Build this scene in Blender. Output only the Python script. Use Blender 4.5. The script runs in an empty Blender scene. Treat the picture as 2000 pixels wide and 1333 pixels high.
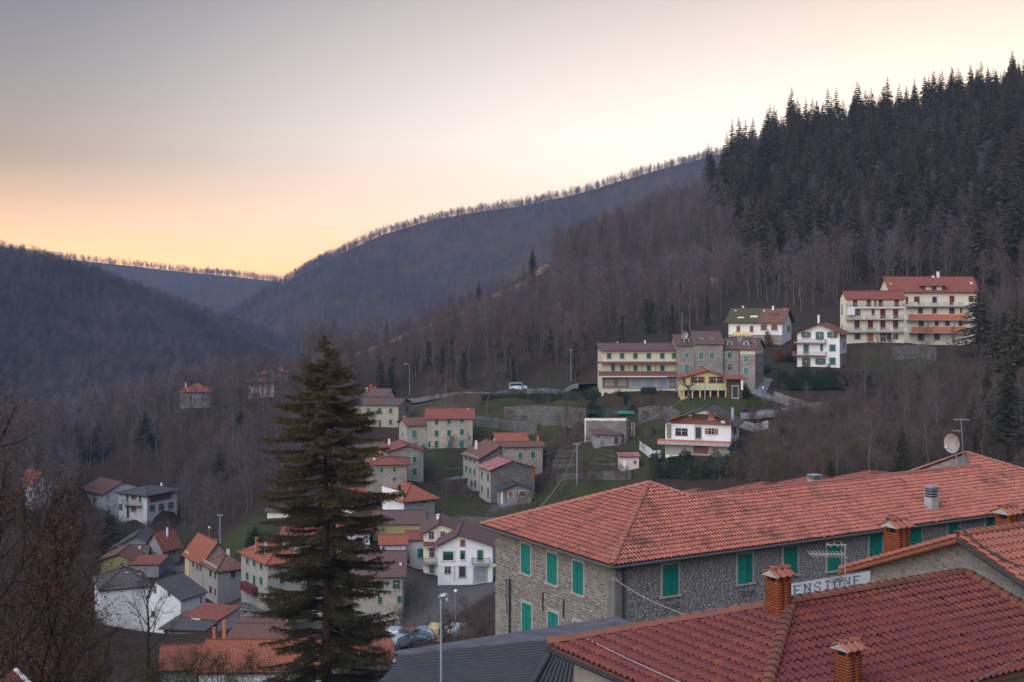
import bpy, math, random
import numpy as np
from mathutils import Vector, Matrix
R = random.Random(7)
NR = np.random.RandomState(5)
sc = bpy.context.scene
C = sc.collection
F, HZ = 2450.0, 580.0            # focal length in pixels of the 2000 px wide photograph, row of the horizon

# ---------------------------------------------------------------- camera
cd = bpy.data.cameras.new('camera'); cam = bpy.data.objects.new('camera', cd); C.objects.link(cam)
cd.sensor_width = 36.0; cd.lens = 36.0 * F / 2000.0
cd.shift_y = -(666.5 - HZ) / 2000.0
cam.rotation_euler = (math.radians(90), 0, 0)
cd.clip_start = 0.3; cd.clip_end = 9000
sc.camera = cam
sc.view_settings.view_transform = 'Standard'; sc.view_settings.look = 'None'
sc.view_settings.exposure = 0.45; sc.view_settings.gamma = 1.0
sc.view_settings.use_curve_mapping = False
sc.cycles.use_denoising = True
sc.cycles.max_bounces = 5; sc.cycles.diffuse_bounces = 1; sc.cycles.glossy_bounces = 2
sc.cycles.transmission_bounces = 3; sc.cycles.volume_bounces = 0; sc.cycles.transparent_max_bounces = 6

# ---------------------------------------------------------------- world: dusk sky
w = bpy.data.worlds.new('World'); sc.world = w; w.use_nodes = True
nt = w.node_tree; N = nt.nodes; L = nt.links
for n in list(N): N.remove(n)
out = N.new('ShaderNodeOutputWorld')
tc = N.new('ShaderNodeTexCoord')
sep = N.new('ShaderNodeSeparateXYZ'); L.new(tc.outputs['Generated'], sep.inputs[0])
def wm(op, a, b=None, c=None):
    m = N.new('ShaderNodeMath'); m.operation = op
    for i, v in enumerate((a, b, c)):
        if v is None: continue
        if isinstance(v, (int, float)): m.inputs[i].default_value = v
        else: L.new(v, m.inputs[i])
    return m.outputs[0]
def wramp(fac, stops):
    r = N.new('ShaderNodeValToRGB'); cr = r.color_ramp
    while len(cr.elements) > 1: cr.elements.remove(cr.elements[-1])
    cr.elements[0].position = stops[0][0]; cr.elements[0].color = (*stops[0][1], 1)
    for p, c in stops[1:]:
        e = cr.elements.new(p); e.color = (*c, 1)
    L.new(fac, r.inputs[0]); return r.outputs[0]
def s2l(*c): return tuple(((v/255)/12.92 if v/255 < .04045 else (((v/255)+.055)/1.055)**2.4) for v in c)
elev = wm('ADD', wm('MULTIPLY', sep.outputs['Z'], 0.5), 0.5)      # 0.5 = horizon
def E(deg): return 0.5 + 0.5*math.sin(math.radians(deg))
low = (0.05, 0.04, 0.04)
left = wramp(elev, [(0.40, low), (E(-1.5), (1.5,.85,.24)), (E(1.2), (1.8,.92,.33)), (E(3.2), (1.12,.67,.34)), (E(6), (.435,.315,.205)),
                    (E(9.5), (.27,.235,.225)), (E(13.3), (.172,.16,.19)), (E(25), (.20,.22,.31)), (1.0, (.23,.32,.54))])
right = wramp(elev, [(0.40, low), (E(-1.5), (1.6,.9,.3)), (E(1.0), (1.28,.66,.32)), (E(3.5), (1.28,.93,.69)), (E(7), (1.02,.93,.85)),
                     (E(11), (.74,.66,.61)), (E(15), (.47,.42,.41)), (E(30), (.32,.34,.44)), (1.0, (.23,.32,.54))])
# azimuth: 0 well left of the view, 1 at the place where the sun went down, behind the wooded hill to the right
ax, ay = math.sin(math.radians(24)), math.cos(math.radians(24))
dot = wm('ADD', wm('MULTIPLY', sep.outputs['X'], ax), wm('MULTIPLY', sep.outputs['Y'], ay))
az = N.new('ShaderNodeMapRange'); az.interpolation_type = 'SMOOTHSTEP'
L.new(dot, az.inputs[0]); az.inputs[1].default_value = 0.66; az.inputs[2].default_value = 1.0
mx = N.new('ShaderNodeMix'); mx.data_type = 'RGBA'
L.new(az.outputs[0], mx.inputs[0]); L.new(left, mx.inputs[6]); L.new(right, mx.inputs[7])
bg = N.new('ShaderNodeBackground'); bg.inputs[1].default_value = 0.95; L.new(mx.outputs[2], bg.inputs[0])
sky = N.new('ShaderNodeTexSky'); sky.sky_type = 'NISHITA'; sky.sun_disc = False
sky.sun_elevation = math.radians(3); sky.sun_rotation = math.radians(24); sky.dust_density = 1.5
bg2 = N.new('ShaderNodeBackground'); bg2.inputs[1].default_value = 0.02; L.new(sky.outputs[0], bg2.inputs[0])
ad = N.new('ShaderNodeAddShader'); L.new(bg.outputs[0], ad.inputs[0]); L.new(bg2.outputs[0], ad.inputs[1])
L.new(ad.outputs[0], out.inputs[0])

# ---------------------------------------------------------------- sun: soft afterglow, no hard shadows
sd = bpy.data.lights.new('sun', 'SUN'); so = bpy.data.objects.new('sun', sd); C.objects.link(so)
sd.energy = 2.3; sd.angle = math.radians(70); sd.color = (1.0, .97, .96)
so.rotation_euler = Vector((-0.50, -0.72, 0.62)).to_track_quat('Z', 'Y').to_euler()

# ---------------------------------------------------------------- helpers
def P(px, py, d): return Vector(((px-1000)/F*d, d, (HZ-py)/F*d))
def tag(o, label=None, cat=None, group=None, kind=None):
    if label: o['label'] = label
    if cat: o['category'] = cat
    if group: o['group'] = group
    if kind: o['kind'] = kind
    return o
def link(o, parent=None):
    C.objects.link(o)
    if parent is not None: o.parent = parent
    return o
def empty(name, loc=(0,0,0), rz=0):
    o = bpy.data.objects.new(name, None); o.location = loc; o.rotation_euler = (0,0,rz); o.empty_display_size = .1
    return link(o)
def inst(name, me, parent=None, loc=(0,0,0), rz=0, scale=(1,1,1)):
    o = bpy.data.objects.new(name, me); o.location = loc; o.rotation_euler = (0,0,rz); o.scale = scale
    return link(o, parent)
class MB:
    def __init__(s): s.v = []; s.f = []; s.m = []; s.uv = []
    def face(s, pts, m=0, uv=None):
        b = len(s.v); s.v += [tuple(p) for p in pts]; s.f.append(tuple(range(b, b+len(pts)))); s.m.append(m)
        s.uv.append(uv or [(0,0)]*len(pts))
    def box(s, a, b, m=0):
        x0,y0,z0 = a; x1,y1,z1 = b
        c = [(x0,y0,z0),(x1,y0,z0),(x1,y1,z0),(x0,y1,z0),(x0,y0,z1),(x1,y0,z1),(x1,y1,z1),(x0,y1,z1)]
        n = len(s.v); s.v += c
        for q in ((0,3,2,1),(4,5,6,7),(0,1,5,4),(1,2,6,5),(2,3,7,6),(3,0,4,7)):
            s.f.append(tuple(n+i for i in q)); s.m.append(m); s.uv.append([(0,0)]*4)
        return s
    def slab(s, pts, th=.14, m=0, me=None):
        """a sloped slab; the top face gets UVs in metres, v up the slope"""
        pts = [Vector(p) for p in pts]
        n = (pts[1]-pts[0]).cross(pts[2]-pts[0]).normalized()
        if n.z < 0: pts = pts[::-1]; n = -n
        u = Vector((0,0,1)).cross(n)
        u = u.normalized() if u.length > 1e-4 else Vector((1,0,0))
        v = n.cross(u)
        s.face(pts, m, [((p-pts[0]).dot(u), (p-pts[0]).dot(v)) for p in pts])
        lo = [p-Vector((0,0,th)) for p in pts]
        e = m if me is None else me
        s.face(lo[::-1], e)
        for i in range(len(pts)):
            j = (i+1) % len(pts); s.face([pts[i], lo[i], lo[j], pts[j]], e)
        return s
    def tube(s, pts, rad, k=6, m=0, cap=True):
        pts = [Vector(p) for p in pts]
        if not hasattr(rad, '__len__'): rad = [rad]*len(pts)
        rings = []
        for i, p in enumerate(pts):
            t = (pts[min(i+1, len(pts)-1)] - pts[max(i-1, 0)]).normalized()
            a = t.cross(Vector((0,0,1)) if abs(t.z) < .9 else Vector((1,0,0))).normalized(); b = t.cross(a)
            r0 = len(s.v)
            for j in range(k):
                an = 2*math.pi*j/k; s.v.append(tuple(p + (a*math.cos(an)+b*math.sin(an))*rad[i]))
            rings.append(r0)
        for i in range(len(pts)-1):
            for j in range(k):
                j2 = (j+1) % k
                s.f.append((rings[i]+j, rings[i]+j2, rings[i+1]+j2, rings[i+1]+j)); s.m.append(m); s.uv.append([(0,0)]*4)
        if cap:
            for r0 in (rings[0], rings[-1]):
                s.f.append(tuple(r0+j for j in range(k))); s.m.append(m); s.uv.append([(0,0)]*k)
        return s
    def mesh(s, name, mats):
        me = bpy.data.meshes.new(name); me.from_pydata(s.v, [], s.f)
        if not isinstance(mats, (list, tuple)): mats = [mats]
        for x in mats: me.materials.append(x)
        if len(mats) > 1: me.polygons.foreach_set('material_index', s.m)
        ul = me.uv_layers.new(name='UVMap'); flat = [c for f in s.uv for q in f for c in q]
        ul.data.foreach_set('uv', flat)
        me.update(); return me
    def build(s, name, mats, parent=None, loc=(0,0,0), rz=0):
        return inst(name, s.mesh(name, mats), parent, loc, rz)
def np_mesh(name, V, T, mat, mats=None, midx=None):
    """mesh from an (n,3) float array and an (m,3) or (m,4) int array"""
    V = np.asarray(V, dtype=np.float32); T = np.asarray(T, dtype=np.int32); k = T.shape[1]
    me = bpy.data.meshes.new(name)
    me.vertices.add(len(V)); me.vertices.foreach_set('co', V.ravel())
    me.loops.add(T.size); me.loops.foreach_set('vertex_index', T.ravel())
    me.polygons.add(len(T)); me.polygons.foreach_set('loop_start', np.arange(0, T.size, k, dtype=np.int32))
    for x in (mats or [mat]): me.materials.append(x)
    if midx is not None: me.polygons.foreach_set('material_index', np.asarray(midx, dtype=np.int32))
    me.update(calc_edges=True); me.validate()
    return me

# ---------------------------------------------------------------- materials
def newmat(name, rough=.85, spec=.3):
    m = bpy.data.materials.new(name); m.use_nodes = True; t = m.node_tree
    b = t.nodes['Principled BSDF']; b.inputs['Roughness'].default_value = rough
    b.inputs['Specular IOR Level'].default_value = spec
    return m, t, b
def nn(t, typ, **k):
    n = t.nodes.new(typ)
    for a, v in k.items():
        if a.startswith('i_'): n.inputs[a[2:].replace('_', ' ')].default_value = v
        else: setattr(n, a, v)
    return n
def mixc(t, fac, a, b, blend='MIX'):
    m = t.nodes.new('ShaderNodeMix'); m.data_type = 'RGBA'; m.blend_type = blend
    for i, v in ((0, fac), (6, a), (7, b)):
        if isinstance(v, (int, float)): m.inputs[i].default_value = v
        elif isinstance(v, tuple): m.inputs[i].default_value = (*v[:3], 1)
        else: t.links.new(v, m.inputs[i])
    return m.outputs[2]
def ramp(t, fac, p0, p1, c0=(0,0,0), c1=(1,1,1)):
    r = t.nodes.new('ShaderNodeValToRGB'); e = r.color_ramp.elements
    e[0].position = p0; e[1].position = p1; e[0].color = (*c0, 1); e[1].color = (*c1, 1)
    t.links.new(fac, r.inputs[0]); return r.outputs[0]
def noise(t, scale, detail=4, vec=None, rough=.6):
    n = nn(t, 'ShaderNodeTexNoise'); n.inputs['Scale'].default_value = scale; n.inputs['Detail'].default_value = detail
    n.inputs['Roughness'].default_value = rough
    if vec is None: vec = pos(t)
    t.links.new(vec, n.inputs['Vector']); return n.outputs['Fac']
def pos(t):
    g = t.nodes.get('GEO') or nn(t, 'ShaderNodeNewGeometry'); g.name = 'GEO'; return g.outputs['Position']
def scaled(t, vec, sx, sy, sz):
    m = nn(t, 'ShaderNodeVectorMath', operation='MULTIPLY'); t.links.new(vec, m.inputs[0]); m.inputs[1].default_value = (sx, sy, sz)
    return m.outputs[0]
def bump(t, b, h, strength=.5, dist=.05):
    n = nn(t, 'ShaderNodeBump'); n.inputs['Strength'].default_value = strength; n.inputs['Distance'].default_value = dist
    t.links.new(h, n.inputs['Height']); t.links.new(n.outputs[0], b.inputs['Normal'])
def plain(name, c, var=.15, scale=1.5, rough=.85, spec=.3, metal=0):
    m, t, b = newmat(name, rough, spec); b.inputs['Metallic'].default_value = metal
    dk = tuple(x*(1-var) for x in c); lt = tuple(min(1, x*(1+var)) for x in c)
    t.links.new(mixc(t, ramp(t, noise(t, scale), .3, .7), dk, lt), b.inputs['Base Color'])
    return m
def plaster(name, c, dirt=(.22,.2,.19), amt=.45):
    m, t, b = newmat(name, .9, .2)
    v = scaled(t, pos(t), 1, 1, .35)
    st = ramp(t, noise(t, .9, 6, v, .65), .46, .72)
    c1 = mixc(t, noise(t, 5, 3), c, tuple(x*.86 for x in c))
    fm = nn(t, 'ShaderNodeMath', operation='MULTIPLY'); t.links.new(st, fm.inputs[0]); fm.inputs[1].default_value = amt
    t.links.new(mixc(t, fm.outputs[0], c1, dirt), b.inputs['Base Color'])
    return m
def stone(name, c0, c1, c2, mortar, size=.42):
    m, t, b = newmat(name, .9, .2)
    v = scaled(t, pos(t), 1/size, 1/size, 1.9/size)
    vo = nn(t, 'ShaderNodeTexVoronoi'); vo.inputs['Scale'].default_value = 1; t.links.new(v, vo.inputs['Vector'])
    ve = nn(t, 'ShaderNodeTexVoronoi', feature='DISTANCE_TO_EDGE'); ve.inputs['Scale'].default_value = 1; t.links.new(v, ve.inputs['Vector'])
    sp = nn(t, 'ShaderNodeSeparateColor'); t.links.new(vo.outputs['Color'], sp.inputs[0])
    a = mixc(t, sp.outputs[0], c0, c1); a = mixc(t, ramp(t, sp.outputs[1], .6, .9), a, c2)
    a = mixc(t, ramp(t, ve.outputs['Distance'], .03, .1), mortar, a)
    a = mixc(t, ramp(t, noise(t, .35, 5), .45, .75), a, tuple(x*.72 for x in c0))
    t.links.new(a, b.inputs['Base Color']); bump(t, b, ve.outputs['Distance'], .6, .04)
    return m
def tiled(name, c0, c1, dirt, amt=.4, tw=.3, tl=.38):
    """clay roof seen from far off: courses and columns from the roof's own UVs (metres)"""
    m, t, b = newmat(name, .8, .25)
    uv = nn(t, 'ShaderNodeUVMap').outputs[0]
    br = nn(t, 'ShaderNodeTexBrick'); t.links.new(uv, br.inputs['Vector']); br.offset = 0
    br.inputs['Scale'].default_value = 1; br.inputs['Brick Width'].default_value = tw; br.inputs['Row Height'].default_value = tl
    br.inputs['Mortar Size'].default_value = .035; br.inputs['Mortar Smooth'].default_value = .5
    br.inputs['Color1'].default_value = (*c0, 1); br.inputs['Color2'].default_value = (*c1, 1)
    br.inputs['Mortar'].default_value = (*[x*.35 for x in c0], 1)
    a = mixc(t, ramp(t, noise(t, .5, 6, None, .7), .45, .72), br.outputs['Color'], dirt)
    fm = mixc(t, amt, br.outputs['Color'], a)
    f2 = mixc(t, ramp(t, noise(t, 3, 3), .3, .8), fm, tuple(x*1.25 for x in c1))
    t.links.new(mixc(t, .6, fm, f2), b.inputs['Base Color'])
    bump(t, b, br.outputs['Fac'], -.5, .05)
    return m
def claytile(name, cols, dirt, stain=.4):
    """single clay tiles: colour differs from tile to tile"""
    m, t, b = newmat(name, .62, .35)
    g = nn(t, 'ShaderNodeNewGeometry'); oi = nn(t, 'ShaderNodeObjectInfo')
    ad = nn(t, 'ShaderNodeMath', operation='ADD'); t.links.new(g.outputs['Random Per Island'], ad.inputs[0]); t.links.new(oi.outputs['Random'], ad.inputs[1])
    fr = nn(t, 'ShaderNodeMath', operation='FRACT'); t.links.new(ad.outputs[0], fr.inputs[0])
    r = nn(t, 'ShaderNodeValToRGB'); e = r.color_ramp.elements; n = len(cols)
    e[0].position = 0; e[0].color = (*cols[0], 1); e[1].position = 1; e[1].color = (*cols[-1], 1)
    for i in range(1, n-1):
        q = e.new(i/(n-1)); q.color = (*cols[i], 1)
    t.links.new(fr.outputs[0], r.inputs[0])
    a = mixc(t, ramp(t, noise(t, 14, 4), .35, .8), r.outputs[0], tuple(x*1.2 for x in cols[1]))
    a = mixc(t, .5, r.outputs[0], a)
    s = ramp(t, noise(t, .55, 7, None, .72), .5, .68)
    fm = nn(t, 'ShaderNodeMath', operation='MULTIPLY'); t.links.new(s, fm.inputs[0]); fm.inputs[1].default_value = stain
    sp = ramp(t, noise(t, 7, 5, None, .7), .6, .7)
    a = mixc(t, fm.outputs[0], a, dirt)
    f3 = nn(t, 'ShaderNodeMath', operation='MULTIPLY'); t.links.new(sp, f3.inputs[0]); f3.inputs[1].default_value = .35
    a = mixc(t, f3.outputs[0], a, tuple(x*.8 for x in dirt))
    t.links.new(a, b.inputs['Base Color']); return m
def varied(name, c0, c1, rough=.85, scale=.6, island=False, c2=None):
    """colour differs from object to object (or island to island) and with a little noise"""
    m, t, b = newmat(name, rough, .15)
    oi = nn(t, 'ShaderNodeObjectInfo'); f = oi.outputs['Random']
    if island:
        g = nn(t, 'ShaderNodeNewGeometry'); ad = nn(t, 'ShaderNodeMath', operation='ADD')
        t.links.new(g.outputs['Random Per Island'], ad.inputs[0]); t.links.new(f, ad.inputs[1])
        fr = nn(t, 'ShaderNodeMath', operation='FRACT'); t.links.new(ad.outputs[0], fr.inputs[0]); f = fr.outputs[0]
    a = mixc(t, f, c0, c1)
    if c2: a = mixc(t, ramp(t, noise(t, scale), .4, .7), a, c2)
    else: a = mixc(t, noise(t, scale), a, tuple(x*.7 for x in c0))
    t.links.new(a, b.inputs['Base Color']); return m
M = {}
M['white'] = plaster('white_plaster', (.80,.81,.84), (.34,.34,.36), .3)
M['white_worn'] = plaster('worn_plaster', (.73,.75,.81), (.22,.22,.24), .65)
M['cream'] = plaster('cream_plaster', (.64,.60,.49), (.36,.33,.28), .2)
M['ivory'] = plaster('ivory_plaster', (.78,.73,.60), (.4,.36,.32), .2)
M['yellow'] = plaster('yellow_plaster', (.645,.516,.267), (.344,.284,.172), .25)
M['ochre'] = plaster('ochre_plaster', (.36,.31,.15), (.2,.17,.12), .4)
M['beige'] = plaster('beige_plaster', (.378,.361,.318), (.215,.198,.181), .5)
M['pink'] = plaster('pink_plaster', (.68,.55,.56), (.4,.34,.34), .35)
M['grey'] = plaster('grey_plaster', (.286,.286,.302), (.143,.143,.151), .6)
M['stone'] = stone('rubble_stone', (.227,.210,.193), (.319,.294,.260), (.168,.160,.160), (.277,.260,.244))
M['stone_dk'] = stone('dark_rubble_stone', (.143,.139,.134), (.227,.210,.197), (.101,.101,.105), (.168,.160,.155))
M['stone_lt'] = stone('pale_rubble_stone', (.353,.336,.286), (.437,.403,.336), (.277,.252,.227), (.386,.361,.319))
M['drywall'] = stone('dry_stone', (.126,.118,.118), (.193,.176,.168), (.084,.084,.084), (.067,.063,.059), .5)
M['roof_red'] = tiled('red_clay_roof', (.210,.059,.042), (.277,.092,.067), (.084,.046,.042), .45)
M['roof_orange'] = tiled('orange_clay_roof', (.277,.080,.046), (.336,.113,.067), (.126,.059,.046), .45)
M['roof_brown'] = tiled('brown_clay_roof', (.143,.071,.055), (.193,.101,.076), (.071,.050,.042), .5)
M['roof_purple'] = tiled('weathered_clay_roof', (.113,.067,.063), (.151,.092,.084), (.067,.050,.050), .45)
M['roof_slate'] = tiled('grey_stone_roof', (.073,.069,.073), (.107,.099,.099), (.043,.043,.045), .5, .4, .3)
M['roof_moss'] = tiled('mossy_roof', (.07,.07,.035), (.09,.085,.045), (.05,.06,.02), .6)
M['roof_pink'] = tiled('pinkish_clay_roof', (.252,.067,.071), (.386,.185,.185), (.168,.050,.050), .2, .5, 2.0)
M['roof_black'] = tiled('dark_sheet_roof', (.035,.045,.06), (.045,.055,.07), (.03,.035,.04), .3, .6, 3)
M['wood'] = plain('dark_timber', (.075,.045,.03), .3, 4)
M['wood_red'] = plain('red_brown_boards', (.18,.075,.045), .35, 3)
M['railing'] = plain('brown_railing', (.17,.085,.07), .2, 3)
M['rail_grey'] = plain('grey_railing', (.32,.29,.29), .2, 3)
M['terracotta'] = plain('terracotta', (.50,.17,.10), .2, 3)
M['green'] = plain('green_shutter_paint', (.010,.115,.078), .2, 2, .5)
M['teal'] = plain('teal_shutter_paint', (.003,.172,.142), .18, 3, .45, .4)
M['teal_faded'] = plain('faded_teal_shutter_paint', (.05,.19,.17), .25, 3, .6)
M['maroon'] = plain('maroon_shutter_paint', (.13,.028,.03), .2, 2, .6)
M['brown_sh'] = plain('brown_shutter_paint', (.17,.07,.045), .2, 2, .6)
M['orange_sh'] = plain('orange_shutter_wood', (.34,.11,.045), .2, 2, .6)
M['dark_sh'] = plain('dark_shutter', (.045,.035,.035), .2, 2, .6)
M['blue_sh'] = plain('blue_grey_roller_shutter', (.22,.27,.34), .1, 2, .5)
M['frame'] = plain('stone_surround', (.36,.34,.32), .15, 4)
M['frame_w'] = plain('pale_surround', (.62,.60,.58), .1, 4)
M['glass'], t_, b_ = newmat('window_glass', .12, .6); b_.inputs['Base Color'].default_value = (.03,.035,.045,1)
M['metal'] = plain('galvanised_steel', (.32,.36,.40), .1, 3, .45, .5, .4); M['gutter'] = plain('dull_gutter_metal', (.075,.085,.09), .2, 3, .5)
M['metal_dk'] = plain('dark_metal', (.03,.032,.037), .2, 3, .5)
M['pole'] = plain('pole_grey', (.26,.29,.34), .12, 3, .5)
M['concrete'] = plain('concrete', (.36,.35,.34), .2, 2)
M['asphalt'] = plain('asphalt', (.050,.050,.055), .2, .6)
M['road'] = plain('worn_road', (.126,.122,.126), .2, .4)
M['paving'] = plain('pale_paving', (.185,.176,.189), .25, .5)
M['red_metal'] = plain('red_metal', (.4,.06,.04), .1, 3)
M['whitep'] = plain('white_paint', (.78,.8,.82), .05, 3, .5)
M['yellowp'] = plain('yellow_paint', (.75,.62,.12), .05, 3, .5)
M['brick'] = varied('chimney_brick', (.232,.060,.028), (.318,.095,.043), .85, 9, True)
M['mortar'] = plain('brick_mortar', (.13,.065,.045), .2, 6)
M['tile_A'] = claytile('porch_clay_tile', [(0.121,0.027,0.027), (0.151,0.034,0.032), (0.132,0.030,0.034), (0.184,0.040,0.029), (0.125,0.030,0.032), (0.213,0.047,0.026)], (0.037,0.015,0.015), .3)
M['tile_B'] = claytile('ridge_clay_tile', [(.258,.082,.052), (.310,.107,.069), (.284,.095,.069), (.361,.129,.077)], (.077,.043,.034), .3)
M['tile_C'] = claytile('inn_clay_tile', [(.37,.112,.082), (.44,.145,.108), (.40,.125,.095), (.51,.185,.135), (.29,.085,.07)], (.075,.045,.04), .8)
M['stone_isl'] = varied('facade_stone', (.146,.142,.138), (.318,.297,.258), .9, 5, True, (.232,.224,.215))
M['stone_isl2'] = varied('side_facade_stone', (.165,.165,.17), (.32,.315,.32), .9, 5, True, (.235,.235,.245))
M['stone_isl3'] = varied('gable_stone', (.163,.172,.172), (.310,.284,.224), .9, 4, True, (.232,.232,.241))
M['mortar_lt'] = plain('wall_mortar', (.249,.237,.211), .2, 2)
M['mortar_dk'] = plain('grey_wall_mortar', (.17,.165,.165), .2, 2)
M['bark'] = varied('grey_bark', (.075,.068,.068), (.25,.225,.21), .95, 1.5)
M['bark_dk'] = varied('dark_bark', (.035,.028,.024), (.06,.045,.038), .95, 2)
M['bark_red'] = varied('redwood_bark', (.07,.04,.03), (.10,.055,.04), .95, 2)
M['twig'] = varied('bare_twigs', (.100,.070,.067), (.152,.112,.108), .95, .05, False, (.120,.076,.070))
M['twig_far'] = varied('haze_tinted_far_twigs', (.085,.075,.10), (.19,.165,.20), .95, .012, False, (.085,.07,.085))  # mauve of bare wood, with some blue of distance haze mixed in
M['twig_ochre'] = varied('ochre_twigs', (.104,.072,.036), (.080,.068,.036), .95, .3)
M['needle'] = varied('conifer_needles', (.036,.044,.028), (.088,.076,.052), .9, .25, False, (.056,.056,.037))
M['needle_gold'] = None
M['evergreen'] = varied('evergreen_leaves', (.014,.032,.018), (.028,.048,.024), .85, .6, True)
M['evergreen_lt'] = varied('bright_hedge_leaves', (.060,.096,.024), (.040,.080,.024), .85, .6, True)
M['ivy'] = varied('ivy_leaves', (.028,.044,.018), (.056,.068,.024), .85, .6, True)
M['oakleaf'] = varied('dry_oak_leaves', (.160,.060,.028), (.096,.044,.022), .85, 1.2, True, (.104,.068,.028))
M['rust'] = varied('rust_beech_leaves', (.176,.068,.032), (.112,.048,.028), .85, 1.2, True)
M['drygrass'] = plain('dry_grass', (.218,.143,.084), .35, .35, .95)
M['shrub_gold'] = varied('yellowish_leaves', (.12,.10,.02), (.07,.07,.02), .85, 1, True)
M['cap_A'] = claytile('ridge_cap_clay', [(.216,.076,.050), (.176,.068,.048), (.248,.088,.052)], (.080,.056,.040), .5)
M['cap_C'] = claytile('inn_cap_clay', [(.361,.146,.107), (.310,.120,.090), (.396,.172,.120)], (.172,.112,.077), .5)
M['tile_dirt_shade'] = plain('mossy_shaded_tile_channel', (.075,.030,.024), .35, 5, .95)  # channel moss, with the gap shadow between tiles put into the colour
M['tile_lip_shade'] = plain('tile_lip_shadow', (.06,.022,.018), .3, 5, .95)  # shadow line at each tile's lower edge, painted as dark clay
mm2, t2_, b2_ = newmat('haze_tinted_distant_twigs', .95, .1); t2_.links.new(mixc(t2_, nn(t2_, 'ShaderNodeObjectInfo').outputs['Random'], (.075,.072,.105), (.155,.145,.19)), b2_.inputs['Base Color']); M['twig_dist'] = mm2  # blue of the distance haze put into the twig colour
# ---------------------------------------------------------------- window parts (unit meshes: 1 wide, 1 high, outward = -y)
_wc = {}
def umesh(key, fn):
    if key not in _wc: _wc[key] = fn()
    return _wc[key]
def win_frame(mat, glass, arch=False):
    def fn():
        b = MB(); o = .62
        b.box((-o,-.05,-.58), (-.48,.04,.60)); b.box((.48,-.05,-.58), (o,.04,.60)); b.box((-.48,-.05,.5), (.48,.04,.60)); b.box((-.66,-.10,-.62), (.66,.04,-.5))
        b.box((-.48,-.015,-.5), (.48,.03,.5), 1)
        if glass:
            b.box((-.025,-.03,-.5), (.025,-.015,.5), 2); b.box((-.48,-.03,.1), (-.025,-.015,.14), 2); b.box((.025,-.03,.1), (.48,-.015,.14), 2)
        return b.mesh('window', [M[mat], M['glass'], M['frame_w']])
    return umesh(('wf', mat, glass), fn)
def leaf(mat, rails=True):
    def fn():
        b = MB(); b.box((-.235,-.06,-.49), (.235,-.032,.49))
        for z in (-.47, -.02, .43): b.box((-.235,-.075,z), (.235,-.06,z+.05))
        for x in (-.235, .195): b.box((x,-.07,-.42), (x+.04,-.06,.43))
        return b.mesh('shutter', M[mat])
    return umesh(('lf', mat), fn)
def roller(mat):
    def fn():
        b = MB()
        for i in range(8): b.box((-.48,-.05-.008*(i%2),-.5+i/8), (.48,-.02,-.5+(i+1)/8-.004))
        return b.mesh('roller', M[mat])
    return umesh(('rl', mat), fn)
def doorpanel(mat):
    def fn():
        b = MB(); b.box((-.48,-.05,-.5), (.48,-.02,.5))
        b.box((-.38,-.065,-.42), (-.05,-.05,.4)); b.box((.05,-.065,-.42), (.38,-.05,.4))
        return b.mesh('door_leaf', M[mat])
    return umesh(('dr', mat), fn)

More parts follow.
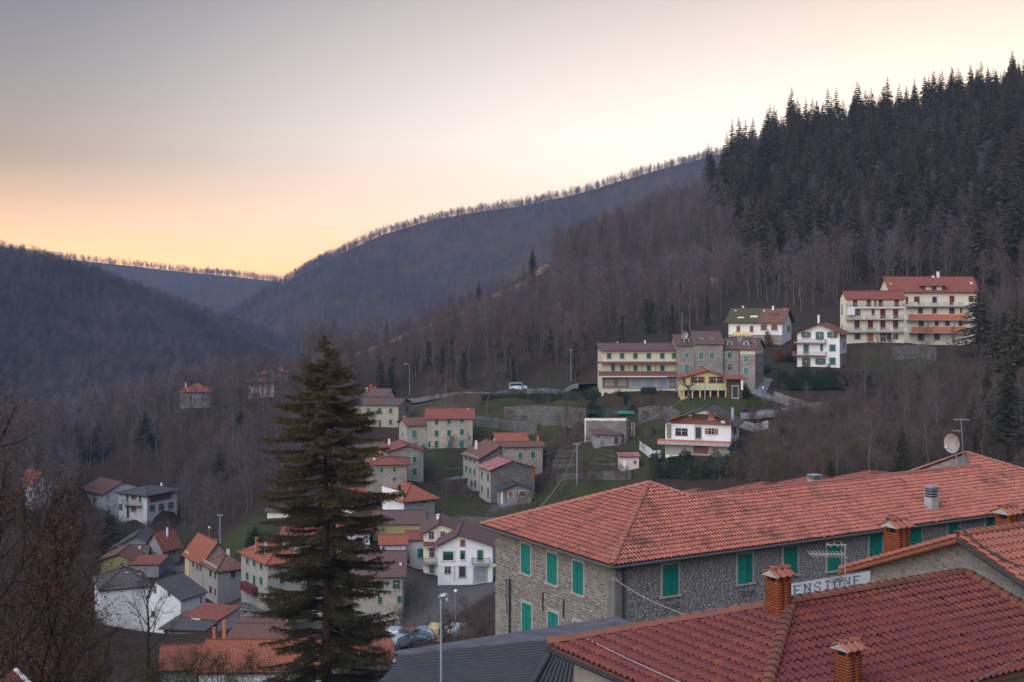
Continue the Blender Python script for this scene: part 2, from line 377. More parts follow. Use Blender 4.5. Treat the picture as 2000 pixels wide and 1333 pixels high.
class House:
    def __init__(s, name, label, cat, x0, x1, yb, ye, d, rot=0, depth=8, xs=None, ry=None, rf=.5, roof='gx', wall='stone', rmat='roof_red',
                 o=.55, base=4.0, group=None, hipl=None, R=None, wall2=None, split=None):
        if xs is not None:
            xc = x0 if rot >= 0 else x1; kc, ks = (xc-1000)/F, (xs-1000)/F
            def dep(a):
                q = math.sin(a)+ks*math.cos(a); return (kc-ks)*d/q if abs(q) > 1e-6 else 1e9
            if not 4 < dep(math.radians(rot)) < 15:
                sg = 1 if rot >= 0 else -1
                cands = [a for a in range(1, 75) if 4 < dep(math.radians(sg*a)) < 15]
                if cands: rot = sg*min(cands, key=lambda a: abs(dep(math.radians(sg*a))-depth))
        th = math.radians(rot); s.u = u = Vector((math.cos(th), math.sin(th), 0)); s.v = v = Vector((-math.sin(th), math.cos(th), 0)); s.th = th
        k0, k1 = (x0-1000)/F, (x1-1000)/F
        if rot >= 0:
            p0 = P(x0, yb, d); W = (k1*p0.y-p0.x)/(u.x-k1*u.y)
            cx, cy = p0.x, p0.y
        else:
            p1 = P(x1, yb, d); W = (p1.x-k0*p1.y)/(u.x-k0*u.y); p0 = p1-u*W; p0.z = p1.z; cx, cy = p1.x, p1.y
        if xs is not None:
            k = (xs-1000)/F; depth = (cx-k*cy)/(math.sin(th)+k*math.cos(th))
        s.p0, s.W, s.D, s.d = p0, W, depth, d
        s.h = h = (yb-ye)/F*d; D = depth
        if R is None:
            if roof in ('gx', 'hip'): yr = p0.y+(D/2)*math.cos(th)+(W/2)*math.sin(th)
            elif roof == 'mono': yr = p0.y+D*math.cos(th)+(W/2)*math.sin(th)
            else: yr = p0.y+rf*W*math.sin(th)
            R = (HZ-ry)/F*yr-(p0.z+h) if ry is not None else .2*D
            R = max(.25, R)
        s.R = R; s.roof = roof; s.rf = rf
        s.root = empty(name, p0, th); tag(s.root, label, cat, group)
        # walls
        b = MB(); zb = -base
        def wall4(pa, pb, za, zb_, mid=None):
            if mid: b.face([(*pa, za), (*pb, za), (*pb, mid[2]), (mid[0][0], mid[0][1], mid[1]), (*pa, mid[2])] )
        f0, f1, b1, b0 = (0,0), (W,0), (W,D), (0,D)
        def quad(pa, pb, ta, tb, apex=None):
            if split is not None and roof != 'none':
                zs = h-split
                b.face([(*pa, zb), (*pb, zb), (*pb, zs), (*pa, zs)], 0)
                pts = [(*pa, zs), (*pb, zs), (*pb, tb)]; mm = 1
            else: pts = [(*pa, zb), (*pb, zb), (*pb, tb)]; mm = 0
            if apex: pts.append(apex)
            pts.append((*pa, ta)); b.face(pts, mm)
        if roof == 'gx':
            quad(f0, f1, h, h); quad(b1, b0, h, h); quad(f1, b1, h, h, (W, D/2, h+R)); quad(b0, f0, h, h, (0, D/2, h+R))
        elif roof == 'gy':
            quad(f0, f1, h, h, (rf*W, 0, h+R)); quad(b1, b0, h, h, (rf*W, D, h+R)); quad(f1, b1, h, h); quad(b0, f0, h, h)
        elif roof == 'mono':
            quad(f0, f1, h, h); quad(b1, b0, h+R, h+R); quad(f1, b1, h, h+R); quad(b0, f0, h+R, h)
        else:
            quad(f0, f1, h, h); quad(b1, b0, h, h); quad(f1, b1, h, h); quad(b0, f0, h, h)
            if roof == 'none': b.face([(0,0,h), (W,0,h), (W,D,h), (0,D,h)])
        b.build('wall', [M[wall], M[wall2 or wall]], s.root)
        # roof
        r = MB(); e = .16
        if roof == 'gx':
            p = R/(D/2); zo = h-o*p
            r.slab([(-o,-o,zo+e), (W+o,-o,zo+e), (W+o,D/2,h+R+e), (-o,D/2,h+R+e)], e-.02, 0, 1)
            r.slab([(W+o,D+o,zo+e), (-o,D+o,zo+e), (-o,D/2,h+R+e), (W+o,D/2,h+R+e)], e-.02, 0, 1)
            s.ridge((-o,D/2,h+R+e), (W+o,D/2,h+R+e), r)
        elif roof == 'gy':
            a, c = rf*W, (1-rf)*W; pl, pr = R/a, R/c
            r.slab([(-o,-o,h-o*pl+e), (a,-o,h+R+e), (a,D+o,h+R+e), (-o,D+o,h-o*pl+e)], e-.02, 0, 1)
            r.slab([(a,-o,h+R+e), (W+o,-o,h-o*pr+e), (W+o,D+o,h-o*pr+e), (a,D+o,h+R+e)], e-.02, 0, 1)
            s.ridge((a,-o,h+R+e), (a,D+o,h+R+e), r)
        elif roof == 'hip':
            i = min(W, D)/2 if hipl is None else hipl; p = R/(D/2); zo = h-o*p+e; hr = h+R+e
            if W < D:
                i = W/2; p = R/i; zo = h-o*p+e
                A, B = (W/2, i, hr), (W/2, D-i, hr)
                r.slab([(-o,-o,zo), (W+o,-o,zo), A], e-.02, 0, 1); r.slab([(W+o,D+o,zo), (-o,D+o,zo), B], e-.02, 0, 1)
                r.slab([(-o,D+o,zo), (-o,-o,zo), A, B], e-.02, 0, 1); r.slab([(W+o,-o,zo), (W+o,D+o,zo), B, A], e-.02, 0, 1)
            else:
                A, B = (i, D/2, hr), (W-i, D/2, hr)
                if abs(W-2*i) < .2:
                    r.slab([(-o,-o,zo), (W+o,-o,zo), A], e-.02, 0, 1); r.slab([(W+o,D+o,zo), (-o,D+o,zo), A], e-.02, 0, 1)
                else:
                    r.slab([(-o,-o,zo), (W+o,-o,zo), B, A], e-.02, 0, 1); r.slab([(W+o,D+o,zo), (-o,D+o,zo), A, B], e-.02, 0, 1)
                r.slab([(-o,D+o,zo), (-o,-o,zo), A], e-.02, 0, 1); r.slab([(W+o,-o,zo), (W+o,D+o,zo), B], e-.02, 0, 1)
            for q in ((-o,-o,zo), (-o,D+o,zo)): s.ridge(q, A, r)
            for q in ((W+o,-o,zo), (W+o,D+o,zo)): s.ridge(q, B, r)
            s.ridge(A, B, r)
        elif roof == 'mono':
            p = R/D
            r.slab([(-o,-o,h-o*p+e), (W+o,-o,h-o*p+e), (W+o,D+o,h+R+o*p+e), (-o,D+o,h+R+o*p+e)], e-.02, 0, 1)
        if r.v: r.build('roof', [M[rmat], M['wood']], s.root)
    def ridge(s, a, b, r):
        a, b = Vector(a), Vector(b); n = max(1, int((b-a).length/.45)) if s.d < 150 else 1
        if (b-a).length < .3: return
        for i in range(n):
            q0, q1 = a.lerp(b, i/n), a.lerp(b, (i+1)/n); r.tube([q0+Vector((0,0,.0)), q1+Vector((0,0,.02))], [.13,.11], 5, 0, False)
    def hit(s, face, px, py, off=0.0):
        k, q = (px-1000)/F, (HZ-py)/F; r = Vector((k, 1, 0)); p = Vector((s.p0.x, s.p0.y, 0))
        if face == 'f': n, t = s.v, s.u; p = p-s.v*off
        elif face == 'l': n, t = s.u, s.v; p = p-s.u*off
        elif face == 'r': n, t = s.u, s.v; p = p+s.u*(s.W+off)
        lam = p.dot(n)/r.dot(n); w_ = r*lam-p
        return w_.dot(t), q*lam-s.p0.z
    def loc(s, face, t, z, out=0.0):
        return {'f': (t, -out, z), 'l': (-out, t, z), 'r': (s.W+out, t, z)}[face]
    def win(s, px, py, w, h, style='c', mat='green', face='f', frame='frame'):
        a, _ = s.hit(face, px-w/2, py); b, _ = s.hit(face, px+w/2, py); ww = abs(b-a); t = (a+b)/2
        _, z0 = s.hit(face, px, py+h/2); _, z1 = s.hit(face, px, py-h/2); hh = z1-z0; z = (z0+z1)/2
        lim = s.D if face in 'lr' else s.W
        if not (-.5 < t < lim+.5): return None
        t = min(max(t, ww*.66), lim-ww*.66)
        rz = {'f': 0, 'l': -math.pi/2, 'r': math.pi/2}[face]
        nm = 'door' if style in 'd' else 'garage_door' if style == 'G' else 'window'
        o = inst(nm, win_frame(frame, style in 'go'), s.root, s.loc(face, t, z, .02), rz, (ww, 1, hh))
        if style == 'c':
            for sx in (-1, 1): inst('shutter', leaf(mat), o, (sx*.242, 0, 0))
        elif style == 'o':
            for sx in (-1, 1): inst('shutter', leaf(mat), o, (sx*.76, -.01, 0))
        elif style == 'd': inst('door_leaf', doorpanel(mat), o)
        elif style == 'G': inst('roller', roller(mat), o)
        elif style == 'h': inst('shutter', roller(mat), o, (0,0,.3), 0, (1,1,.4))
        return o
    def wins(s, lst, w, h, style='c', mat='green', face='f', frame='frame'):
        for px, py in lst: s.win(px, py, w, h, style, mat, face, frame)
    def chimney(s, px, py, w, h, v=.5, mat='white', cap='terracotta', red=False, pot=False):
        """top at py; v = how far back in the house as a share of its depth"""
        p = Vector((s.p0.x, s.p0.y, 0))+s.v*(s.D*v); k, q = (px-1000)/F, (HZ-py)/F; r = Vector((k,1,0))
        lam = p.dot(s.v)/r.dot(s.v); t = (r*lam-p).dot(s.u); z1 = q*lam-s.p0.z; W = w/F*lam/1.1; Hh = h/F*lam
        t = min(max(t, W), s.W-W)
        b = MB(); a = W/2
        b.box((-a,-a,-Hh-1.6), (a,a,-.35*W))
        for sx in (-1, 1): b.box((sx*a-.06*sx if sx > 0 else -a, -a, -.35*W), (a if sx > 0 else -a+.06, a, -.12*W))
        b.box((-a*1.25,-a*1.25,-.12*W), (a*1.25,a*1.25,0), 1)
        return b.build('chimney', [M[mat], M[cap]], s.root, (t, s.D*v, z1))
    def box(s, name, face, xa, xb, ya, yb, out0, out1, mat, mats=None):
        """a box proud of a wall between two pixel columns and rows"""
        ta, z1 = s.hit(face, xa, ya, out0); tb, z0 = s.hit(face, xb, yb, out0); t0, t1 = min(ta, tb), max(ta, tb)
        b = MB()
        if face == 'f': b.box((t0, -out1, z0), (t1, -out0, z1))
        elif face == 'l': b.box((-out1, t0, z0), (-out0, t1, z1))
        else: b.box((s.W+out0, t0, z0), (s.W+out1, t1, z1))
        return b.build(name, M[mat], s.root)
    def balcony(s, xa, xb, yt, yb, face='f', out=1.1, mat='railing', slab='concrete', solid=False):
        ta, z1 = s.hit(face, xa, yt, out); tb, z0 = s.hit(face, xb, yb, out); t0, t1 = min(ta, tb), max(ta, tb)
        L = {'f': lambda t, o, z: (t, -o, z), 'l': lambda t, o, z: (-o, t, z), 'r': lambda t, o, z: (s.W+o, t, z)}[face]
        def bx(b, ta, oa, za, tb, ob, zb, m=0):
            p, q = L(ta, oa, za), L(tb, ob, zb); b.box(tuple(map(min, p, q)), tuple(map(max, p, q)), m)
        b = MB(); bx(b, t0, -.0, z0-.16, t1, out, z0); sl = b.build('balcony', M[slab], s.root)
        b = MB(); bx(b, t0, out-.05, z1-.06, t1, out, z1); bx(b, t0, out-.05, z0+.06, t1, out, z0+.1)
        for e in (t0, t1-.04): bx(b, e, 0, z1-.06, e+.04, out-.05, z1)
        if solid: bx(b, t0, out-.045, z0+.1, t1, out-.01, z1-.06)
        else:
            n = max(3, int((t1-t0)/.17))
            for i in range(n+1):
                t = t0+(t1-t0-.035)*i/n; bx(b, t, out-.04, z0+.1, t+.035, out-.01, z1-.06)
            for e in (t0, t1-.03):
                for j in range(1, 6): bx(b, e, out*j/6, z0, e+.03, out*j/6+.03, z1-.06)
        b.build('railing', M[mat], sl); return sl

# ---------------------------------------------------------------- terrain: a surface through measured points
CP = []                                      # control points (x, y, z)
def g(px, py, d): CP.append(tuple(P(px, py, d)))
for q in [(870,775,328),(950,768,320),(1010,764,312),(1080,766,303),(1150,765,290),(1240,770,277),(1330,782,262),(1400,785,255),
          (940,852,300),(1040,850,300),(1130,850,290),(870,893,280),(880,985,252),(1000,1002,243),(1100,950,245),(1130,885,262),(1200,920,238),
          (1300,935,222),(1420,925,222),(1100,1005,222),(1000,800,318),(1080,800,308),(1200,800,288),(1250,830,268),
          (1500,790,265),(1560,803,258),(1470,815,250),(1480,885,235),(1600,865,235),(1750,805,270),(1730,715,298),(1900,765,270),(1600,930,200),(1800,905,200),
          (2000,850,220),(2000,700,290),(1450,945,205),(1600,820,250),(1520,745,285),(1560,735,285),
          (950,1145,192),(900,1190,180),(870,1250,170),(800,1255,188),(700,1240,188),(700,1180,200),
          (560,1215,200),(500,1205,205),(330,1120,240),(300,1255,165),(250,1300,140),(100,1200,150),(0,1320,90),(150,1110,230),(50,1010,290),(210,1040,325),(350,1045,300),
          (430,1025,280),(470,1045,252),(520,1000,270),(600,1010,262),(640,960,282),(690,930,288),(690,850,335),(630,900,310),(700,800,350),(640,760,368),
          (380,800,368),(520,792,385),(450,830,350),(300,870,335),(150,905,335),(430,930,300),(560,900,290),(0,930,340),(620,850,330),(560,800,380),
          (100,870,520),(400,800,520),(560,760,520),(-200,900,400),(-200,1000,250),(0,1100,200),(-150,1200,120),
          (640,705,420),(700,690,430),(760,665,450),(900,700,370),(900,610,470),(960,575,490),(1070,540,520),(1000,545,570),(1180,490,610),(1400,400,640),(1445,325,640),(1560,300,645),(1700,284,650),(1850,258,650),(2000,238,650),(2400,80,650),
          (1300,705,320),(1200,690,335),(1000,730,350),(1400,560,430),(1700,490,430),(2000,480,400),(1200,610,420),(1050,640,420),(1500,620,350),(1650,610,350),(1800,590,365),(1950,600,350),
          (2200,600,330),(2400,700,250),(1400,650,345)]: g(*q)
CP += [(0,-60,4),(0,-20,0),(0,0,-2.2),(-10,15,-9),(8,18,-14),(22,32,-16),(40,42,-15),(65,60,-14),(-25,40,-27),(-50,30,-24),(-60,80,-40),(60,0,-6),(-14,95,-43),(-3,72,-27),
       (-8,60,-27),(8,80,-25),(22,90,-24),(35,95,-22),(5,56,-23),(30,72,-22),(-60,-40,-4),(60,-40,2),(-5,110,-38),(8,130,-40),(40,140,-34),(-40,120,-46),(-30,70,-37)]
for px, py, d in [(640,760,520),(900,670,620),(1180,560,760),(1400,500,800),(1700,400,800),(2000,330,800),(2400,250,800)]: g(px, py, d)
class RBF:
    def __init__(s, pts, c=9.0, smooth=.35):
        s.p = np.array(pts, float); s.c = c; X = s.p[:, :2]
        d = np.sqrt(((X[:, None]-X[None])**2).sum(-1)+c*c); n = len(X)
        A = np.zeros((n+3, n+3)); A[:n, :n] = d; A[:n, :n] -= np.eye(n)*smooth; A[:n, n] = 1; A[:n, n+1:] = X; A[n, :n] = 1; A[n+1:, :n] = X.T
        s.w = np.linalg.solve(A, np.r_[s.p[:, 2], 0, 0, 0])
    def __call__(s, x, y):
        x = np.atleast_1d(x).astype(float); y = np.atleast_1d(y).astype(float); out = np.empty(len(x)); n = len(s.p)
        for i in range(0, len(x), 4000):
            xx, yy = x[i:i+4000], y[i:i+4000]
            d = np.sqrt((xx[:, None]-s.p[:, 0])**2+(yy[:, None]-s.p[:, 1])**2+s.c**2)
            out[i:i+4000] = d@s.w[:n]+s.w[n]+s.w[n+1]*xx+s.w[n+2]*yy
        return out
# ---------------------------------------------------------------- houses
HS = []
def house(*a, **k):
    h = House(*a, **k); HS.append(h)
    for a_, b_c, dz in ((0,-.8,-.1),(h.W/2,-.8,-.1),(h.W,-.8,-.1),(0,h.D/2,.1),(h.W,h.D/2,.1),(h.W/2,h.D,.4)):
        q_ = h.p0+h.u*a_+h.v*b_c; CP.append((q_.x, q_.y, q_.z+dz))
    return h
# village centre
h = house('stone_house', 'three-storey grey stone house with dark green shutters above the small lawn', 'house', 834, 923, 879, 817.5, 290, 3, 8, ry=799, rmat='roof_red', wall='stone_lt')
h.wins([(852.5,825),(877,823.5),(902,821.5)], 7, 9); h.wins([(852.5,847),(877,846),(902,844)], 7.5, 11.5); h.wins([(852.5,868)], 7, 13)
h.win(838.5,868.5,5,12.5,'d','green'); h.win(877,870,6,18,'d','teal_faded'); h.win(902,869,8.5,18,'d','teal'); h.chimney(914,798,4,9,.45)
h = house('stone_annex', 'low stone annex with a reddish roof and bricked patch joined to the three-storey stone house', 'house', 795.5, 833.5, 880, 831, 291, 5, 7, xs=779.5, ry=817, rmat='roof_brown', wall='stone_lt')
h.win(809,848,8.5,14,'c','teal_faded'); h.win(826,874,8,11,'c','teal_faded'); h.win(811,869,7,9,'c','teal_faded'); h.win(786,850,3,7,'g','green','l'); h.chimney(790,812,4,6,.5,'terracotta')
h = house('stone_farmhouse', 'grey stone house with a dull purple roof below the little white house', 'house', 690, 778, 838, 792, 312, -12, 8, xs=800, ry=779, rmat='roof_purple', wall='stone_lt')
h.wins([(741.5,802),(763,803),(763,825),(720,803)], 6.5, 9.5, 'c', 'green'); h.win(742,828,5,14,'d','brown_sh'); h.win(793.5,800,3,11,'c','dark_sh','r')
h = house('white_cottage', 'small white cottage with a maroon roof and red chimneys above the stone farmhouse', 'house', 709, 756.5, 800, 773.5, 336, -12, 7, xs=769.5, ry=760.5, rmat='roof_purple', wall='white')
h.win(735.6,776.5,5,7,'g'); h.win(718,780,5,6,'g'); h.chimney(725,752,6,8,.5,'red_metal'); h.chimney(732,755,6,5,.6,'terracotta'); h.chimney(711,757,4,10,.3)
h = house('gabled_stone_house', 'stone house whose gable with two dark green windows faces the village, red roof', 'house', 757.5, 827, 944, 882.5, 262, 14, 10, ry=871, rf=.55, roof='gy', rmat='roof_red')
h.win(809.6,898,8,11.5); h.win(809.6,921.5,9,12.5); h.win(797,881.5,3.5,4,'g'); h.chimney(760,857,4,9,.8); h.win(748,889,3.5,8,'g','green','l'); h.chimney(779,888,5,8,.05,'terracotta')
h = house('hipped_stone_house', 'stone house with a hipped red roof and two bright green shutters, half behind the conifer', 'house', 716, 795, 950, 908, 248, 4, 9, ry=893, roof='hip', rmat='roof_red')
h.win(770,917,6.5,10); h.win(770,936,7,7); h.win(745,918,6.5,10); h.chimney(757,890,4,5,.5,'terracotta'); h.chimney(731,893,4,6,.4)
h = house('red_roofed_house', 'grey house with a broad hipped orange roof, white left wall and twin white flues behind', 'house', 790, 849, 1030, 975.8, 238, 33, 10, xs=744, ry=945, roof='hip', rmat='roof_orange', wall='grey', o=.8)
h.box('white_wall', 'l', 789, 746, 962, 1005, .01, .03, 'white'); h.win(805.6,981,9,7,'g'); h.win(828,979,9.5,8.5,'c','green'); h.win(832,1004,4.5,12,'c','green')
h.chimney(780,948,5,14,.3,'metal_dk','metal_dk'); h.chimney(821,941,4.5,15,.95); h.chimney(831,946,4.5,14,.9)
h = house('orange_roofed_house', 'house with an orange roof seen through the conifer, left of the broad hipped roof', 'house', 684, 743, 1010, 975, 247, 20, 8, ry=955, rmat='roof_orange', wall='white')
h.win(705,985,8,10,'g'); h.win(725,985,8,10,'c','green')
h = house('ochre_house', 'ochre-walled house with a long dull purple roof and one patch of newer tiles', 'house', 728, 828, 1055, 1024, 224, 2, 8, ry=998.5, rmat='roof_purple', wall='ochre', o=.35)
h.win(748,1034,6,7,'g')
h = house('low_red_roofed_house', 'low bluish white house with a dark red roof and one turquoise shutter', 'house', 793, 829, 1112, 1055, 214, 0, 6, ry=1038.5, rmat='roof_red', wall='white_worn', o=.4)
h.win(821.5,1080.5,10,16,'c','teal'); 
h = house('pale_lean_to_house', 'small pale house with a patchy orange roof beside the low bluish white house', 'house', 745, 792, 1105, 1064, 206, 8, 6, ry=1046, rmat='roof_orange', wall='white_worn', o=.5)
h.win(770,1080,7,8,'g')
h = house('balconied_house', 'narrow pale house with two dark balconies behind the white gabled house', 'house', 827, 905, 1128, 1041, 207, 3, 9, ry=1023, rf=.4, roof='gy', rmat='roof_purple', wall='ivory', o=.7)
h.win(842.5,1046,9,13,'g'); h.win(843.5,1080,9,16,'g'); h.win(843.5,1112,9,16,'c','teal_faded'); h.box('panel', 'f', 852.5, 858.5, 1037, 1049, .0, .04, 'pink'); h.win(865,1043,9,8,'g')
h.balcony(827, 854.5, 1058.5, 1068, mat='wood_red', solid=True); h.balcony(825, 855, 1090.5, 1101, mat='dark_sh'); h.chimney(855,1005,6,14,.5,'white','whitep')
h = house('white_gabled_house', 'white gabled house with a green awning, small balcony and grey garage door', 'house', 855, 962, 1137, 1066, 200, -2, 11, ry=1045, rf=.37, roof='gy', rmat='roof_purple', wall='white', o=.75)
h.win(875.5,1086,21,17,'h','green',frame='frame_w'); h.win(903.6,1061,8.5,12,'c','brown_sh'); h.win(903.6,1084.5,9.5,17,'h','green',frame='frame_w'); h.win(937.8,1085,10.5,19,'d','green')
h.balcony(921, 955.5, 1090.5, 1103.5, mat='wood', out=1.0); h.win(938,1123.5,23,25,'G','blue_sh'); h.win(874.5,1114,11,12,'g'); h.win(903,1117,12,20,'d','dark_sh'); h.box('downpipe', 'f', 886.6, 888, 1106, 1135, 0, .08, 'pole')
h.box('string_course', 'f', 856, 921, 1105.2, 1106.6, 0, .06, 'frame_w')
h = house('low_outbuilding', 'low outbuilding with a dull purple roof and white fascia right behind the white gabled house', 'outbuilding', 908, 952, 1050, 1037, 214, -3, 7, ry=1028, rmat='roof_purple', wall='white', o=.5)
h = house('stone_townhouse', 'stone house with a brown roof partly behind the lower boughs of the tall conifer', 'house', 690, 786, 1210, 1124, 190, 2, 9, xs=None, ry=1078, rmat='roof_purple', wall='stone_lt', o=.6)
h.wins([(742,1142),(774,1142)], 7, 17, 'o', 'green'); h.wins([(780,1171),(742,1173)], 8, 14, 'c', 'green'); h.chimney(793,1098,5,8,.2)
# pair of stone houses in the middle
h = house('long_stone_house', 'tall brown-roofed stone house with rows of narrow green shutters down its left wall', 'house', 936, 1012, 965, 896.5, 266, 24, 12, xs=904.5, ry=868.5, rf=.60, roof='gy', rmat='roof_brown', wall='stone_dk')
h.box('pale_wall', 'l', 935.6, 904.8, 893, 955, .0, .03, 'beige')
h.wins([(911,895),(919,898),(927,901)], 3.6, 8, face='l'); h.wins([(911.4,916),(919.4,919.5),(927.3,922)], 3.3, 10.5, face='l'); h.win(912,938.5,5,10,face='l'); h.wins([(921.5,945),(928.7,945.5)], 4, 13, 'd', face='l')
h.chimney(930,860,4.5,9,.75); h.win(975.5,879,3,2.5,'g')
h = house('stone_wing', 'stone wing with two dark green shutters beside the tall brown-roofed stone house', 'house', 985, 1060, 925, 873.5, 264, 6, 8, ry=864, rmat='roof_brown', wall='stone')
h.win(1015.8,890,7,12.5); h.win(1041,888.8,8,13.5); h.chimney(1050.4,852,4,8,.5,'terracotta')
h = house('bright_roofed_house', 'house with a bright orange roof and white gable behind the stone wing', 'house', 973, 1030, 900, 866, 281, 8, 9, ry=847, rmat='roof_orange', wall='white')
h.chimney(1030,848,4,9,.4,'terracotta'); h.chimney(984,846,6,5,.5)
h = house('pink_roofed_stone_house', 'stone house with a two-tone pink roof and an orange brick strip on its gable', 'house', 958.6, 1044.5, 983, 918.5, 252, 22, 10, xs=936.4, ry=901, rf=.46, roof='gy', rmat='roof_pink', wall='stone_dk')
h.box('pale_wall', 'l', 958.2, 936.8, 916, 975, .0, .03, 'beige'); h.box('brick_strip', 'f', 1037, 1043.5, 911.5, 936, .0, .05, 'orange_sh')
h.win(941.8,928,3,14,face='l'); h.win(953.8,932.6,3.6,14.5,face='l'); h.win(942,955,3,12,face='l'); h.win(954,963.5,3.6,21,'d',face='l')
h = house('garden_pavilion', 'white outbuilding with a dark sheet roof and brown shutters against a stone gable', 'outbuilding', 978, 1037.5, 984, 958, 243, 10, 3.5, xs=971, ry=946, rf=.5, roof='gy', rmat='roof_black', wall='grey', o=.6, base=2)
h.win(997.6,965.8,10,11,'c','orange_sh',frame='frame_w'); h.win(1020,964.4,9.5,11,'c','brown_sh',frame='frame_w'); h.box('porch_post', 'f', 978.5, 982, 958, 984, .0, .1, 'white')
# chalet and sheds
h = house('chalet', 'white chalet with timber gable, shallow grey roof and a long terracotta balcony', 'house', 1299.5, 1428, 892, 829, 235, -8, 10, xs=1443.5, ry=799, rf=.6, roof='gy', rmat='roof_slate', wall='white', o=1.0)
h.box('timber_panel', 'f', 1310, 1352, 812, 829, .0, .08, 'wood_red'); h.box('timber_gallery', 'f', 1352, 1425, 808.5, 829.5, .0, .07, 'wood'); h.box('gallery_rail', 'f', 1352, 1425, 821, 830.5, .5, .56, 'wood_red')
h.win(1389.5,814,13,11,'c','orange_sh',frame='frame'); h.win(1331,844,19,12,'g',frame='wood'); h.win(1364,846,11,21,'d','dark_sh'); h.win(1389.5,843,13,12,'o','orange_sh',frame='frame_w'); h.win(1435,841,4,13,'c','brown_sh','r')
h.box('stone_pilaster', 'f', 1302.5, 1311, 829, 856, .0, .12, 'stone'); h.balcony(1284, 1427, 857.5, 867.5, mat='terracotta', solid=True, out=1.3); h.box('slab_edge', 'f', 1284, 1427, 867.7, 868.8, 1.24, 1.34, 'concrete')
h.balcony(1429, 1462, 855, 866, face='r', mat='terracotta', solid=True, out=1.2) if False else None
h.box('lower_wall', 'f', 1300, 1428, 869, 893, .0, .04, 'beige'); h.win(1369,877.5,31,18,'G','wood_red'); h.win(1332.5,871.5,22,4,'g'); h.chimney(1432,796,5.5,11,.5,'metal'); h.box('wall_unit', 'f', 1409, 1417, 821.5, 827, .56, .9, 'frame_w')
h = house('stone_shed', 'grey shed with four dark openings and a purple roof under the terrace wall', 'shed', 1161, 1214, 872, 850, 258, 3, 4, ry=840, roof='mono', rmat='roof_purple', wall='grey', o=.35, base=2)
h.wins([(1169,853),(1183,853),(1194,852.5),(1210,852)], 6, 5, 'g'); h.win(1203.5,860,9,16,'d','dark_sh')
h = house('garden_hut', 'tiny pale hut with a flat pinkish roof and a light door on the terraces', 'shed', 1211, 1248, 920, 893, 238, 2, 3.5, ry=888.5, roof='mono', rmat='roof_pink', wall='pink', o=.35, base=2)
h.win(1219.5,909,6.5,17,'d','whitep',frame='frame_w'); h.win(1240,903,5,5,'g')
# hotel row on the hill road
h = house('hotel_wing', 'long cream hotel wing with green shutters above a continuous brown balcony and garages', 'hotel', 1175.5, 1322, 760, 684.5, 285, 1, 11, ry=672, rmat='roof_purple', wall='cream', o=.8)
h.wins([(1189.5,695.5),(1214.8,695.5),(1241,695.3),(1267,695.3),(1293.5,695.3),(1317,695.3)], 8, 10); h.wins([(1215.5,719.5),(1241,719.5),(1267.3,719.5),(1293.8,719.5)], 7.5, 10.5)
h.win(1197,718,6,14,'d','green'); h.box('canopy', 'f', 1166, 1322, 706.5, 709.5, 0, 1.6, 'railing'); h.balcony(1169, 1322, 725.5, 734.5, mat='railing', solid=True, out=1.5)
h.box('ground_floor', 'f', 1176, 1321.5, 736.5, 760, .0, .05, 'grey'); h.box('fascia', 'f', 1174, 1303, 735.4, 737, 1.5, 1.6, 'frame_w')
h.wins([(1190,747),(1215,747)], 19, 15, 'g', frame='brown_sh'); h.wins([(1241.8,747.5),(1268.6,747.5),(1294.3,749)], 19.5, 17, 'G', 'blue_sh'); h.win(1314,747,10,16,'g',frame='brown_sh')
for x in (1200.5, 1227.5, 1253.5, 1280): h.box('post', 'f', x, x+.9, 709.5, 725.5, 1.44, 1.55, 'dark_sh')
h.chimney(1206,667,4,6,.5,'grey'); h.chimney(1259.5,664.5,3,8,.5)
h = house('stone_hotel_block', 'left grey stone hotel block with a single dormer, next to the cream wing', 'hotel', 1322.5, 1358, 768, 675.5, 283, 1, 11, ry=655, rmat='roof_purple', wall='stone', o=.35)
h.win(1341,694,7,10,'c','teal_faded'); h.win(1341,720,10,15.5,'c','teal_faded'); H41 = h
h = house('stone_hotel_block', 'tallest grey stone hotel block with two dormers, in the middle of the row', 'hotel', 1358.5, 1412, 772, 672.5, 280, 1, 11, ry=648.5, rmat='roof_purple', wall='stone', o=.35)
h.wins([(1369.5,695),(1390.5,695)], 9, 12.5, 'c', 'teal_faded'); h.win(1369.8,719,8,8,'g'); H42 = h
h = house('stone_hotel_block', 'set-back grey stone hotel block with one dormer, third of the row from the left', 'hotel', 1413, 1445, 768, 682, 281, 1, 10, ry=661.5, rmat='roof_purple', wall='stone', o=.35)
h.win(1425,694,7,10.5); h.win(1425.5,717.5,9,11,'g'); h.box('downpipe', 'f', 1444.2, 1445.4, 683, 765, .02, .12, 'wood'); H43 = h
h = house('stone_hotel_block', 'end grey stone hotel block with a cream band under its eaves, beside the lane', 'hotel', 1445.5, 1475, 760, 683, 277, -6, 9, xs=1491.5, ry=663, rmat='roof_purple', wall='stone', wall2='cream', split=1.05, o=.45)
h.wins([(1457,702),(1457,724.6)], 8.5, 12, 'c', 'teal_faded'); h.win(1484.6,700.8,2.6,7,'g',face='r'); h.win(1484.6,722.7,2.6,7,'g',face='r'); h.win(1484.6,679.4,2.6,7,'g',face='r'); h.chimney(1475,663,6.5,9,.4,'grey'); H44 = h
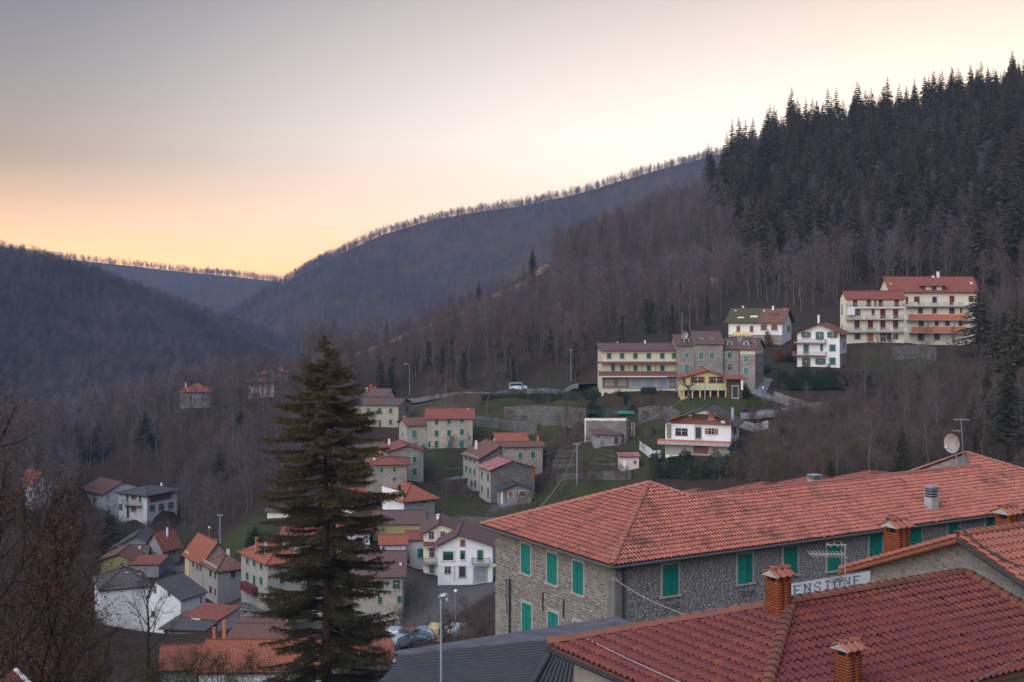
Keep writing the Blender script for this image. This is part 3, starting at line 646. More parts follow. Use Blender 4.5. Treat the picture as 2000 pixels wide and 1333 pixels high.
def dormer(hh, px, py, w=9, hgt=8):
    t, z = hh.hit('f', px, py+hgt/2, -1.6); b = MB(); a = w/F*hh.d/2; k = hgt/F*hh.d
    b.box((-a*1.25, 0, -.35), (a*1.25, 2.4, k*.8)); b.box((-a*.8, 0, k*.8), (a*.8, 2.4, k*1.12))
    o = b.build('dormer', M['frame_w'], hh.root, (t, 1.6, z))
    b = MB(); b.slab([(-a*1.7,-.15,k*.75), (0,-.15,k*1.3), (0,2.6,k*1.3), (-a*1.7,2.6,k*.75)], .08); b.slab([(0,-.15,k*1.3), (a*1.7,-.15,k*.75), (a*1.7,2.6,k*.75), (0,2.6,k*1.3)], .08)
    b.build('dormer_roof', M['roof_purple'], o); b = MB(); b.box((-a*.75,-.06,.02), (a*.75,-.005,k*.85)); b.build('shutter', M['green'], o)
dormer(H41,1341,665); dormer(H42,1369.5,664.6); dormer(H42,1389.6,664.2); dormer(H43,1425.5,671); dormer(H44,1457.5,671)
h = house('yellow_gabled_house', 'yellow restaurant house with a wide orange gable roof and a striped green awning', 'house', 1330, 1421, 779, 739, 262, -4, 9, ry=725.5, rf=.57, roof='gy', rmat='roof_orange', wall='yellow', o=.7)
h.win(1362.5,742,22,9.5,'g',frame='wood_red'); h.win(1399,742.4,24,10.5,'g',frame='wood_red'); h.win(1336,743.5,4.5,9,'c','green')
for x in (1358,1363.5,1369, 1393.5,1399.5,1405): h.box('mullion', 'f', x, x+1, 738, 747, .02, .12, 'wood_red')
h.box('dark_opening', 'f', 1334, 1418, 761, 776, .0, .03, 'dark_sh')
b = MB(); (t0, z1) = h.hit('f', 1321, 753, 0); (t1, _) = h.hit('f', 1419, 753, 0); (_, z0) = h.hit('f', 1400, 762.5, 1.9)
b.slab([(t0,-1.9,z0), (t1,-1.9,z0), (t1,-.02,z1), (t0+.8,-.02,z1)], .05)
m_, t_, b_ = newmat('striped_awning', .9); wv = nn(t_, 'ShaderNodeTexWave', bands_direction='X'); wv.inputs['Scale'].default_value = 1.2
t_.links.new(nn(t_, 'ShaderNodeUVMap').outputs[0], wv.inputs['Vector']); t_.links.new(mixc(t_, ramp(t_, wv.outputs['Fac'], .45, .55), (.30,.33,.20), (.48,.46,.32)), b_.inputs['Base Color'])
b.build('awning', m_, h.root)
for x in (1334, 1351, 1366, 1386, 1401, 1416): h.box('pillar', 'f', x, x+2.6, 762, 778, 1.5, 1.75, 'yellow')
h = house('open_porch', 'timber porch under the orange roof on the right of the yellow restaurant house', 'porch', 1422, 1450, 779, 741, 258, -4, 6, ry=735, roof='mono', rmat='roof_orange', wall='wood', o=.9)
h.win(1436,766,11,22,'d','dark_sh'); h.box('post', 'f', 1447, 1451, 742, 762, .5, .8, 'white')
h = house('white_hotel', 'white hotel with arches and three white chimneys above the stone row, partly mossy roof', 'hotel', 1423, 1527.5, 672, 629, 312, -6, 11, xs=1545.5, ry=604, rmat='roof_brown', wall='white', o=.8)
h.box('stone_base', 'f', 1422.5, 1527.5, 653.5, 680, .0, .12, 'stone'); h.wins([(1442,643),(1468,643)], 7, 12, 'c', 'brown_sh', frame='frame_w'); h.wins([(1492,640),(1512.5,640)], 12, 11, 'c', 'brown_sh', frame='frame_w')
h.wins([(1493,664),(1514,664)], 16, 13, 'g'); h.wins([(1540,642)], 4, 10, 'g', face='r'); h.win(1507,618,12,4,'g') if False else None
h.chimney(1437,605,4,11,.4); h.chimney(1451.6,597,3.5,8,.7); h.chimney(1492.3,605,3.5,9,.4); h.chimney(1510,597,4,20,.45); h.chimney(1534,602,4,4,.5)
Wh = h; b = MB(); zz, RR = h.h, h.R; p_ = RR/(h.D/2)
b.slab([(-.82,-.82,zz-.82*p_+.21), (h.W*.55,-.82,zz-.82*p_+.21), (h.W*.55,h.D/2,zz+RR+.21), (-.82,h.D/2,zz+RR+.21)], .04); b.build('mossy_roof', [M['roof_moss']], h.root)
b = MB(); b.slab([(h.W*.38,1.4,zz+1.4*p_+.32), (h.W*.52,1.4,zz+1.4*p_+.32), (h.W*.52,2.1,zz+2.1*p_+.32), (h.W*.38,2.1,zz+2.1*p_+.32)], .05); b.build('skylight', M['frame_w'], h.root)
b = MB(); b.slab([(h.W*.15,1.0,zz+1.0*p_+.32), (h.W*.27,1.0,zz+1.0*p_+.32), (h.W*.27,1.5,zz+1.5*p_+.32), (h.W*.15,1.5,zz+1.5*p_+.32)], .05); b.build('skylight', M['frame_w'], h.root)
b = MB(); b.box((h.W*.74,2.2,zz+2.2*p_), (h.W*.88,4,zz+2.2*p_+.9)); b.build('dormer', M['roof_orange'], h.root)
h = house('green_shuttered_villa', 'white three-storey villa with green shutters, two brown balconies and a broad gable', 'house', 1557, 1640, 716, 651, 288, -6, 10, xs=1653.5, ry=633, rf=.53, roof='gy', rmat='roof_red', wall='white', o=1.1)
h.win(1574.5,654.4,9,11,'o','green'); h.win(1601,656,8,14,'o','green'); h.win(1626,654.5,10,11,'o','green'); h.win(1574.5,682,9.5,17,'d','green'); h.win(1604.7,679,5,12); h.win(1626,679.8,11,12)
h.win(1574.5,708,8,17,'o','green',frame='terracotta'); h.win(1602.5,706.4,10,11.5,'o','green'); h.win(1626,706,11,13); h.balcony(1551,1612,662.5,670,mat='railing',out=1.2); h.balcony(1548,1612,687,695.5,mat='rail_grey',slab='railing',out=1.2)
h.box('stone_base', 'r', 1640.5, 1653, 692, 720, .0, .1, 'stone'); h.chimney(1599,615,4,12,.6); h.win(1648,676,2.5,10,'g',face='r')
h = house('apartment_block', 'cream four-storey apartment block with rows of grey balconies, left of the pair', 'apartment block', 1654, 1766, 670, 583, 312, 8, 11, xs=1641, ry=570, rmat='roof_red', wall='ivory', o=.5)
h.wins([(1669.8,592),(1696.5,592),(1719.6,592),(1751,592)], 9, 15, 'c', 'maroon', frame='frame_w'); h.win(1709.5,592,3.5,12,'c','maroon')
h.win(1672.5,611,8,11,'o','railing'); h.wins([(1724,613.5),(1749,613.5)], 10.5, 18, 'c', 'maroon', frame='frame_w'); h.win(1705,610,5,10,'c','maroon')
h.wins([(1673.5,634),(1699.7,634),(1724,634),(1749,634)], 10.5, 17, 'c', 'maroon', frame='frame_w'); h.win(1674.5,657.5,10,10,'c','maroon'); h.win(1699.5,659,10.5,16,'d','orange_sh'); h.win(1724.5,659,10,16,'g'); h.win(1736,658,9,13,'c','maroon'); h.win(1749,658,9,9,'g')
h.balcony(1655,1766,592.5,600,mat='rail_grey',out=.7); h.balcony(1654,1768,616,624,mat='rail_grey',out=1.2); h.balcony(1654,1768,640,648.5,mat='rail_grey',out=1.2)
for x in (1684,1711.5,1738,1765): h.box('balcony_panel', 'f', x, x+6.5, 616, 624, 1.2, 1.26, 'frame_w'); h.box('balcony_panel', 'f', x, x+6.5, 640, 648, 1.2, 1.26, 'frame_w')
h.box('awning_box', 'f', 1655, 1668, 601.5, 615.5, .5, 1.1, 'white'); h.box('white_band', 'f', 1655, 1768, 600.5, 602.5, .3, .8, 'white')
for x, y in ((1649,568),(1684,573),(1710,571),(1704,567),(1720,567)): h.chimney(x,y,4,6,.45 if y > 569 else .7)
for y in (610, 640, 600): h.win(1645,y,2,8,'g',face='l')
h = house('apartment_block', 'larger cream apartment block with a cross gable and red tiled skirts, right of the pair', 'apartment block', 1741, 1908, 672, 567.5, 327, 4, 13, xs=1718, ry=542, rmat='roof_red', wall='ivory', o=.8)
for x, y, w_, h_ in ((1771,587,5,14),(1790.5,587,11,15),(1825,586,9,12),(1859,587,10,18),(1896,584.5,9,12),(1797.5,607.5,10,11),(1825,607.5,9,10),(1859,607.5,11,11),(1877,607,4,10),(1799,632,11,12),(1829,632,8,10),(1850,632,9,10),(1876,632,8,10)): h.win(x,y,w_,h_,'c','maroon' if y != 586 else 'dark_sh',frame='frame_w')
h.wins([(1795.7,570.5),(1855,570)], 14, 4.5, 'g'); h.win(1798.7,658,11,14,'d','dark_sh'); h.win(1830,658,10,12,'c','maroon')
h.balcony(1770,1906,591,598.5,mat='rail_grey',out=1.3); 
for x in (1785.5,1807.5,1835,1862.5): h.box('balcony_panel', 'f', x, x+7, 590.5, 598, 1.3, 1.36, 'frame_w')
h.box('banner', 'f', 1884, 1905, 591, 597.5, 1.31, 1.37, 'whitep'); h.balcony(1774,1893,614.5,625,mat='terracotta',solid=True,out=1.4); h.balcony(1780,1888,639,650,mat='terracotta',solid=True,out=2.0)
hh = h; t, z = h.hit('f', 1825, 559, .4); a = 26/F*h.d
g_ = MB(); g_.box((-a*.62,-.1,-2.2), (a*.62,4.5,.3)); gb = g_.build('cross_gable', M['ivory'], h.root, (t,0,z)); g_ = MB()
g_.slab([(-a,-1.0,.1), (a,-1.0,.1), (a*.35,4.6,2.5), (-a*.35,4.6,2.5)], .15); g_.slab([(-a,-1.0,.1), (-a*.35,4.6,2.5), (-a,4.6,.1)], .15); g_.slab([(a,-1.0,.1), (a,4.6,.1), (a*.35,4.6,2.5)], .15); g_.build('gable_roof', M['roof_red'], gb)
g_ = MB(); g_.box((-.65,-.16,-1.0), (.65,-.11,-.15)); g_.build('attic_window', M['dark_sh'], gb)
for x, y in ((1737,541),(1739,552),(1761,557),(1779,556),(1822,538),(1832,530),(1897,550)): h.chimney(x,y,5,6,.5 if y < 545 else .25)
h = house('ruined_hut', 'small pale roofless hut among the trunks on the wooded hill', 'hut', 1389.5, 1401, 567, 542, 400, -8, 3, roof='none', wall='concrete', base=3)
h.win(1395.5,556,3.5,11,'g')
# far left and old village
h = house('white_villa', 'dilapidated white house with a rusty maroon roof, leftmost of the pair below the dark wood', 'house', 201, 290, 1020, 965, 335, 35, 12, xs=160, ry=942, rf=.42, roof='gy', rmat='roof_brown', wall='white_worn')
h.wins([(169,973.5),(184.8,975.5)], 4.5, 9, 'g', face='l'); h.wins([(170,996.5),(185,997)], 8, 13, 'g', face='l'); h.win(209,969.5,2.5,3,'g')
h = house('white_block', 'weathered white two-winged house with a dark roof and balcony, right of the rusty-roofed one', 'house', 287, 346, 1028, 967.5, 326, 40, 10, xs=232, ry=949, roof='hip', rmat='roof_slate', wall='white_worn', o=.8)
h.win(296.8,992.5,9,11,'c','teal_faded'); h.wins([(315,990.5),(333.5,987.5)], 9, 11, 'g'); h.win(314,1016.5,13,18,'d','blue_sh'); h.box('loggia', 'f', 292, 336, 967.5, 974, .0, .03, 'wood_red')
h.win(249,973.5,4,13,'d','green','l'); h.win(261,971,9,8,'c','brown_sh','l'); h.win(274,973.5,4,13,'d','green','l'); h.win(236,990,6,11,'g',face='l'); h.win(261,993,9,11,'c','brown_sh','l'); h.win(250,1000,4,22,'d','dark_sh','l')
h.balcony(272, 238, 979, 985, face='l', mat='rail_grey', out=1.0); h.chimney(331,940,4,7,.5)
h = house('gabled_cottage', 'white gabled cottage with a red roof half hidden by the brown oak', 'house', 66, 100, 990, 944, 290, 20, 9, xs=42, ry=925, roof='gy', rmat='roof_red', wall='white_worn')
h.win(75,960,6,10,'g'); h.win(60,965,4,10,'g',face='l')
h = house('dark_roofed_house', 'house with a dark brown gable roof at the top of the old village lane', 'house', 214, 312, 1100, 1075, 262, 6, 10, ry=1047, rf=.52, roof='gy', rmat='roof_slate', wall='grey')
h.chimney(269,1062,4,8,.2); h.chimney(305,1066,4,8,.3); h.win(260,1086,7,8,'g')
h = house('maroon_roofed_house', 'low house with a maroon roof squeezed between the dark gable and the olive house', 'house', 232, 285, 1110, 1085, 250, 10, 6, ry=1066, roof='gx', rmat='roof_purple', wall='grey')
h.chimney(255,1063,3.5,8,.4); h.chimney(273,1066,5,14,.3)
h = house('olive_house', 'olive-yellow gabled house above the big white house', 'house', 193, 257, 1130, 1096, 238, 3, 8, ry=1082, rf=.62, roof='gy', rmat='roof_brown', wall='ochre', o=.5)
h.win(238,1102,5,5,'g')
h = house('red_shed', 'low shed with a flat dark red roof beside the olive-yellow house', 'shed', 250, 310, 1125, 1104, 236, 2, 7, ry=1090, roof='mono', rmat='roof_red', wall='grey', o=.3)
h = house('lane_house', 'narrow house along the lane with a dark red roof and an ochre end wall', 'house', 318, 351, 1110, 1072, 252, 62, 10, xs=286, ry=1037, roof='gx', rmat='roof_red', wall='grey')
h.box('ochre_end', 'f', 340, 350, 1058, 1095, 0, .03, 'ochre'); h.win(328,1085,3,12,'c','dark_sh'); h.win(339,1078,3,12,'c','dark_sh'); h.win(333,1098,3,14,'d','dark_sh'); h.chimney(327,1030,3.5,6,.3); h.chimney(305,1044,4,7,.6); h.win(303,1083,6,9,'g',face='l')
h = house('corner_house', 'grey corner house with a dark red hipped roof and brown shutters', 'house', 425, 477.5, 1180, 1113.5, 216, 33, 9, xs=397, ry=1082, roof='hip', rmat='roof_brown', wall='grey', o=.5)
h.win(455,1122,10,14,'c','dark_sh'); h.win(412,1120,4.5,13,'c','dark_sh','l'); h.win(421,1125,3,13,'c','dark_sh','l'); h.win(412,1152,4.5,14,'c','dark_sh','l'); h.win(421,1157,3,14,'c','dark_sh','l')
h.box('pale_wall', 'l', 424.6, 397.5, 1106, 1170, 0, .02, 'beige'); h.chimney(445.6,1072,5,10,.4)
h = house('terraced_house', 'long terraced house with an orange roof, yellow end bay and a blue-white skylight', 'house', 396, 452, 1165, 1098, 228, 33, 14, xs=361, ry=1060, roof='gy', rf=.5, rmat='roof_orange', wall='beige', o=.5)
h.box('yellow_bay', 'l', 369.5, 361.5, 1079, 1125, 0, .03, 'yellow'); h.wins([(378,1102),(386,1108),(392,1110)], 3, 11, 'c', 'dark_sh', 'l'); h.chimney(392,1056,6,7,.8,'terracotta'); h.chimney(420,1054,7,8,.6,'brick' if False else 'terracotta')
b = MB(); b.box((-1.1,-.9,0), (1.1,.9,.1)); sk = b.build('solar_panel', plain('solar_panel_glass', (.30,.36,.45), .1, 3, .25, .6), h.root); sk.location = (h.W*.72, 2.0, h.h+h.R*.56+.3); sk.rotation_euler = (0, math.atan2(h.R, h.W/2), 0)
h = house('cream_house', 'cream house with two rows of green shutters, orange-red roof and a small red awning', 'house', 523, 600, 1188, 1100.5, 204, 33, 9, xs=471, ry=1062, roof='hip', rmat='roof_orange', wall='beige', o=.6)
h.wins([(483.6,1096.5),(497,1101),(510.6,1107)], 4.8, 11, face='l'); h.win(483.6,1126,4.8,15,face='l'); h.win(497,1135,5,21,'d',face='l'); h.win(510.6,1135,5,15,face='l'); h.win(583.5,1131,9,16); h.win(550,1133,9,15)
h.box('door_awning', 'l', 504, 480, 1147, 1150, .0, 1.0, 'maroon'); h.chimney(500,1050,6,9,.5,'terracotta'); h.chimney(519,1058,6,5,.3)
h = house('big_white_house', 'big plain white house with a dark hipped roof and two red chimneys above the oak', 'house', 197, 293, 1245, 1152, 190, 24, 9, ry=1109, roof='hip', rmat='roof_slate', wall='white', o=.35, hipl=2.5)
h.chimney(247,1118,6,20,.3,'red_metal','whitep'); h.chimney(272.5,1121,7,16,.35,'terracotta')
h = house('white_gable_house', 'tall white house with a steep dark roof falling to the right', 'house', 291, 353, 1262, 1172, 190, -26, 8, xs=401, ry=1135, rf=.22, roof='gy', rmat='roof_slate', wall='white', o=.35)
h.win(303,1152,4,12,'g'); h.win(330.5,1160,4,8,'g'); h.win(392,1172,2.5,12,'g',face='r'); h.win(300,1200,7,10,'g')
h = house('pink_white_house', 'low white house with a plain red single-pitch roof, in front of the tall white house', 'house', 358, 425, 1236, 1213, 176, -20, 8, xs=465, ry=1184, roof='mono', rmat='roof_red', wall='pink', o=.3)
h = house('slate_roofed_house', 'low brick-beige house with a mottled grey stone-slab roof and skylights', 'house', 320, 396, 1270, 1232, 172, -10, 8, ry=1206, roof='mono', rmat='roof_slate', wall='beige', o=.6)
h.wins([(325,1236),(338,1237),(364,1243)], 5, 7, 'g'); h.win(328,1262,6,9,'g',frame='frame_w'); h.wins([(366,1205)], 1, 1, 'g') if False else None
for x_, y_ in ((.42,.6),(.55,.55),(.64,.62)):
    b = MB(); b.box((-.35,-.5,0), (.35,.5,.08)); sk = b.build('skylight', M['frame_w'], h.root); sk.location = (h.W*x_, h.D*y_, h.h+h.R*y_+.2); sk.rotation_euler = (math.atan2(h.R, h.D), 0, 0)
h = house('brown_roofed_house', 'long low house with a brown tiled roof just beyond the bright tiled roof', 'house', 452, 552, 1270, 1247, 142, 1, 9, ry=1220, rmat='roof_brown', wall='grey')
h = house('near_tiled_house', 'house under a bright orange roof with clear tile courses, left of the big conifer', 'house', 388, 640, 1345, 1312, 118, 1, 9, ry=1252, rmat='roof_orange', wall='white', o=.4)
h.chimney(438,1213,7,30,.55,'terracotta'); h.chimney(392,1226,6,26,.6,'terracotta','terracotta')
h = house('red_lean_to', 'grey-walled house with a dull red roof sloping left, bottom of the old village', 'house', 318, 385, 1345, 1308, 120, 12, 8, ry=1262, rmat='roof_red', wall='grey', o=.5)
h.chimney(350,1284,3,8,.3,'metal_dk','metal_dk')
h = house('orange_barn', 'barn with an orange tiled roof showing through the lowest boughs of the conifer', 'barn', 655, 765, 1330, 1296, 128, 10, 9, ry=1250, rmat='roof_orange', wall='grey', o=.4)
h = house('white_low_house', 'white house seen through the middle boughs of the conifer, left of its trunk', 'house', 552, 612, 1072, 1046, 222, 5, 8, ry=1030, rmat='roof_red', wall='white_worn')
h.win(570,1058,8,9,'g'); h.win(594,1058,8,9,'c','green')
h = house('white_terrace_house', 'white house with a red roof seen through the boughs just right of the conifer trunk', 'house', 655, 722, 1075, 1042, 218, 6, 8, ry=1018, rmat='roof_red', wall='white_worn')
h.win(672,1055,8,10,'c','green'); h.win(700,1055,8,10,'g')
h = house('blue_white_cottage', 'low bluish white cottage on the green slope left of the conifer', 'cottage', 522, 572, 1012, 1000, 262, 4, 6, ry=992, rmat='roof_purple', wall='white')
h = house('yellow_cottage', 'yellow cottage glimpsed right of the upper conifer boughs', 'cottage', 700, 746, 893, 874, 276, 6, 7, ry=864, rmat='roof_purple', wall='yellow')
h.win(722,882,6,8,'g')
# houses on the spur
h = house('spur_house', 'pale tower-like house with a low red hipped roof among the bare trees of the spur', 'house', 352, 412, 797, 765, 366, 8, 9, ry=750, roof='hip', rmat='roof_orange', wall='grey', o=.7)
h.win(372,778,5,7,'g'); h.win(395,778,5,7,'g'); h.chimney(363,748,3,5,.5)
h = house('spur_house', 'pinkish house with a flat red roof below the curved-roof house on the spur', 'house', 486, 538, 778, 745, 380, 6, 9, ry=738, roof='hip', rmat='roof_orange', wall='pink', o=1.4)
h.wins([(492,752),(501,752),(512,752)], 5, 6, 'c', 'maroon'); h.win(500,772,7,8,'c','maroon')
h = house('spur_house', 'topmost house of the spur with a sweeping curved red roof', 'house', 528, 562, 762, 726, 392, 5, 8, ry=718, roof='hip', rmat='roof_orange', wall='pink', o=.8)
h.win(552,734,6,6,'g'); b = MB(); q = [(t_, .55*math.sin(t_*math.pi/2)) for t_ in np.linspace(0, 1, 6)]
for (a0, a1), (c0, c1) in zip(q, q[1:]): b.slab([(-6.4+6.4*a0,-.9,h.h-2.3+3.2*a1), (-6.4+6.4*c0,-.9,h.h-2.3+3.2*c1), (-6.4+6.4*c0,4,h.h-1.6+3.2*c1), (-6.4+6.4*a0,4,h.h-1.6+3.2*a1)], .15)
b.build('curved_roof', M['roof_orange'], h.root); b = MB(); b.tube([(-4,-.5,-2), (-4,-.5,h.h-1.2)], .12); b.build('post', M['white'], h.root)
# ---------------------------------------------------------------- ground
rbf = RBF(CP)
def vnoise(x, y, s, seed=0):
    """cheap smooth value noise"""
    x = np.asarray(x)/s+seed*17.3; y = np.asarray(y)/s+seed*9.1; xi = np.floor(x); yi = np.floor(y); fx = x-xi; fy = y-yi
    fx = fx*fx*(3-2*fx); fy = fy*fy*(3-2*fy)
    def hsh(a, b): v = np.sin(a*127.1+b*311.7+seed)*43758.5453; return v-np.floor(v)
    return (hsh(xi, yi)*(1-fx)+hsh(xi+1, yi)*fx)*(1-fy)+(hsh(xi, yi+1)*(1-fx)+hsh(xi+1, yi+1)*fx)*fy-.5
def ground_h(x, y):
    x = np.atleast_1d(x); y = np.atleast_1d(y)
    z = rbf(x, y); far = np.clip((y-250)/250, 0, 1)
    return z+vnoise(x, y, 40, 1)*6*far+vnoise(x, y, 14, 2)*1.6*far+vnoise(x, y, 7, 3)*.35
def ground(x, y): return float(ground_h(x, y)[0])
_ys = np.concatenate([np.linspace(90, 460, 260)])
def onground(px, py, d=None, fit=45):
    """the ground point seen at a pixel (nearest hit close to distance d)"""
    k, q = (px-1000)/F, (HZ-py)/F; ys = _ys if d is None else np.linspace(max(20, d-fit), d+fit, 120)
    diff = q*ys-ground_h(k*ys, ys); s = np.where((diff[:-1] > 0) & (diff[1:] <= 0))[0]
    if len(s) == 0:
        y = ys[np.argmin(abs(diff))] if d is None else d
        return Vector((k*y, y, ground(k*y, y)))
    i = s[0]; t = diff[i]/(diff[i]-diff[i+1]); y = ys[i]+(ys[i+1]-ys[i])*t; return Vector((k*y, y, ground(k*y, y)))
na, nd = 330, 330
av = np.linspace(-.62, .62, na); t = np.linspace(0, 1, nd); yv = -60+8*t*60/8*0+(np.exp(t*math.log(14.5))-1)/13.5*1010
A_, Y_ = np.meshgrid(av, yv); X_ = A_*(Y_+110)*1.0
Z_ = ground_h(X_.ravel(), Y_.ravel()).reshape(X_.shape)
V = np.stack([X_, Y_, Z_], -1).reshape(-1, 3); idx = np.arange(na*nd).reshape(nd, na)
Q = np.stack([idx[:-1, :-1], idx[:-1, 1:], idx[1:, 1:], idx[1:, :-1]], -1).reshape(-1, 4)
# ground cover: grass, bare earth and paving differ by place
PX = 1000+F*V[:, 0]/np.maximum(V[:, 1], 5); PYY = HZ-F*V[:, 2]/np.maximum(V[:, 1], 5)
def blob(px, py, d, r, soft=.5):
    p = P(px, py, d); dd = np.hypot(V[:, 0]-p.x, V[:, 1]-p.y)+vnoise(V[:, 0], V[:, 1], 6, 4)*4
    return np.clip((r-dd)/(r*soft)+.5, 0, 1)
grass = np.zeros(len(V)); dry = np.zeros(len(V)); pave = np.zeros(len(V))
for q in [(1040,850,300,14),(1100,850,296,10),(970,852,300,9),(870,890,283,6),(900,892,276,6),(1370,785,256,10),(1300,783,262,7),(1420,783,256,5),(1200,880,250,8),(1160,885,256,9),
          (1130,905,250,9),(1120,945,240,16),(1200,945,236,12),(1050,960,238,8),(880,985,250,7),(1000,1005,240,10),(930,1010,238,9),(900,1000,242,7),(470,1045,252,8),(500,1035,258,7),(450,1055,250,6),
          (1560,860,238,6),(1530,885,232,5),(1750,715,296,9),(1800,712,296,6),(850,778,330,6),(1280,880,240,8)]: grass = np.maximum(grass, blob(*q))
for q in [(1800,860,240,26),(1650,880,225,14),(800,775,335,10),(880,810,315,10),(1750,715,298,10),(700,660,440,14),(760,650,455,12),(1600,840,240,14),(850,795,320,10)]: dry = np.maximum(dry, blob(*q, .9))
for q in [(870,775,335,6),(500,1200,206,10),(540,1212,200,8),(560,1190,206,7),(330,1100,245,7),(950,1150,190,8),(800,1250,190,13),(740,1240,186,10),(985,1008,243,3)]: pave = np.maximum(pave, blob(*q, .4))
me = np_mesh('ground', V, Q, None, [bpy.data.materials.new('tmp')])
gm, t_, b_ = newmat('ground', .95, .1)
at = nn(t_, 'ShaderNodeVertexColor', layer_name='cover'); sp_ = nn(t_, 'ShaderNodeSeparateColor'); t_.links.new(at.outputs[0], sp_.inputs[0])
big = noise(t_, .06, 6, None, .65); fine = noise(t_, .9, 5, None, .7); mid = noise(t_, .25, 5)
litter = mixc(t_, ramp(t_, fine, .3, .7), (.030,.019,.015), (.064,.042,.031)); litter = mixc(t_, ramp(t_, big, .42, .62), litter, (.038,.035,.024))
gr = mixc(t_, ramp(t_, mid, .35, .65), (.027,.042,.014), (.050,.062,.022)); gr = mixc(t_, ramp(t_, fine, .45, .8), gr, (.060,.050,.028))
dr = mixc(t_, ramp(t_, fine, .3, .7), (.068,.050,.032), (.096,.068,.046)); dr = mixc(t_, ramp(t_, mid, .5, .7), dr, (.056,.060,.024))
pv = mixc(t_, ramp(t_, fine, .3, .7), (.080,.076,.080), (.120,.112,.116))
c_ = mixc(t_, sp_.outputs[1], litter, dr); c_ = mixc(t_, sp_.outputs[0], c_, gr); c_ = mixc(t_, sp_.outputs[2], c_, pv)
t_.links.new(c_, b_.inputs['Base Color']); bump(t_, b_, fine, .6, .25)
me.materials[0] = gm
ca = me.color_attributes.new('cover', 'FLOAT_COLOR', 'POINT'); ca.data.foreach_set('color', np.stack([grass, dry, pave, np.ones(len(V))], -1).astype(np.float32).ravel())
for p in (me.polygons,): p.foreach_set('use_smooth', [True]*len(p))
go = inst('ground', me); tag(go, kind='structure')
b = MB(); b.face([(-2400,-70,-108), (2400,-70,-108), (2400,3300,-108), (-2400,3300,-108)]); tag(b.build('valley_floor', gm), kind='structure')

# ---------------------------------------------------------------- far hills
hillm, t_, b_ = newmat('wooded_hill', 1, 0)
t_.links.new(mixc(t_, ramp(t_, noise(t_, .02, 8, None, .7), .35, .65), (.060,.045,.042), (.095,.070,.066)), b_.inputs['Base Color'])
def hillsheet(name, crest, foot, zfoot, back=.35, bend=1.0, amp=10, nx=150, ny=70, seed=5):
    """crest: (px, py, d) along the skyline; foot: (px, d); the far side falls away again"""
    cr = np.array(crest, float); ft = np.array(foot, float); px = np.linspace(cr[0, 0], cr[-1, 0], nx)
    cy = np.interp(px, cr[:, 0], cr[:, 1]); cd_ = np.interp(px, cr[:, 0], cr[:, 2]); fd = np.interp(px, ft[:, 0], ft[:, 1])
    cz = (HZ-cy)/F*cd_; T = np.linspace(0, 1+back, ny); pts = []
    for t in T:
        d = fd+(cd_-fd)*t
        s = t**bend if t <= 1 else 1-(t-1)*1.1
        z = zfoot+(cz-zfoot)*s; x = (px-1000)/F*d
        k = min(1, t*3)*(0.25 if abs(t-1) < .05 else 1)
        # gullies running down the slope
        z = z+k*(vnoise(x+d*.2, d*.25, 90, seed)*amp*2+vnoise(x, d, 35, seed+1)*amp*.6)*(min(1, abs(1-t)*4)+.12)
        pts.append(np.stack([x, d, z], -1))
    V = np.array(pts).reshape(-1, 3); I = np.arange(nx*ny).reshape(ny, nx)
    Q = np.stack([I[:-1, :-1], I[:-1, 1:], I[1:, 1:], I[1:, :-1]], -1).reshape(-1, 4)
    me = np_mesh(name, V, Q, hillm); me.polygons.foreach_set('use_smooth', [True]*len(me.polygons))
    o = inst(name, me); tag(o, kind='structure'); return V.reshape(ny, nx, 3), T
LH, LT = hillsheet('near_left_hill', [(-500,450,800),(-150,486,850),(0,505,900),(60,514,910),(130,532,930),(200,553,960),(260,577,990),(330,603,1030),(400,628,1070),(450,645,1100),(520,668,1150),(600,697,1200),(680,735,1230)],
                   [(-500,420),(100,560),(350,640),(680,900)], -78, bend=.92, amp=20)
FM, FT = hillsheet('far_mountain', [(380,655,1400),(470,606,1450),(540,562,1500),(580,540,1520),(620,519,1530),(700,479,1550),(750,457,1560),(850,429,1580),(925,415,1590),(1000,405,1600),(1100,385,1600),(1150,372,1600),
                   (1200,356,1600),(1300,328,1600),(1400,303,1600),(1500,280,1600),(1600,285,1600),(1700,290,1600),(2100,250,1600),(2500,220,1600)], [(380,1150),(640,1050),(1000,950),(2500,1000)], -60, bend=.95, amp=30, seed=11)
FR, FRT = hillsheet('distant_ridge', [(-500,470,2600),(-100,500,2600),(0,494,2600),(80,503,2600),(170,511,2600),(250,519,2600),(350,531,2600),(450,540,2600),(540,551,2600),(620,580,2600),(800,600,2600)],
                   [(-500,1800),(800,1800)], -40, bend=.9, amp=14, nx=100, seed=23)

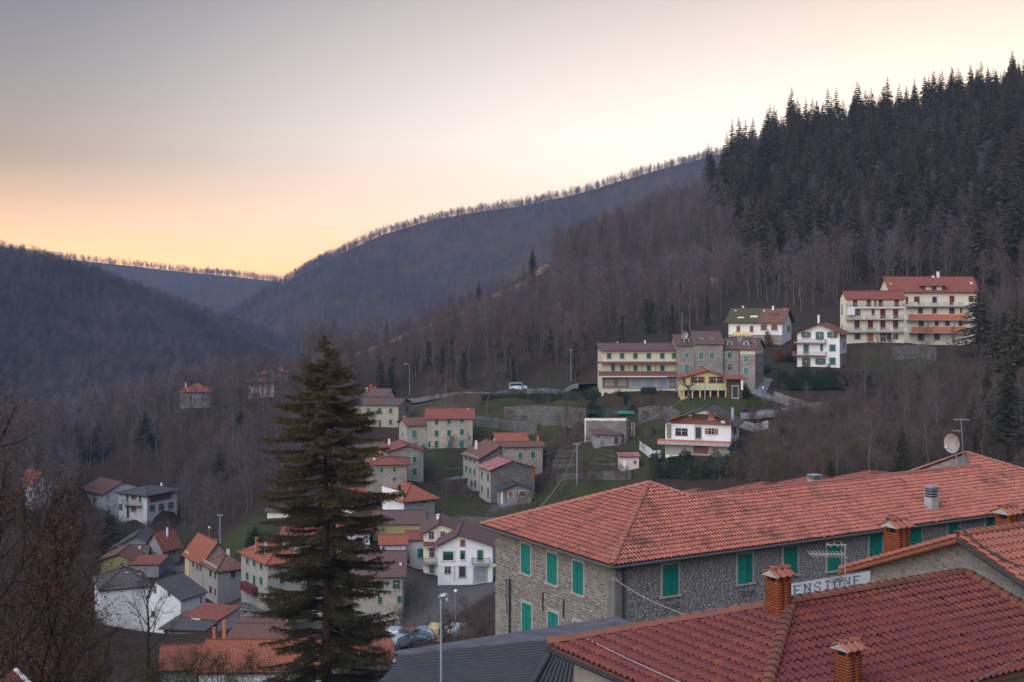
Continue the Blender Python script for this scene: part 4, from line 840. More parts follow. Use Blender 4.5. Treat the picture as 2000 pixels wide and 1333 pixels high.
# ---------------------------------------------------------------- tree prototypes
def tri_cloud(rng, base, dirs, length, width):
    """thin triangles from base points along dirs"""
    n = len(base); side = np.cross(dirs, rng.normal(size=(n, 3))); side /= np.linalg.norm(side, axis=1)[:, None]+1e-9
    a = base-side*width[:, None]/2; b = base+side*width[:, None]/2; c = base+dirs*length[:, None]
    V = np.stack([a, b, c], 1).reshape(-1, 3); return V, np.arange(3*n).reshape(-1, 3)
def unit(v): return v/(np.linalg.norm(v, axis=-1, keepdims=True)+1e-9)
def ntube(pts, rad, k):
    """numpy tube -> verts, tris"""
    pts = np.asarray(pts, float); n = len(pts); V = []; 
    for i in range(n):
        t = unit(pts[min(i+1, n-1)]-pts[max(i-1, 0)]); a = unit(np.cross(t, [0, 0, 1.] if abs(t[2]) < .9 else [1., 0, 0])); b = np.cross(t, a)
        an = np.arange(k)*2*np.pi/k; V.append(pts[i]+(np.outer(np.cos(an), a)+np.outer(np.sin(an), b))*rad[i])
    V = np.concatenate(V); T = []
    for i in range(n-1):
        for j in range(k):
            j2 = (j+1) % k; T += [(i*k+j, i*k+j2, (i+1)*k+j2), (i*k+j, (i+1)*k+j2, (i+1)*k+j)]
    return V, np.array(T)
def cat(parts):
    V = []; T = []; n = 0
    for v, t in parts: V.append(v); T.append(t+n); n += len(v)
    return np.concatenate(V), np.concatenate(T)
def bare_tree(seed, H=12, spread=.32, n1=16, n2=5, n3=5, tw=.045, rt=.16, mats=('bark', 'twig'), fork=0.35, lean=.03, tl=1.0):
    rng = np.random.RandomState(seed); wood = []; twb = []; twd = []; twl = []
    top = np.array([rng.normal()*H*lean, rng.normal()*H*lean, H*.97]); ts = np.linspace(0, 1, 6)
    wob = rng.normal(size=(6, 3))*H*.012; wob[0] = 0; trunk = np.outer(ts, top)+wob
    wood.append(ntube(trunk, rt*(1-ts*.88), 5))
    for i in range(n1):
        f = fork+(1-fork)*((i+rng.rand())/n1); base = np.array([np.interp(f, ts, trunk[:, j]) for j in range(3)])
        az = i*2.4+rng.rand(); el = math.radians(28+38*f+rng.normal()*8); L = H*spread*(1.15-f*.75)*rng.uniform(.8, 1.15)*(.75 if f < fork+.08 else 1)
        d = np.array([math.cos(az)*math.cos(el), math.sin(az)*math.cos(el), math.sin(el)])
        s = np.linspace(0, 1, 4); up = np.array([0, 0, L*.22]); pts = base+np.outer(s*L, d)+np.outer(s**2, up)+rng.normal(size=(4, 3))*L*.03*s[:, None]
        wood.append(ntube(pts, rt*.36*(1.1-f*.5)*(1-s*.8), 3))
        for k in range(n2):
            g_ = .3+.7*(k+rng.rand())/n2; b2 = np.array([np.interp(g_, s, pts[:, j]) for j in range(3)]); d2 = unit(d+rng.normal(size=3)*.65+[0, 0, .35]); L2 = L*.48*rng.uniform(.6, 1.1)
            p2 = np.stack([b2, b2+d2*L2*.5+rng.normal(size=3)*L2*.05, b2+d2*L2+[0, 0, L2*.12]]); wood.append(ntube(p2, [rt*.13, rt*.09, rt*.03], 3))
            for m_ in range(n3):
                q = .2+.8*rng.rand(); twb.append(p2[0]+(p2[2]-p2[0])*q); twd.append(unit(d2+rng.normal(size=3)*.7+[0, 0, .4])); twl.append(L2*rng.uniform(.35, .85)*tl+.25)
    wv, wt = cat(wood); tv, tt = tri_cloud(rng, np.array(twb), np.array(twd), np.array(twl), np.full(len(twb), tw))
    # second order of fine twigs
    B = np.array(twb); D = np.array(twd); Ls = np.array(twl); r2 = rng.uniform(.3, .9, (len(B), 3))
    b3 = (B[:, None]+D[:, None]*(Ls[:, None]*r2)[..., None]).reshape(-1, 3); d3 = unit(np.repeat(D, 3, 0)+rng.normal(size=(len(B)*3, 3))*.7)
    v3, t3 = tri_cloud(rng, b3, d3, np.repeat(Ls, 3)*.45, np.full(len(b3), tw*.7)); cv, ct = cat([(tv, tt), (v3, t3)])
    return (wv, wt), (cv, ct)
def conifer(seed, H=22, rad=.17, whorls=26, per=7, sprays=7, bare=.12, droop=.25, ragged=.3, mats=None, width=.30, rt=.22):
    rng = np.random.RandomState(seed); wood = [ntube(np.array([[0,0,0],[rng.normal()*.1,rng.normal()*.1,H*.5],[0,0,H]]), [rt, rt*.6, .02], 5)]; B=[];D=[];Ln=[];Wd=[]
    for i in range(whorls):
        f = bare+(1-bare)*(i/whorls)**.92; z = f*H; Lw = H*rad*(1-f)**.95*(1.0 if f > .3 else .72+f)+.10
        for k in range(per if f < .9 else 5):
            az = rng.rand()*6.283; L = Lw*rng.uniform(1-ragged, 1.12); d = np.array([math.cos(az), math.sin(az), 0]); dz = (.32 if f > .8 else -.02)-droop*(1-f)
            n = max(2, int(sprays*L/(H*rad)+1.5)); wood.append(ntube(np.array([[0,0,z],[0,0,z]+d*L*.9+[0,0,L*dz]]), [.05*(1-f)+.012, .01], 3))
            for j in range(n):
                s = (j+.6)/n; p = np.array([0,0,z])+d*L*s+[0,0,L*dz*s-.12*L*s*s+.05]
                for sg in (-1, 0, 1):
                    sd = np.array([-d[1], d[0], 0])*sg; dd = unit(d*.75+sd*.9+np.array([0,0,rng.normal()*.18-.16])+rng.normal(size=3)*.12)
                    B.append(p+rng.normal(size=3)*.06); D.append(dd); kf = min(1, .28+(1-f)*2.2); Ln.append((.30+.42*L/3*(1-.35*s))*rng.uniform(.8, 1.25)*kf); Wd.append(width*rng.uniform(.6, 1.2)*kf)
    B = np.array(B); D = np.array(D); Ln = np.array(Ln); Wd = np.array(Wd)
    v, t = tri_cloud(rng, B, D, Ln*1.35, Wd); v2, t2 = tri_cloud(rng, B+[0,0,.04], unit(D+rng.normal(size=D.shape)*.35), Ln, Wd*.8)
    return cat(wood), cat([(v, t), (v2, t2)])
def leafball(seed, n, size, leaf, shell=.55, flat=1.0, clump=14):
    """evergreen bush in a unit half-sphere-ish volume: clumps of small leaves"""
    rng = np.random.RandomState(seed); cc = unit(rng.normal(size=(clump*3, 3)))*(rng.uniform(shell, 1, (clump*3, 1))); cc[:, 2] = np.abs(cc[:, 2])*flat
    c = cc[rng.randint(len(cc), size=n)]+rng.normal(size=(n, 3))*.16; c[:, 2] = np.maximum(c[:, 2], .02)
    B = c*np.array(size); D = unit(rng.normal(size=(n, 3))); return tri_cloud(rng, B, D, np.full(n, leaf*1.5), np.full(n, leaf))
def mk(name, vt, mat): return np_mesh(name, vt[0], vt[1], M[mat])
BT = []
for i in range(7):
    wd, cr = bare_tree(100+i, H=12.5, spread=[.27,.33,.25,.36,.3,.22,.34][i], n1=[15,17,14,16,18,13,16][i], n2=5, n3=4, tw=.05, fork=[.3,.4,.45,.25,.35,.5,.3][i])
    BT.append((mk('trunk', wd, 'bark'), mk('crown', cr, 'twig')))
IV = []                                  # trunks dressed in ivy
for i in range(2):
    rng = np.random.RandomState(i+40); n = 900; z = rng.rand(n)*8.5+.3; a = rng.rand(n)*6.283; r = (.5+.55*np.sin(z*.9+i)**2)*rng.uniform(.3, 1, n)*(1.25-z/12)
    v = tri_cloud(rng, np.stack([np.cos(a)*r, np.sin(a)*r, z], -1), unit(rng.normal(size=(n, 3))), np.full(n, .35), np.full(n, .26)); IV.append(mk('ivy', v, 'ivy'))
CN = []
for i in range(5):
    wd, cr = conifer(200+i, H=22, rad=[.21,.24,.18,.26,.22][i], whorls=36, per=8, sprays=8, ragged=[.35,.5,.3,.55,.4][i], bare=[.12,.15,.1,.2,.12][i], width=.34)
    CN.append((mk('trunk', wd, 'bark_dk'), mk('crown', cr, 'needle')))
PN = []                                  # pines: bare stem and a lumpy flat head
for i in range(3):
    rng = np.random.RandomState(300+i); wood = [ntube([[0,0,0],[.2,0,7],[0,.3,14.5]], [.2,.15,.06], 5)]; B=[];
    for k in range(16):
        az = k*2.4; f = .5+.5*k/16; p = np.array([0,0,15*f]); L = (1.05-f*.75)*4.2*rng.uniform(.7,1.1); e = p+[math.cos(az)*L, math.sin(az)*L, L*.25]; wood.append(ntube([p, e], [.07,.03], 3))
        m_ = 60; B.append(e+rng.normal(size=(m_,3))*[.75,.75,.35]); B.append((p+e)/2+rng.normal(size=(25,3))*[.6,.6,.3])
    B = np.concatenate(B); v = tri_cloud(rng, B, unit(rng.normal(size=B.shape)), np.full(len(B), .5), np.full(len(B), .3)); PN.append((mk('trunk', cat(wood), 'bark'), mk('crown', v, 'needle')))

# ---------------------------------------------------------------- placing single trees
def put_tree(name, protos, i, x, y, s, label, cat_, group, z=None, extra=None, sz=None):
    z = ground(x, y)-.25 if z is None else z
    e = empty(name, (x, y, z), R.uniform(0, 6.28)); e.scale = (s, s, sz or s); tag(e, label, cat_, group)
    tr, cr = protos[i % len(protos)]; inst('trunk', tr, e); inst('crown', cr, e)
    if extra: inst('ivy', extra, e)
    return e
HB = [((h.p0+h.u*(h.W/2)+h.v*(h.D/2)), max(h.W, h.D)/2+3.5) for h in HS]
def clear(x, y): return all((p.x-x)**2+(p.y-y)**2 > r*r for p, r in HB)
from mathutils.geometry import intersect_point_tri_2d
def inpoly(px, py, poly):
    c = False; j = len(poly)-1
    for i in range(len(poly)):
        if ((poly[i][1] > py) != (poly[j][1] > py)) and px < (poly[j][0]-poly[i][0])*(py-poly[i][1])/(poly[j][1]-poly[i][1]+1e-9)+poly[i][0]: c = not c
        j = i
    return c
STRIP = [(665,668),(780,643),(830,618),(900,582),(960,553),(1010,528),(1075,517)]
def near_strip(px, py):
    if not (655 < px < 1085): return False
    sy = np.interp(px, [a for a, _ in STRIP], [b for _, b in STRIP]); return -3 < py-sy < 62
def scatter(xr, yr, n, poly, seed, mind=0, dens=None):
    rng = np.random.RandomState(seed); x = rng.uniform(*xr, n); y = rng.uniform(*yr, n); z = ground_h(x, y); px = 1000+F*x/y; py = HZ-F*z/y; out = []; cell = {}
    for i in range(n):
        if not inpoly(px[i], py[i], poly) or near_strip(px[i], py[i]) or not clear(x[i], y[i]): continue
        if dens and rng.rand() > dens(px[i], py[i]): continue
        if mind:
            k = (int(x[i]//mind), int(y[i]//mind))
            if k in cell: continue
            cell[k] = 1
        out.append((x[i], y[i], z[i], px[i], py[i]))
    return out
# the wooded hill to the right
HILL = [(560,760),(640,690),(640,640),(900,480),(1400,300),(1700,180),(2300,-50),(2300,720),(2000,735),(1915,690),(1915,600),(1900,575),(1650,560),(1640,600),(1560,612),(1550,600),(1420,590),(1410,640),(1320,655),(1168,668),(1155,735),(1110,752),(960,752),(800,765),(700,755)]
hill = scatter((-170,560), (300,840), 26000, HILL, 1, 4.3)
CONZ = [(1385,330),(1400,470),(1480,520),(1700,540),(1850,560),(2100,640),(2300,640),(2300,-50),(1700,150)]
con, dec = [], []
for q in hill:
    f = inpoly(q[3], q[4]-35, CONZ); r = R.random()
    pr_c = (.46 if q[4] < 420 else .46-.34*min(1,(q[4]-420)/130))*min(1, max(.12, (q[3]-1370)/130)); 
    if f and r < pr_c: con.append(q)
    else: dec.append(q)
con_all = con
con = [q for q in con if -60 < q[3] < 2060]
# conifers: the ones that show (nearest the skyline or nearest the camera) are single trees
con.sort(key=lambda q: -(1/q[1])*(1+.6*R.random())); R.shuffle(con)
csel = con[:190]
for k, q in enumerate(csel): put_tree('conifer', CN, k, q[0], q[1], R.uniform(.7, 1.5), 'tall dark conifer in the dense stand covering the upper right of the hill', 'tree', 'conifers of the dark stand on the hill')
crest = [(1430,232),(1447,262),(1463,270),(1492,262),(1553,215),(1574,204),(1595,196),(1617,205),(1650,228),(1685,195),(1702,172),(1728,168),(1786,153),(1836,158),(1880,150),(1935,140),(1990,124),(1720,200),(1640,232),(1410,300),(1900,160),(1960,140),(1815,165),(1760,180),(1860,165)]
for k, (px, py) in enumerate(crest):
    d = 590+R.uniform(-15, 15); p = P(px, py, d); z = ground(p.x, p.y); h_ = p.z-z
    if h_ < 5: z = p.z-14; h_ = 14
    s = h_/22; e = put_tree('conifer', CN, k, p.x, p.y, max(.8, min(s*1.1, 1.3)), 'dark conifer breaking the skyline along the crest of the hill', 'tree', 'conifers on the skyline', z=z, sz=s)
for k, (px, py, d, s) in enumerate([(1182,425,560,.75),(1215,432,570,.6),(1040,545,505,.75),(935,592,470,.6),(1128,440,560,.7),(1265,415,580,.6),(880,600,480,.5),(755,600,440,.5),(1330,400,600,.6),(1240,430,575,.55)]):
    p = P(px, py, d); put_tree('conifer', CN, k, p.x, p.y, s, 'lone dark conifer standing among the bare trees along the hill crest', 'tree', 'scattered conifers on the crest')
rest_con = con[190:]+[q for q in con_all if not -60 < q[3] < 2060]
# bare trees: 220 nearest ones single, the others one mass
dec.sort(key=lambda q: q[1]-.02*abs(q[3]-1300)+60*R.random()); near = [q for q in dec if 600 < q[3] < 2020][:150]; ns = set(map(id, near))
for k, q in enumerate(near):
    iv = IV[k % 2] if R.random() < .22 else None
    put_tree('bare_tree', BT, k, q[0], q[1], R.uniform(.85, 1.25), 'leafless grey tree at the foot of the wooded hill behind the hotels and the road', 'tree', 'leafless trees at the foot of the hill', extra=iv)
far_dec = [q for q in dec if id(q) not in ns]
# the spur on the left
SPUR = [(-300,1060),(-300,860),(0,830),(200,820),(330,760),(480,765),(640,740),(760,740),(720,800),(690,900),(650,985),(560,985),(500,990),(430,1045),(350,1040),(300,935),(150,925),(140,1040)]
spur = scatter((-260,20), (230,470), 14000, SPUR, 2, 3.7)
def fg(q): return q[1]
spur.sort(key=fg); sp_near = spur[:100]; sp_far = spur[100:]
for k, q in enumerate(sp_near):
    put_tree('bare_tree', BT, k+3, q[0], q[1], R.uniform(.7, 1.05), 'leafless tree in the dark wood on the spur above the old village', 'tree', 'leafless trees on the spur', extra=IV[k % 2] if R.random() < .15 else None)

# ---------------------------------------------------------------- masses of far woodland: instances in one object of kind stuff
def woodmass(name, pts, protos, kind_label, mat_scale=(.8, 1.2), hscale=1.0):
    col = bpy.data.collections.new(name+'_kinds')
    for j, pr in enumerate(protos): o = bpy.data.objects.new('k%02d_%s' % (j, name), pr); col.objects.link(o)
    n = len(pts); me = bpy.data.meshes.new(name); me.vertices.add(n); me.vertices.foreach_set('co', np.array([q[:3] for q in pts], np.float32).ravel())
    a = me.attributes.new('sc', 'FLOAT_VECTOR', 'POINT'); s = NR.uniform(mat_scale[0], mat_scale[1], n); a.data.foreach_set('vector', np.stack([s, s, s*hscale], -1).astype(np.float32).ravel())
    a = me.attributes.new('rz', 'FLOAT_VECTOR', 'POINT'); a.data.foreach_set('vector', np.stack([NR.normal(0, .04, n), NR.normal(0, .04, n), NR.uniform(0, 6.28, n)], -1).astype(np.float32).ravel())
    a = me.attributes.new('ix', 'INT', 'POINT'); a.data.foreach_set('value', NR.randint(0, len(protos), n).astype(np.int32))
    ng = bpy.data.node_groups.new(name, 'GeometryNodeTree'); ng.interface.new_socket('Geometry', in_out='INPUT', socket_type='NodeSocketGeometry'); ng.interface.new_socket('Geometry', in_out='OUTPUT', socket_type='NodeSocketGeometry')
    gi = ng.nodes.new('NodeGroupInput'); go_ = ng.nodes.new('NodeGroupOutput'); ip = ng.nodes.new('GeometryNodeInstanceOnPoints'); ci = ng.nodes.new('GeometryNodeCollectionInfo')
    ci.inputs['Collection'].default_value = col; ci.inputs['Separate Children'].default_value = True; ci.inputs['Reset Children'].default_value = True
    def at(nm, ty): q = ng.nodes.new('GeometryNodeInputNamedAttribute'); q.data_type = ty; q.inputs['Name'].default_value = nm; return q.outputs['Attribute']
    ng.links.new(gi.outputs[0], ip.inputs['Points']); ng.links.new(ci.outputs[0], ip.inputs['Instance']); ip.inputs['Pick Instance'].default_value = True
    ng.links.new(at('ix', 'INT'), ip.inputs['Instance Index']); ng.links.new(at('sc', 'FLOAT_VECTOR'), ip.inputs['Scale'])
    er = ng.nodes.new('FunctionNodeEulerToRotation'); ng.links.new(at('rz', 'FLOAT_VECTOR'), er.inputs[0]); ng.links.new(er.outputs[0], ip.inputs['Rotation']); ng.links.new(ip.outputs[0], go_.inputs[0])
    o = inst(name, me); md = o.modifiers.new('scatter', 'NODES'); md.node_group = ng; tag(o, kind_label, 'woodland', kind='stuff'); return o
def joined(tr, cr, mt, mc):
    v, t = cat([tr, cr]); mi = [0]*len(tr[1])+[1]*len(cr[1]); return np_mesh('tree', v, t, None, [M[mt], M[mc]], mi)
midp = []; 
for i in range(6):
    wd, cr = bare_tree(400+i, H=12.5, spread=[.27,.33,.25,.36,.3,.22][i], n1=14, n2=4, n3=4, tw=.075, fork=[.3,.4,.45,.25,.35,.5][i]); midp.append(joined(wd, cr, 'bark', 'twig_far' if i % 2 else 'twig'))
cnp = [joined(*conifer(500+i, H=22, rad=[.24,.21,.26,.22][i], whorls=26, per=7, width=.5, bare=.15), 'bark_dk', 'needle') for i in range(4)]
farp = []; dstp = []
for i in range(5):
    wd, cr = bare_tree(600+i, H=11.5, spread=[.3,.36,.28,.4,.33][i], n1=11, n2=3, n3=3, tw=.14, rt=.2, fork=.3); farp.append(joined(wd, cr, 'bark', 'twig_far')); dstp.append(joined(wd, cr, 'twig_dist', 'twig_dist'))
woodmass('hill_woodland', [(q[0], q[1], q[2]-.3) for q in far_dec], midp, 'mass of leafless trees covering the hill to the right')
if rest_con: woodmass('conifer_woodland', [(q[0], q[1], q[2]-.3) for q in rest_con], cnp, 'dark conifer stand behind the single conifers on the hill', (.6, 1.4))
woodmass('spur_woodland', [(q[0], q[1], q[2]-.3) for q in sp_far], midp, 'leafless wood covering the spur on the left', (.65, 1.0))
def sheetpts(G, T, n, seed, tmax=1.06, pxr=(-80, 1500), crest=0):
    rng = np.random.RandomState(seed); ny, nx, _ = G.shape; out = []
    ti = rng.rand(n)**.8*tmax; 
    if crest: ti[:crest] = rng.uniform(.95, 1.025, crest)
    xi = rng.rand(n)*(nx-1.001); yi = ti/T[-1]*(ny-1)
    i0 = yi.astype(int).clip(0, ny-2); j0 = xi.astype(int); fy = (yi-i0)[:, None]; fx = (xi-j0)[:, None]
    p = (G[i0, j0]*(1-fx)+G[i0, j0+1]*fx)*(1-fy)+(G[i0+1, j0]*(1-fx)+G[i0+1, j0+1]*fx)*fy
    px = 1000+F*p[:, 0]/p[:, 1]; k = (px > pxr[0]) & (px < pxr[1]); return p[k]-[0, 0, .4]
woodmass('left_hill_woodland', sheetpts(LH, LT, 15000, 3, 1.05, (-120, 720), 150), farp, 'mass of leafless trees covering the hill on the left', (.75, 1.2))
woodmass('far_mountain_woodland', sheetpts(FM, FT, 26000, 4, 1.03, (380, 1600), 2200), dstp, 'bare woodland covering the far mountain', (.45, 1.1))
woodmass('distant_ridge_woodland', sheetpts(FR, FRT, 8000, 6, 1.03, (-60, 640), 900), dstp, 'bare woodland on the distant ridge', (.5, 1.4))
# ---------------------------------------------------------------- foreground roofs of single tiles
def basis(pt, ud, vd):
    ud = Vector(ud).normalized(); vd = (Vector(vd)-ud*Vector(vd).dot(ud)).normalized(); n = ud.cross(vd)
    if n.z < 0: n = -n
    return Matrix(((ud.x, vd.x, n.x, pt[0]), (ud.y, vd.y, n.y, pt[1]), (ud.z, vd.z, n.z, pt[2]), (0,0,0,1)))
def tilemesh(name, w_, l_, mat, hump=.048, lift=.036, dark_pans=False):
    prof = [(0,.0),(.05,.35),(.14,.85),(.24,1.0),(.36,.95),(.46,.55),(.52,.10),(.60,0),(.96,0),(1.0,.12)]
    V = []; F_ = []; n = len(prof); L2 = l_*1.16
    for y, lf in ((0,lift),(L2,.004)):
        for a, z in prof: V.append((a*w_*1.02, y, lf+z*hump))
    for a, z in prof: V.append((a*w_*1.02, .0, lift+z*hump-.022))
    for i in range(n-1): F_.append((i, i+1, n+i+1, n+i)); F_.append((2*n+i, 2*n+i+1, i+1, i))
    me = bpy.data.meshes.new(name); me.from_pydata(V, [], F_)
    for x in (mat, 'tile_lip_shade', 'tile_dirt_shade'): me.materials.append(M[x])
    for k, p in enumerate(me.polygons): p.material_index = 1 if k % 2 else (2 if dark_pans and k//2 >= 5 else 0)
    me.update(); return me
def lay(root, me, mtx, inside, ur, vr, tw, tl, nsingle, field='tile_field', jit=.010, name='tile', skew=0):
    """tiles in rows over a slope: the nsingle nearest in view are parts, the rest one joined part"""
    inv = root.matrix_basis.inverted(); places = []; v = vr[0]; row = 0
    while v < vr[1]:
        u = ur[0]
        while u < ur[1]:
            if inside(u+tw/2, v+tl/2):
                slip = R.random() < .012; m = mtx @ Matrix.Translation((u+R.uniform(-jit, jit), v+R.uniform(-jit, jit)-(.07 if slip else 0), R.uniform(0, jit)+.022*math.sin(u*.9+v*.35)*math.sin(v*1.1))) @ Matrix.Rotation(R.uniform(-.03, .03)+(R.choice((-.13, .13)) if slip else 0), 4, 'Z') @ Matrix.Rotation(R.uniform(-.012, .012), 4, 'X')
                p = m.translation; px, py = 1000+F*p.x/p.y, HZ-F*p.z/p.y; vis = -20 < px < 2010 and py < 1345
                places.append((not vis, p.length, m))
            u += tw
        v += tl; row += 1
    places.sort(key=lambda q: (q[0], q[1]))
    for q in places[:nsingle]:
        o = bpy.data.objects.new(name, me); link(o, root); o.matrix_local = inv @ q[2]
    rest = places[nsingle:]
    if rest:
        bv = np.array([tuple(v.co) for v in me.vertices]); bf = np.array([tuple(p.vertices) for p in me.polygons]); n = len(bv)
        Vs = []; 
        for q in rest:
            m = np.array(inv @ q[2]); Vs.append(bv@m[:3, :3].T+m[:3, 3])
        T = (bf[None]+np.arange(len(rest))[:, None, None]*n).reshape(-1, bf.shape[1])
        mm = np_mesh(field, np.concatenate(Vs), T, None, list(me.materials), np.tile([p.material_index for p in me.polygons], len(rest))); o = inst(field, mm, root); o['kind'] = 'stuff'
def capmesh(name, r, l, mat):
    V = []; F_ = []; n = 6
    for y, k, z in ((0,1.0,.02),(l*1.12,.84,-.008)):
        for i in range(n):
            a = math.pi*i/(n-1); V.append((math.cos(a)*r*k, y, math.sin(a)*r*k*.8+z))
    for i in range(n): 
        a = math.pi*i/(n-1); V.append((math.cos(a)*r*.86, 0, math.sin(a)*r*.66+.02))
    for i in range(n-1): F_ += [(i, i+1, n+i+1, n+i), (2*n+i, 2*n+i+1, i+1, i)]
    me = bpy.data.meshes.new(name); me.from_pydata(V, [], F_); me.materials.append(M[mat]); me.update(); return me
def caps(root, a, b, me, l, lift=.05):
    a, b = Vector(a), Vector(b); d = b-a; n = max(1, round(d.length/l)); inv = root.matrix_basis.inverted(); side = d.cross(Vector((0,0,1))).normalized(); m0 = basis((0,0,0), side, d)
    if m0.to_3x3().determinant() < 0: m0 = basis((0,0,0), -side, d)
    for i in range(n):
        p = a.lerp(b, i/n)+Vector((0,0,lift)); o = bpy.data.objects.new('ridge_tile', me); link(o, root)
        o.matrix_local = inv @ Matrix.Translation(p) @ m0 @ Matrix.Rotation(R.uniform(-.03,.03), 4, 'Z')
def mortar_bed(root, a, b, w_=.16, h=.07, mat='mortar'):
    a, b = Vector(a), Vector(b); inv = root.matrix_basis.inverted(); t = MB(); t.tube([inv@a, inv@b], w_*.8, 6); return t.build('mortar_bed', M[mat], root)
th = math.radians(31); U = Vector((math.cos(th), math.sin(th), 0)); NV = Vector((-math.sin(th), math.cos(th), 0))
def poly_in(pts, m):
    inv = m.inverted(); q = [(inv@Vector(p)) for p in pts]; pl = [(a.x, a.y) for a in q]
    xs = [a.x for a in q]; ys = [a.y for a in q]
    return (lambda u, v: inpoly(u, v, pl)), (min(xs), max(xs)), (min(ys), max(ys))
def slope(root, pts, me, tw, tl, nsingle, under='mortar', umat=None, dirs=None, drop=.012):
    """pts[0]->pts[1] is the eave; the deck under the tiles is a thin sheet"""
    pts = [Vector(p) for p in pts]; nrm = (pts[1]-pts[0]).cross(pts[2]-pts[0]).normalized()
    if nrm.z < 0: nrm = -nrm
    ud = Vector((0,0,1)).cross(nrm).normalized() if dirs is None else dirs
    vd = nrm.cross(ud)
    if vd.z < 0: ud, vd = -ud, -vd
    m = basis(pts[0], ud, vd)
    if m.to_3x3().determinant() < 0: m = basis(pts[0], -ud, vd)
    f, ur, vr = poly_in(pts, m); lay(root, me, m, f, ur, vr, tw, tl, nsingle)
    inv = root.matrix_basis.inverted(); b = MB(); q = [inv@(p-nrm*drop) for p in pts]; b.face(q); lo = [p-Vector((0,0,.10)) for p in q]; b.face(lo[::-1])
    for i in range(len(q)): j = (i+1) % len(q); b.face([q[i], lo[i], lo[j], q[j]])
    b.build('roof_deck', M[under], root)
# ---- shared props
def brick_chimney(px, py_top, wpx, hpx, d, label, rz=th, hood=True, tiles=None):
    """brick chimney with a little tiled gable hood; py_top = top of the hood"""
    k = d/F; w_ = wpx*k/1.36; top = P(px, py_top, d); H = hpx*k; e = empty('brick_chimney', (top.x, top.y, top.z-H), rz); tag(e, label, 'chimney')
    sh = w_*.95; zb = H-w_*.42; open_h = w_*.30; zt = zb-open_h       # zb: underside of hood, zt: top of brick shaft
    core = MB(); a = w_/2; core.box((-a+.007,-a+.007,-.6), (a-.007,a-.007,zt-.02)); core.build('mortar', M['mortar'], e)
    bl, bh = .235, .060; rows = int((zt+.3)/(bh+.009)); bm = []; n_b = 0
    V = []; T = []
    for r in range(rows):
        z0 = zt-(r+1)*(bh+.009)
        if z0 < -.5: break
        for s in range(4):
            off = (r % 2)*bl*.5; x = -a-(off if s % 2 else 0)
            while x < a-.02:
                x0, x1 = max(x, -a), min(x+bl-.009, a)
                if x1-x0 > .03:
                    j = R.uniform(-.002, .002); bx = [(x0,-a-j,z0),(x1,-a-j,z0),(x1,-a+.05,z0),(x0,-a+.05,z0),(x0,-a-j,z0+bh),(x1,-a-j,z0+bh),(x1,-a+.05,z0+bh),(x0,-a+.05,z0+bh)]
                    c_, s_ = [(1,0),(0,1),(-1,0),(0,-1)][s]; n0 = len(V); V += [(p[0]*c_-p[1]*s_, p[0]*s_+p[1]*c_, p[2]) for p in bx]
                    T += [(n0,n0+1,n0+5,n0+4),(n0+4,n0+5,n0+6,n0+7),(n0+1,n0+2,n0+6,n0+5),(n0+3,n0,n0+4,n0+7),(n0,n0+3,n0+2,n0+1)]
                x += bl
    o = inst('brick_face', np_mesh('brick_face', V, T, M['brick']), e); o['kind'] = 'stuff'
    b = MB()
    for sx in (-1, 1):
        for sy in (-1, 1): b.box((sx*a-(.09 if sx > 0 else 0), sy*a-(.09 if sy > 0 else 0), zt), (sx*a+(0 if sx > 0 else .09), sy*a+(0 if sy > 0 else .09), zb))
    for s in (-1, 1): b.box((-.045, s*a-(.09 if s > 0 else 0), zt), (.045, s*a+(0 if s > 0 else .09), zb)); 
    b.build('brick_pier', M['brick'], e); b = MB(); b.box((-a*.86,-a*.86,zt), (a*.86,a*.86,zt+.02)); b.build('flue_top', M['metal_dk'], e)
    # hood: two slopes falling left and right of a ridge that runs front to back (local y)
    b = MB(); g_ = a*1.32; rr = w_*.36
    b.face([(-g_,-g_,zb), (g_,-g_,zb), (0,-g_,zb+rr)]); b.face([(g_,g_,zb), (-g_,g_,zb), (0,g_,zb+rr)]); b.face([(-g_,-g_,zb), (-g_,g_,zb), (g_,g_,zb), (g_,-g_,zb)]); b.face([(-g_,-g_,zb), (0,-g_,zb+rr), (0,g_,zb+rr), (-g_,g_,zb)]); b.face([(g_,-g_,zb), (g_,g_,zb), (0,g_,zb+rr), (0,-g_,zb+rr)])
    b.v = [(y, -x, z) for x, y, z in b.v]
    b.build('hood', M['frame'], e)
    sl = math.hypot(g_, rr); me = umesh(('ht', round(w_, 2)), lambda: tilemesh('tile', g_*2.1/3, sl*.98, 'tile_B', .05))
    for sg in (-1, 1):
        ud = Vector((1, 0, 0)); vd = Vector((0, -sg*g_, rr)).normalized()
        for i in range(3):
            p0 = Vector((-g_*1.05 + i*g_*2.1/3, sg*g_*1.1, zb-.01)); 
            m = basis(p0, ud, vd)
            if m.to_3x3().determinant() < 0: m = basis(p0+ud*(g_*2.1/3), -ud, vd)
            o = bpy.data.objects.new('tile', me); link(o, e); o.matrix_local = m
    cm = umesh(('hc', round(w_, 2)), lambda: capmesh('ridge_tile', w_*.2, g_*1.1, 'tile_B'))
    for i in (0, 1):
        o = bpy.data.objects.new('ridge_tile', cm); link(o, e); m = basis((-g_*1.1+i*g_*1.1, 0, zb+rr+.01), (0,-1,0), (1,0,0))
        if m.to_3x3().determinant() < 0: m = basis((-g_*1.1+i*g_*1.1, 0, zb+rr+.01), (0,1,0), (1,0,0))
        o.matrix_local = m
    return e
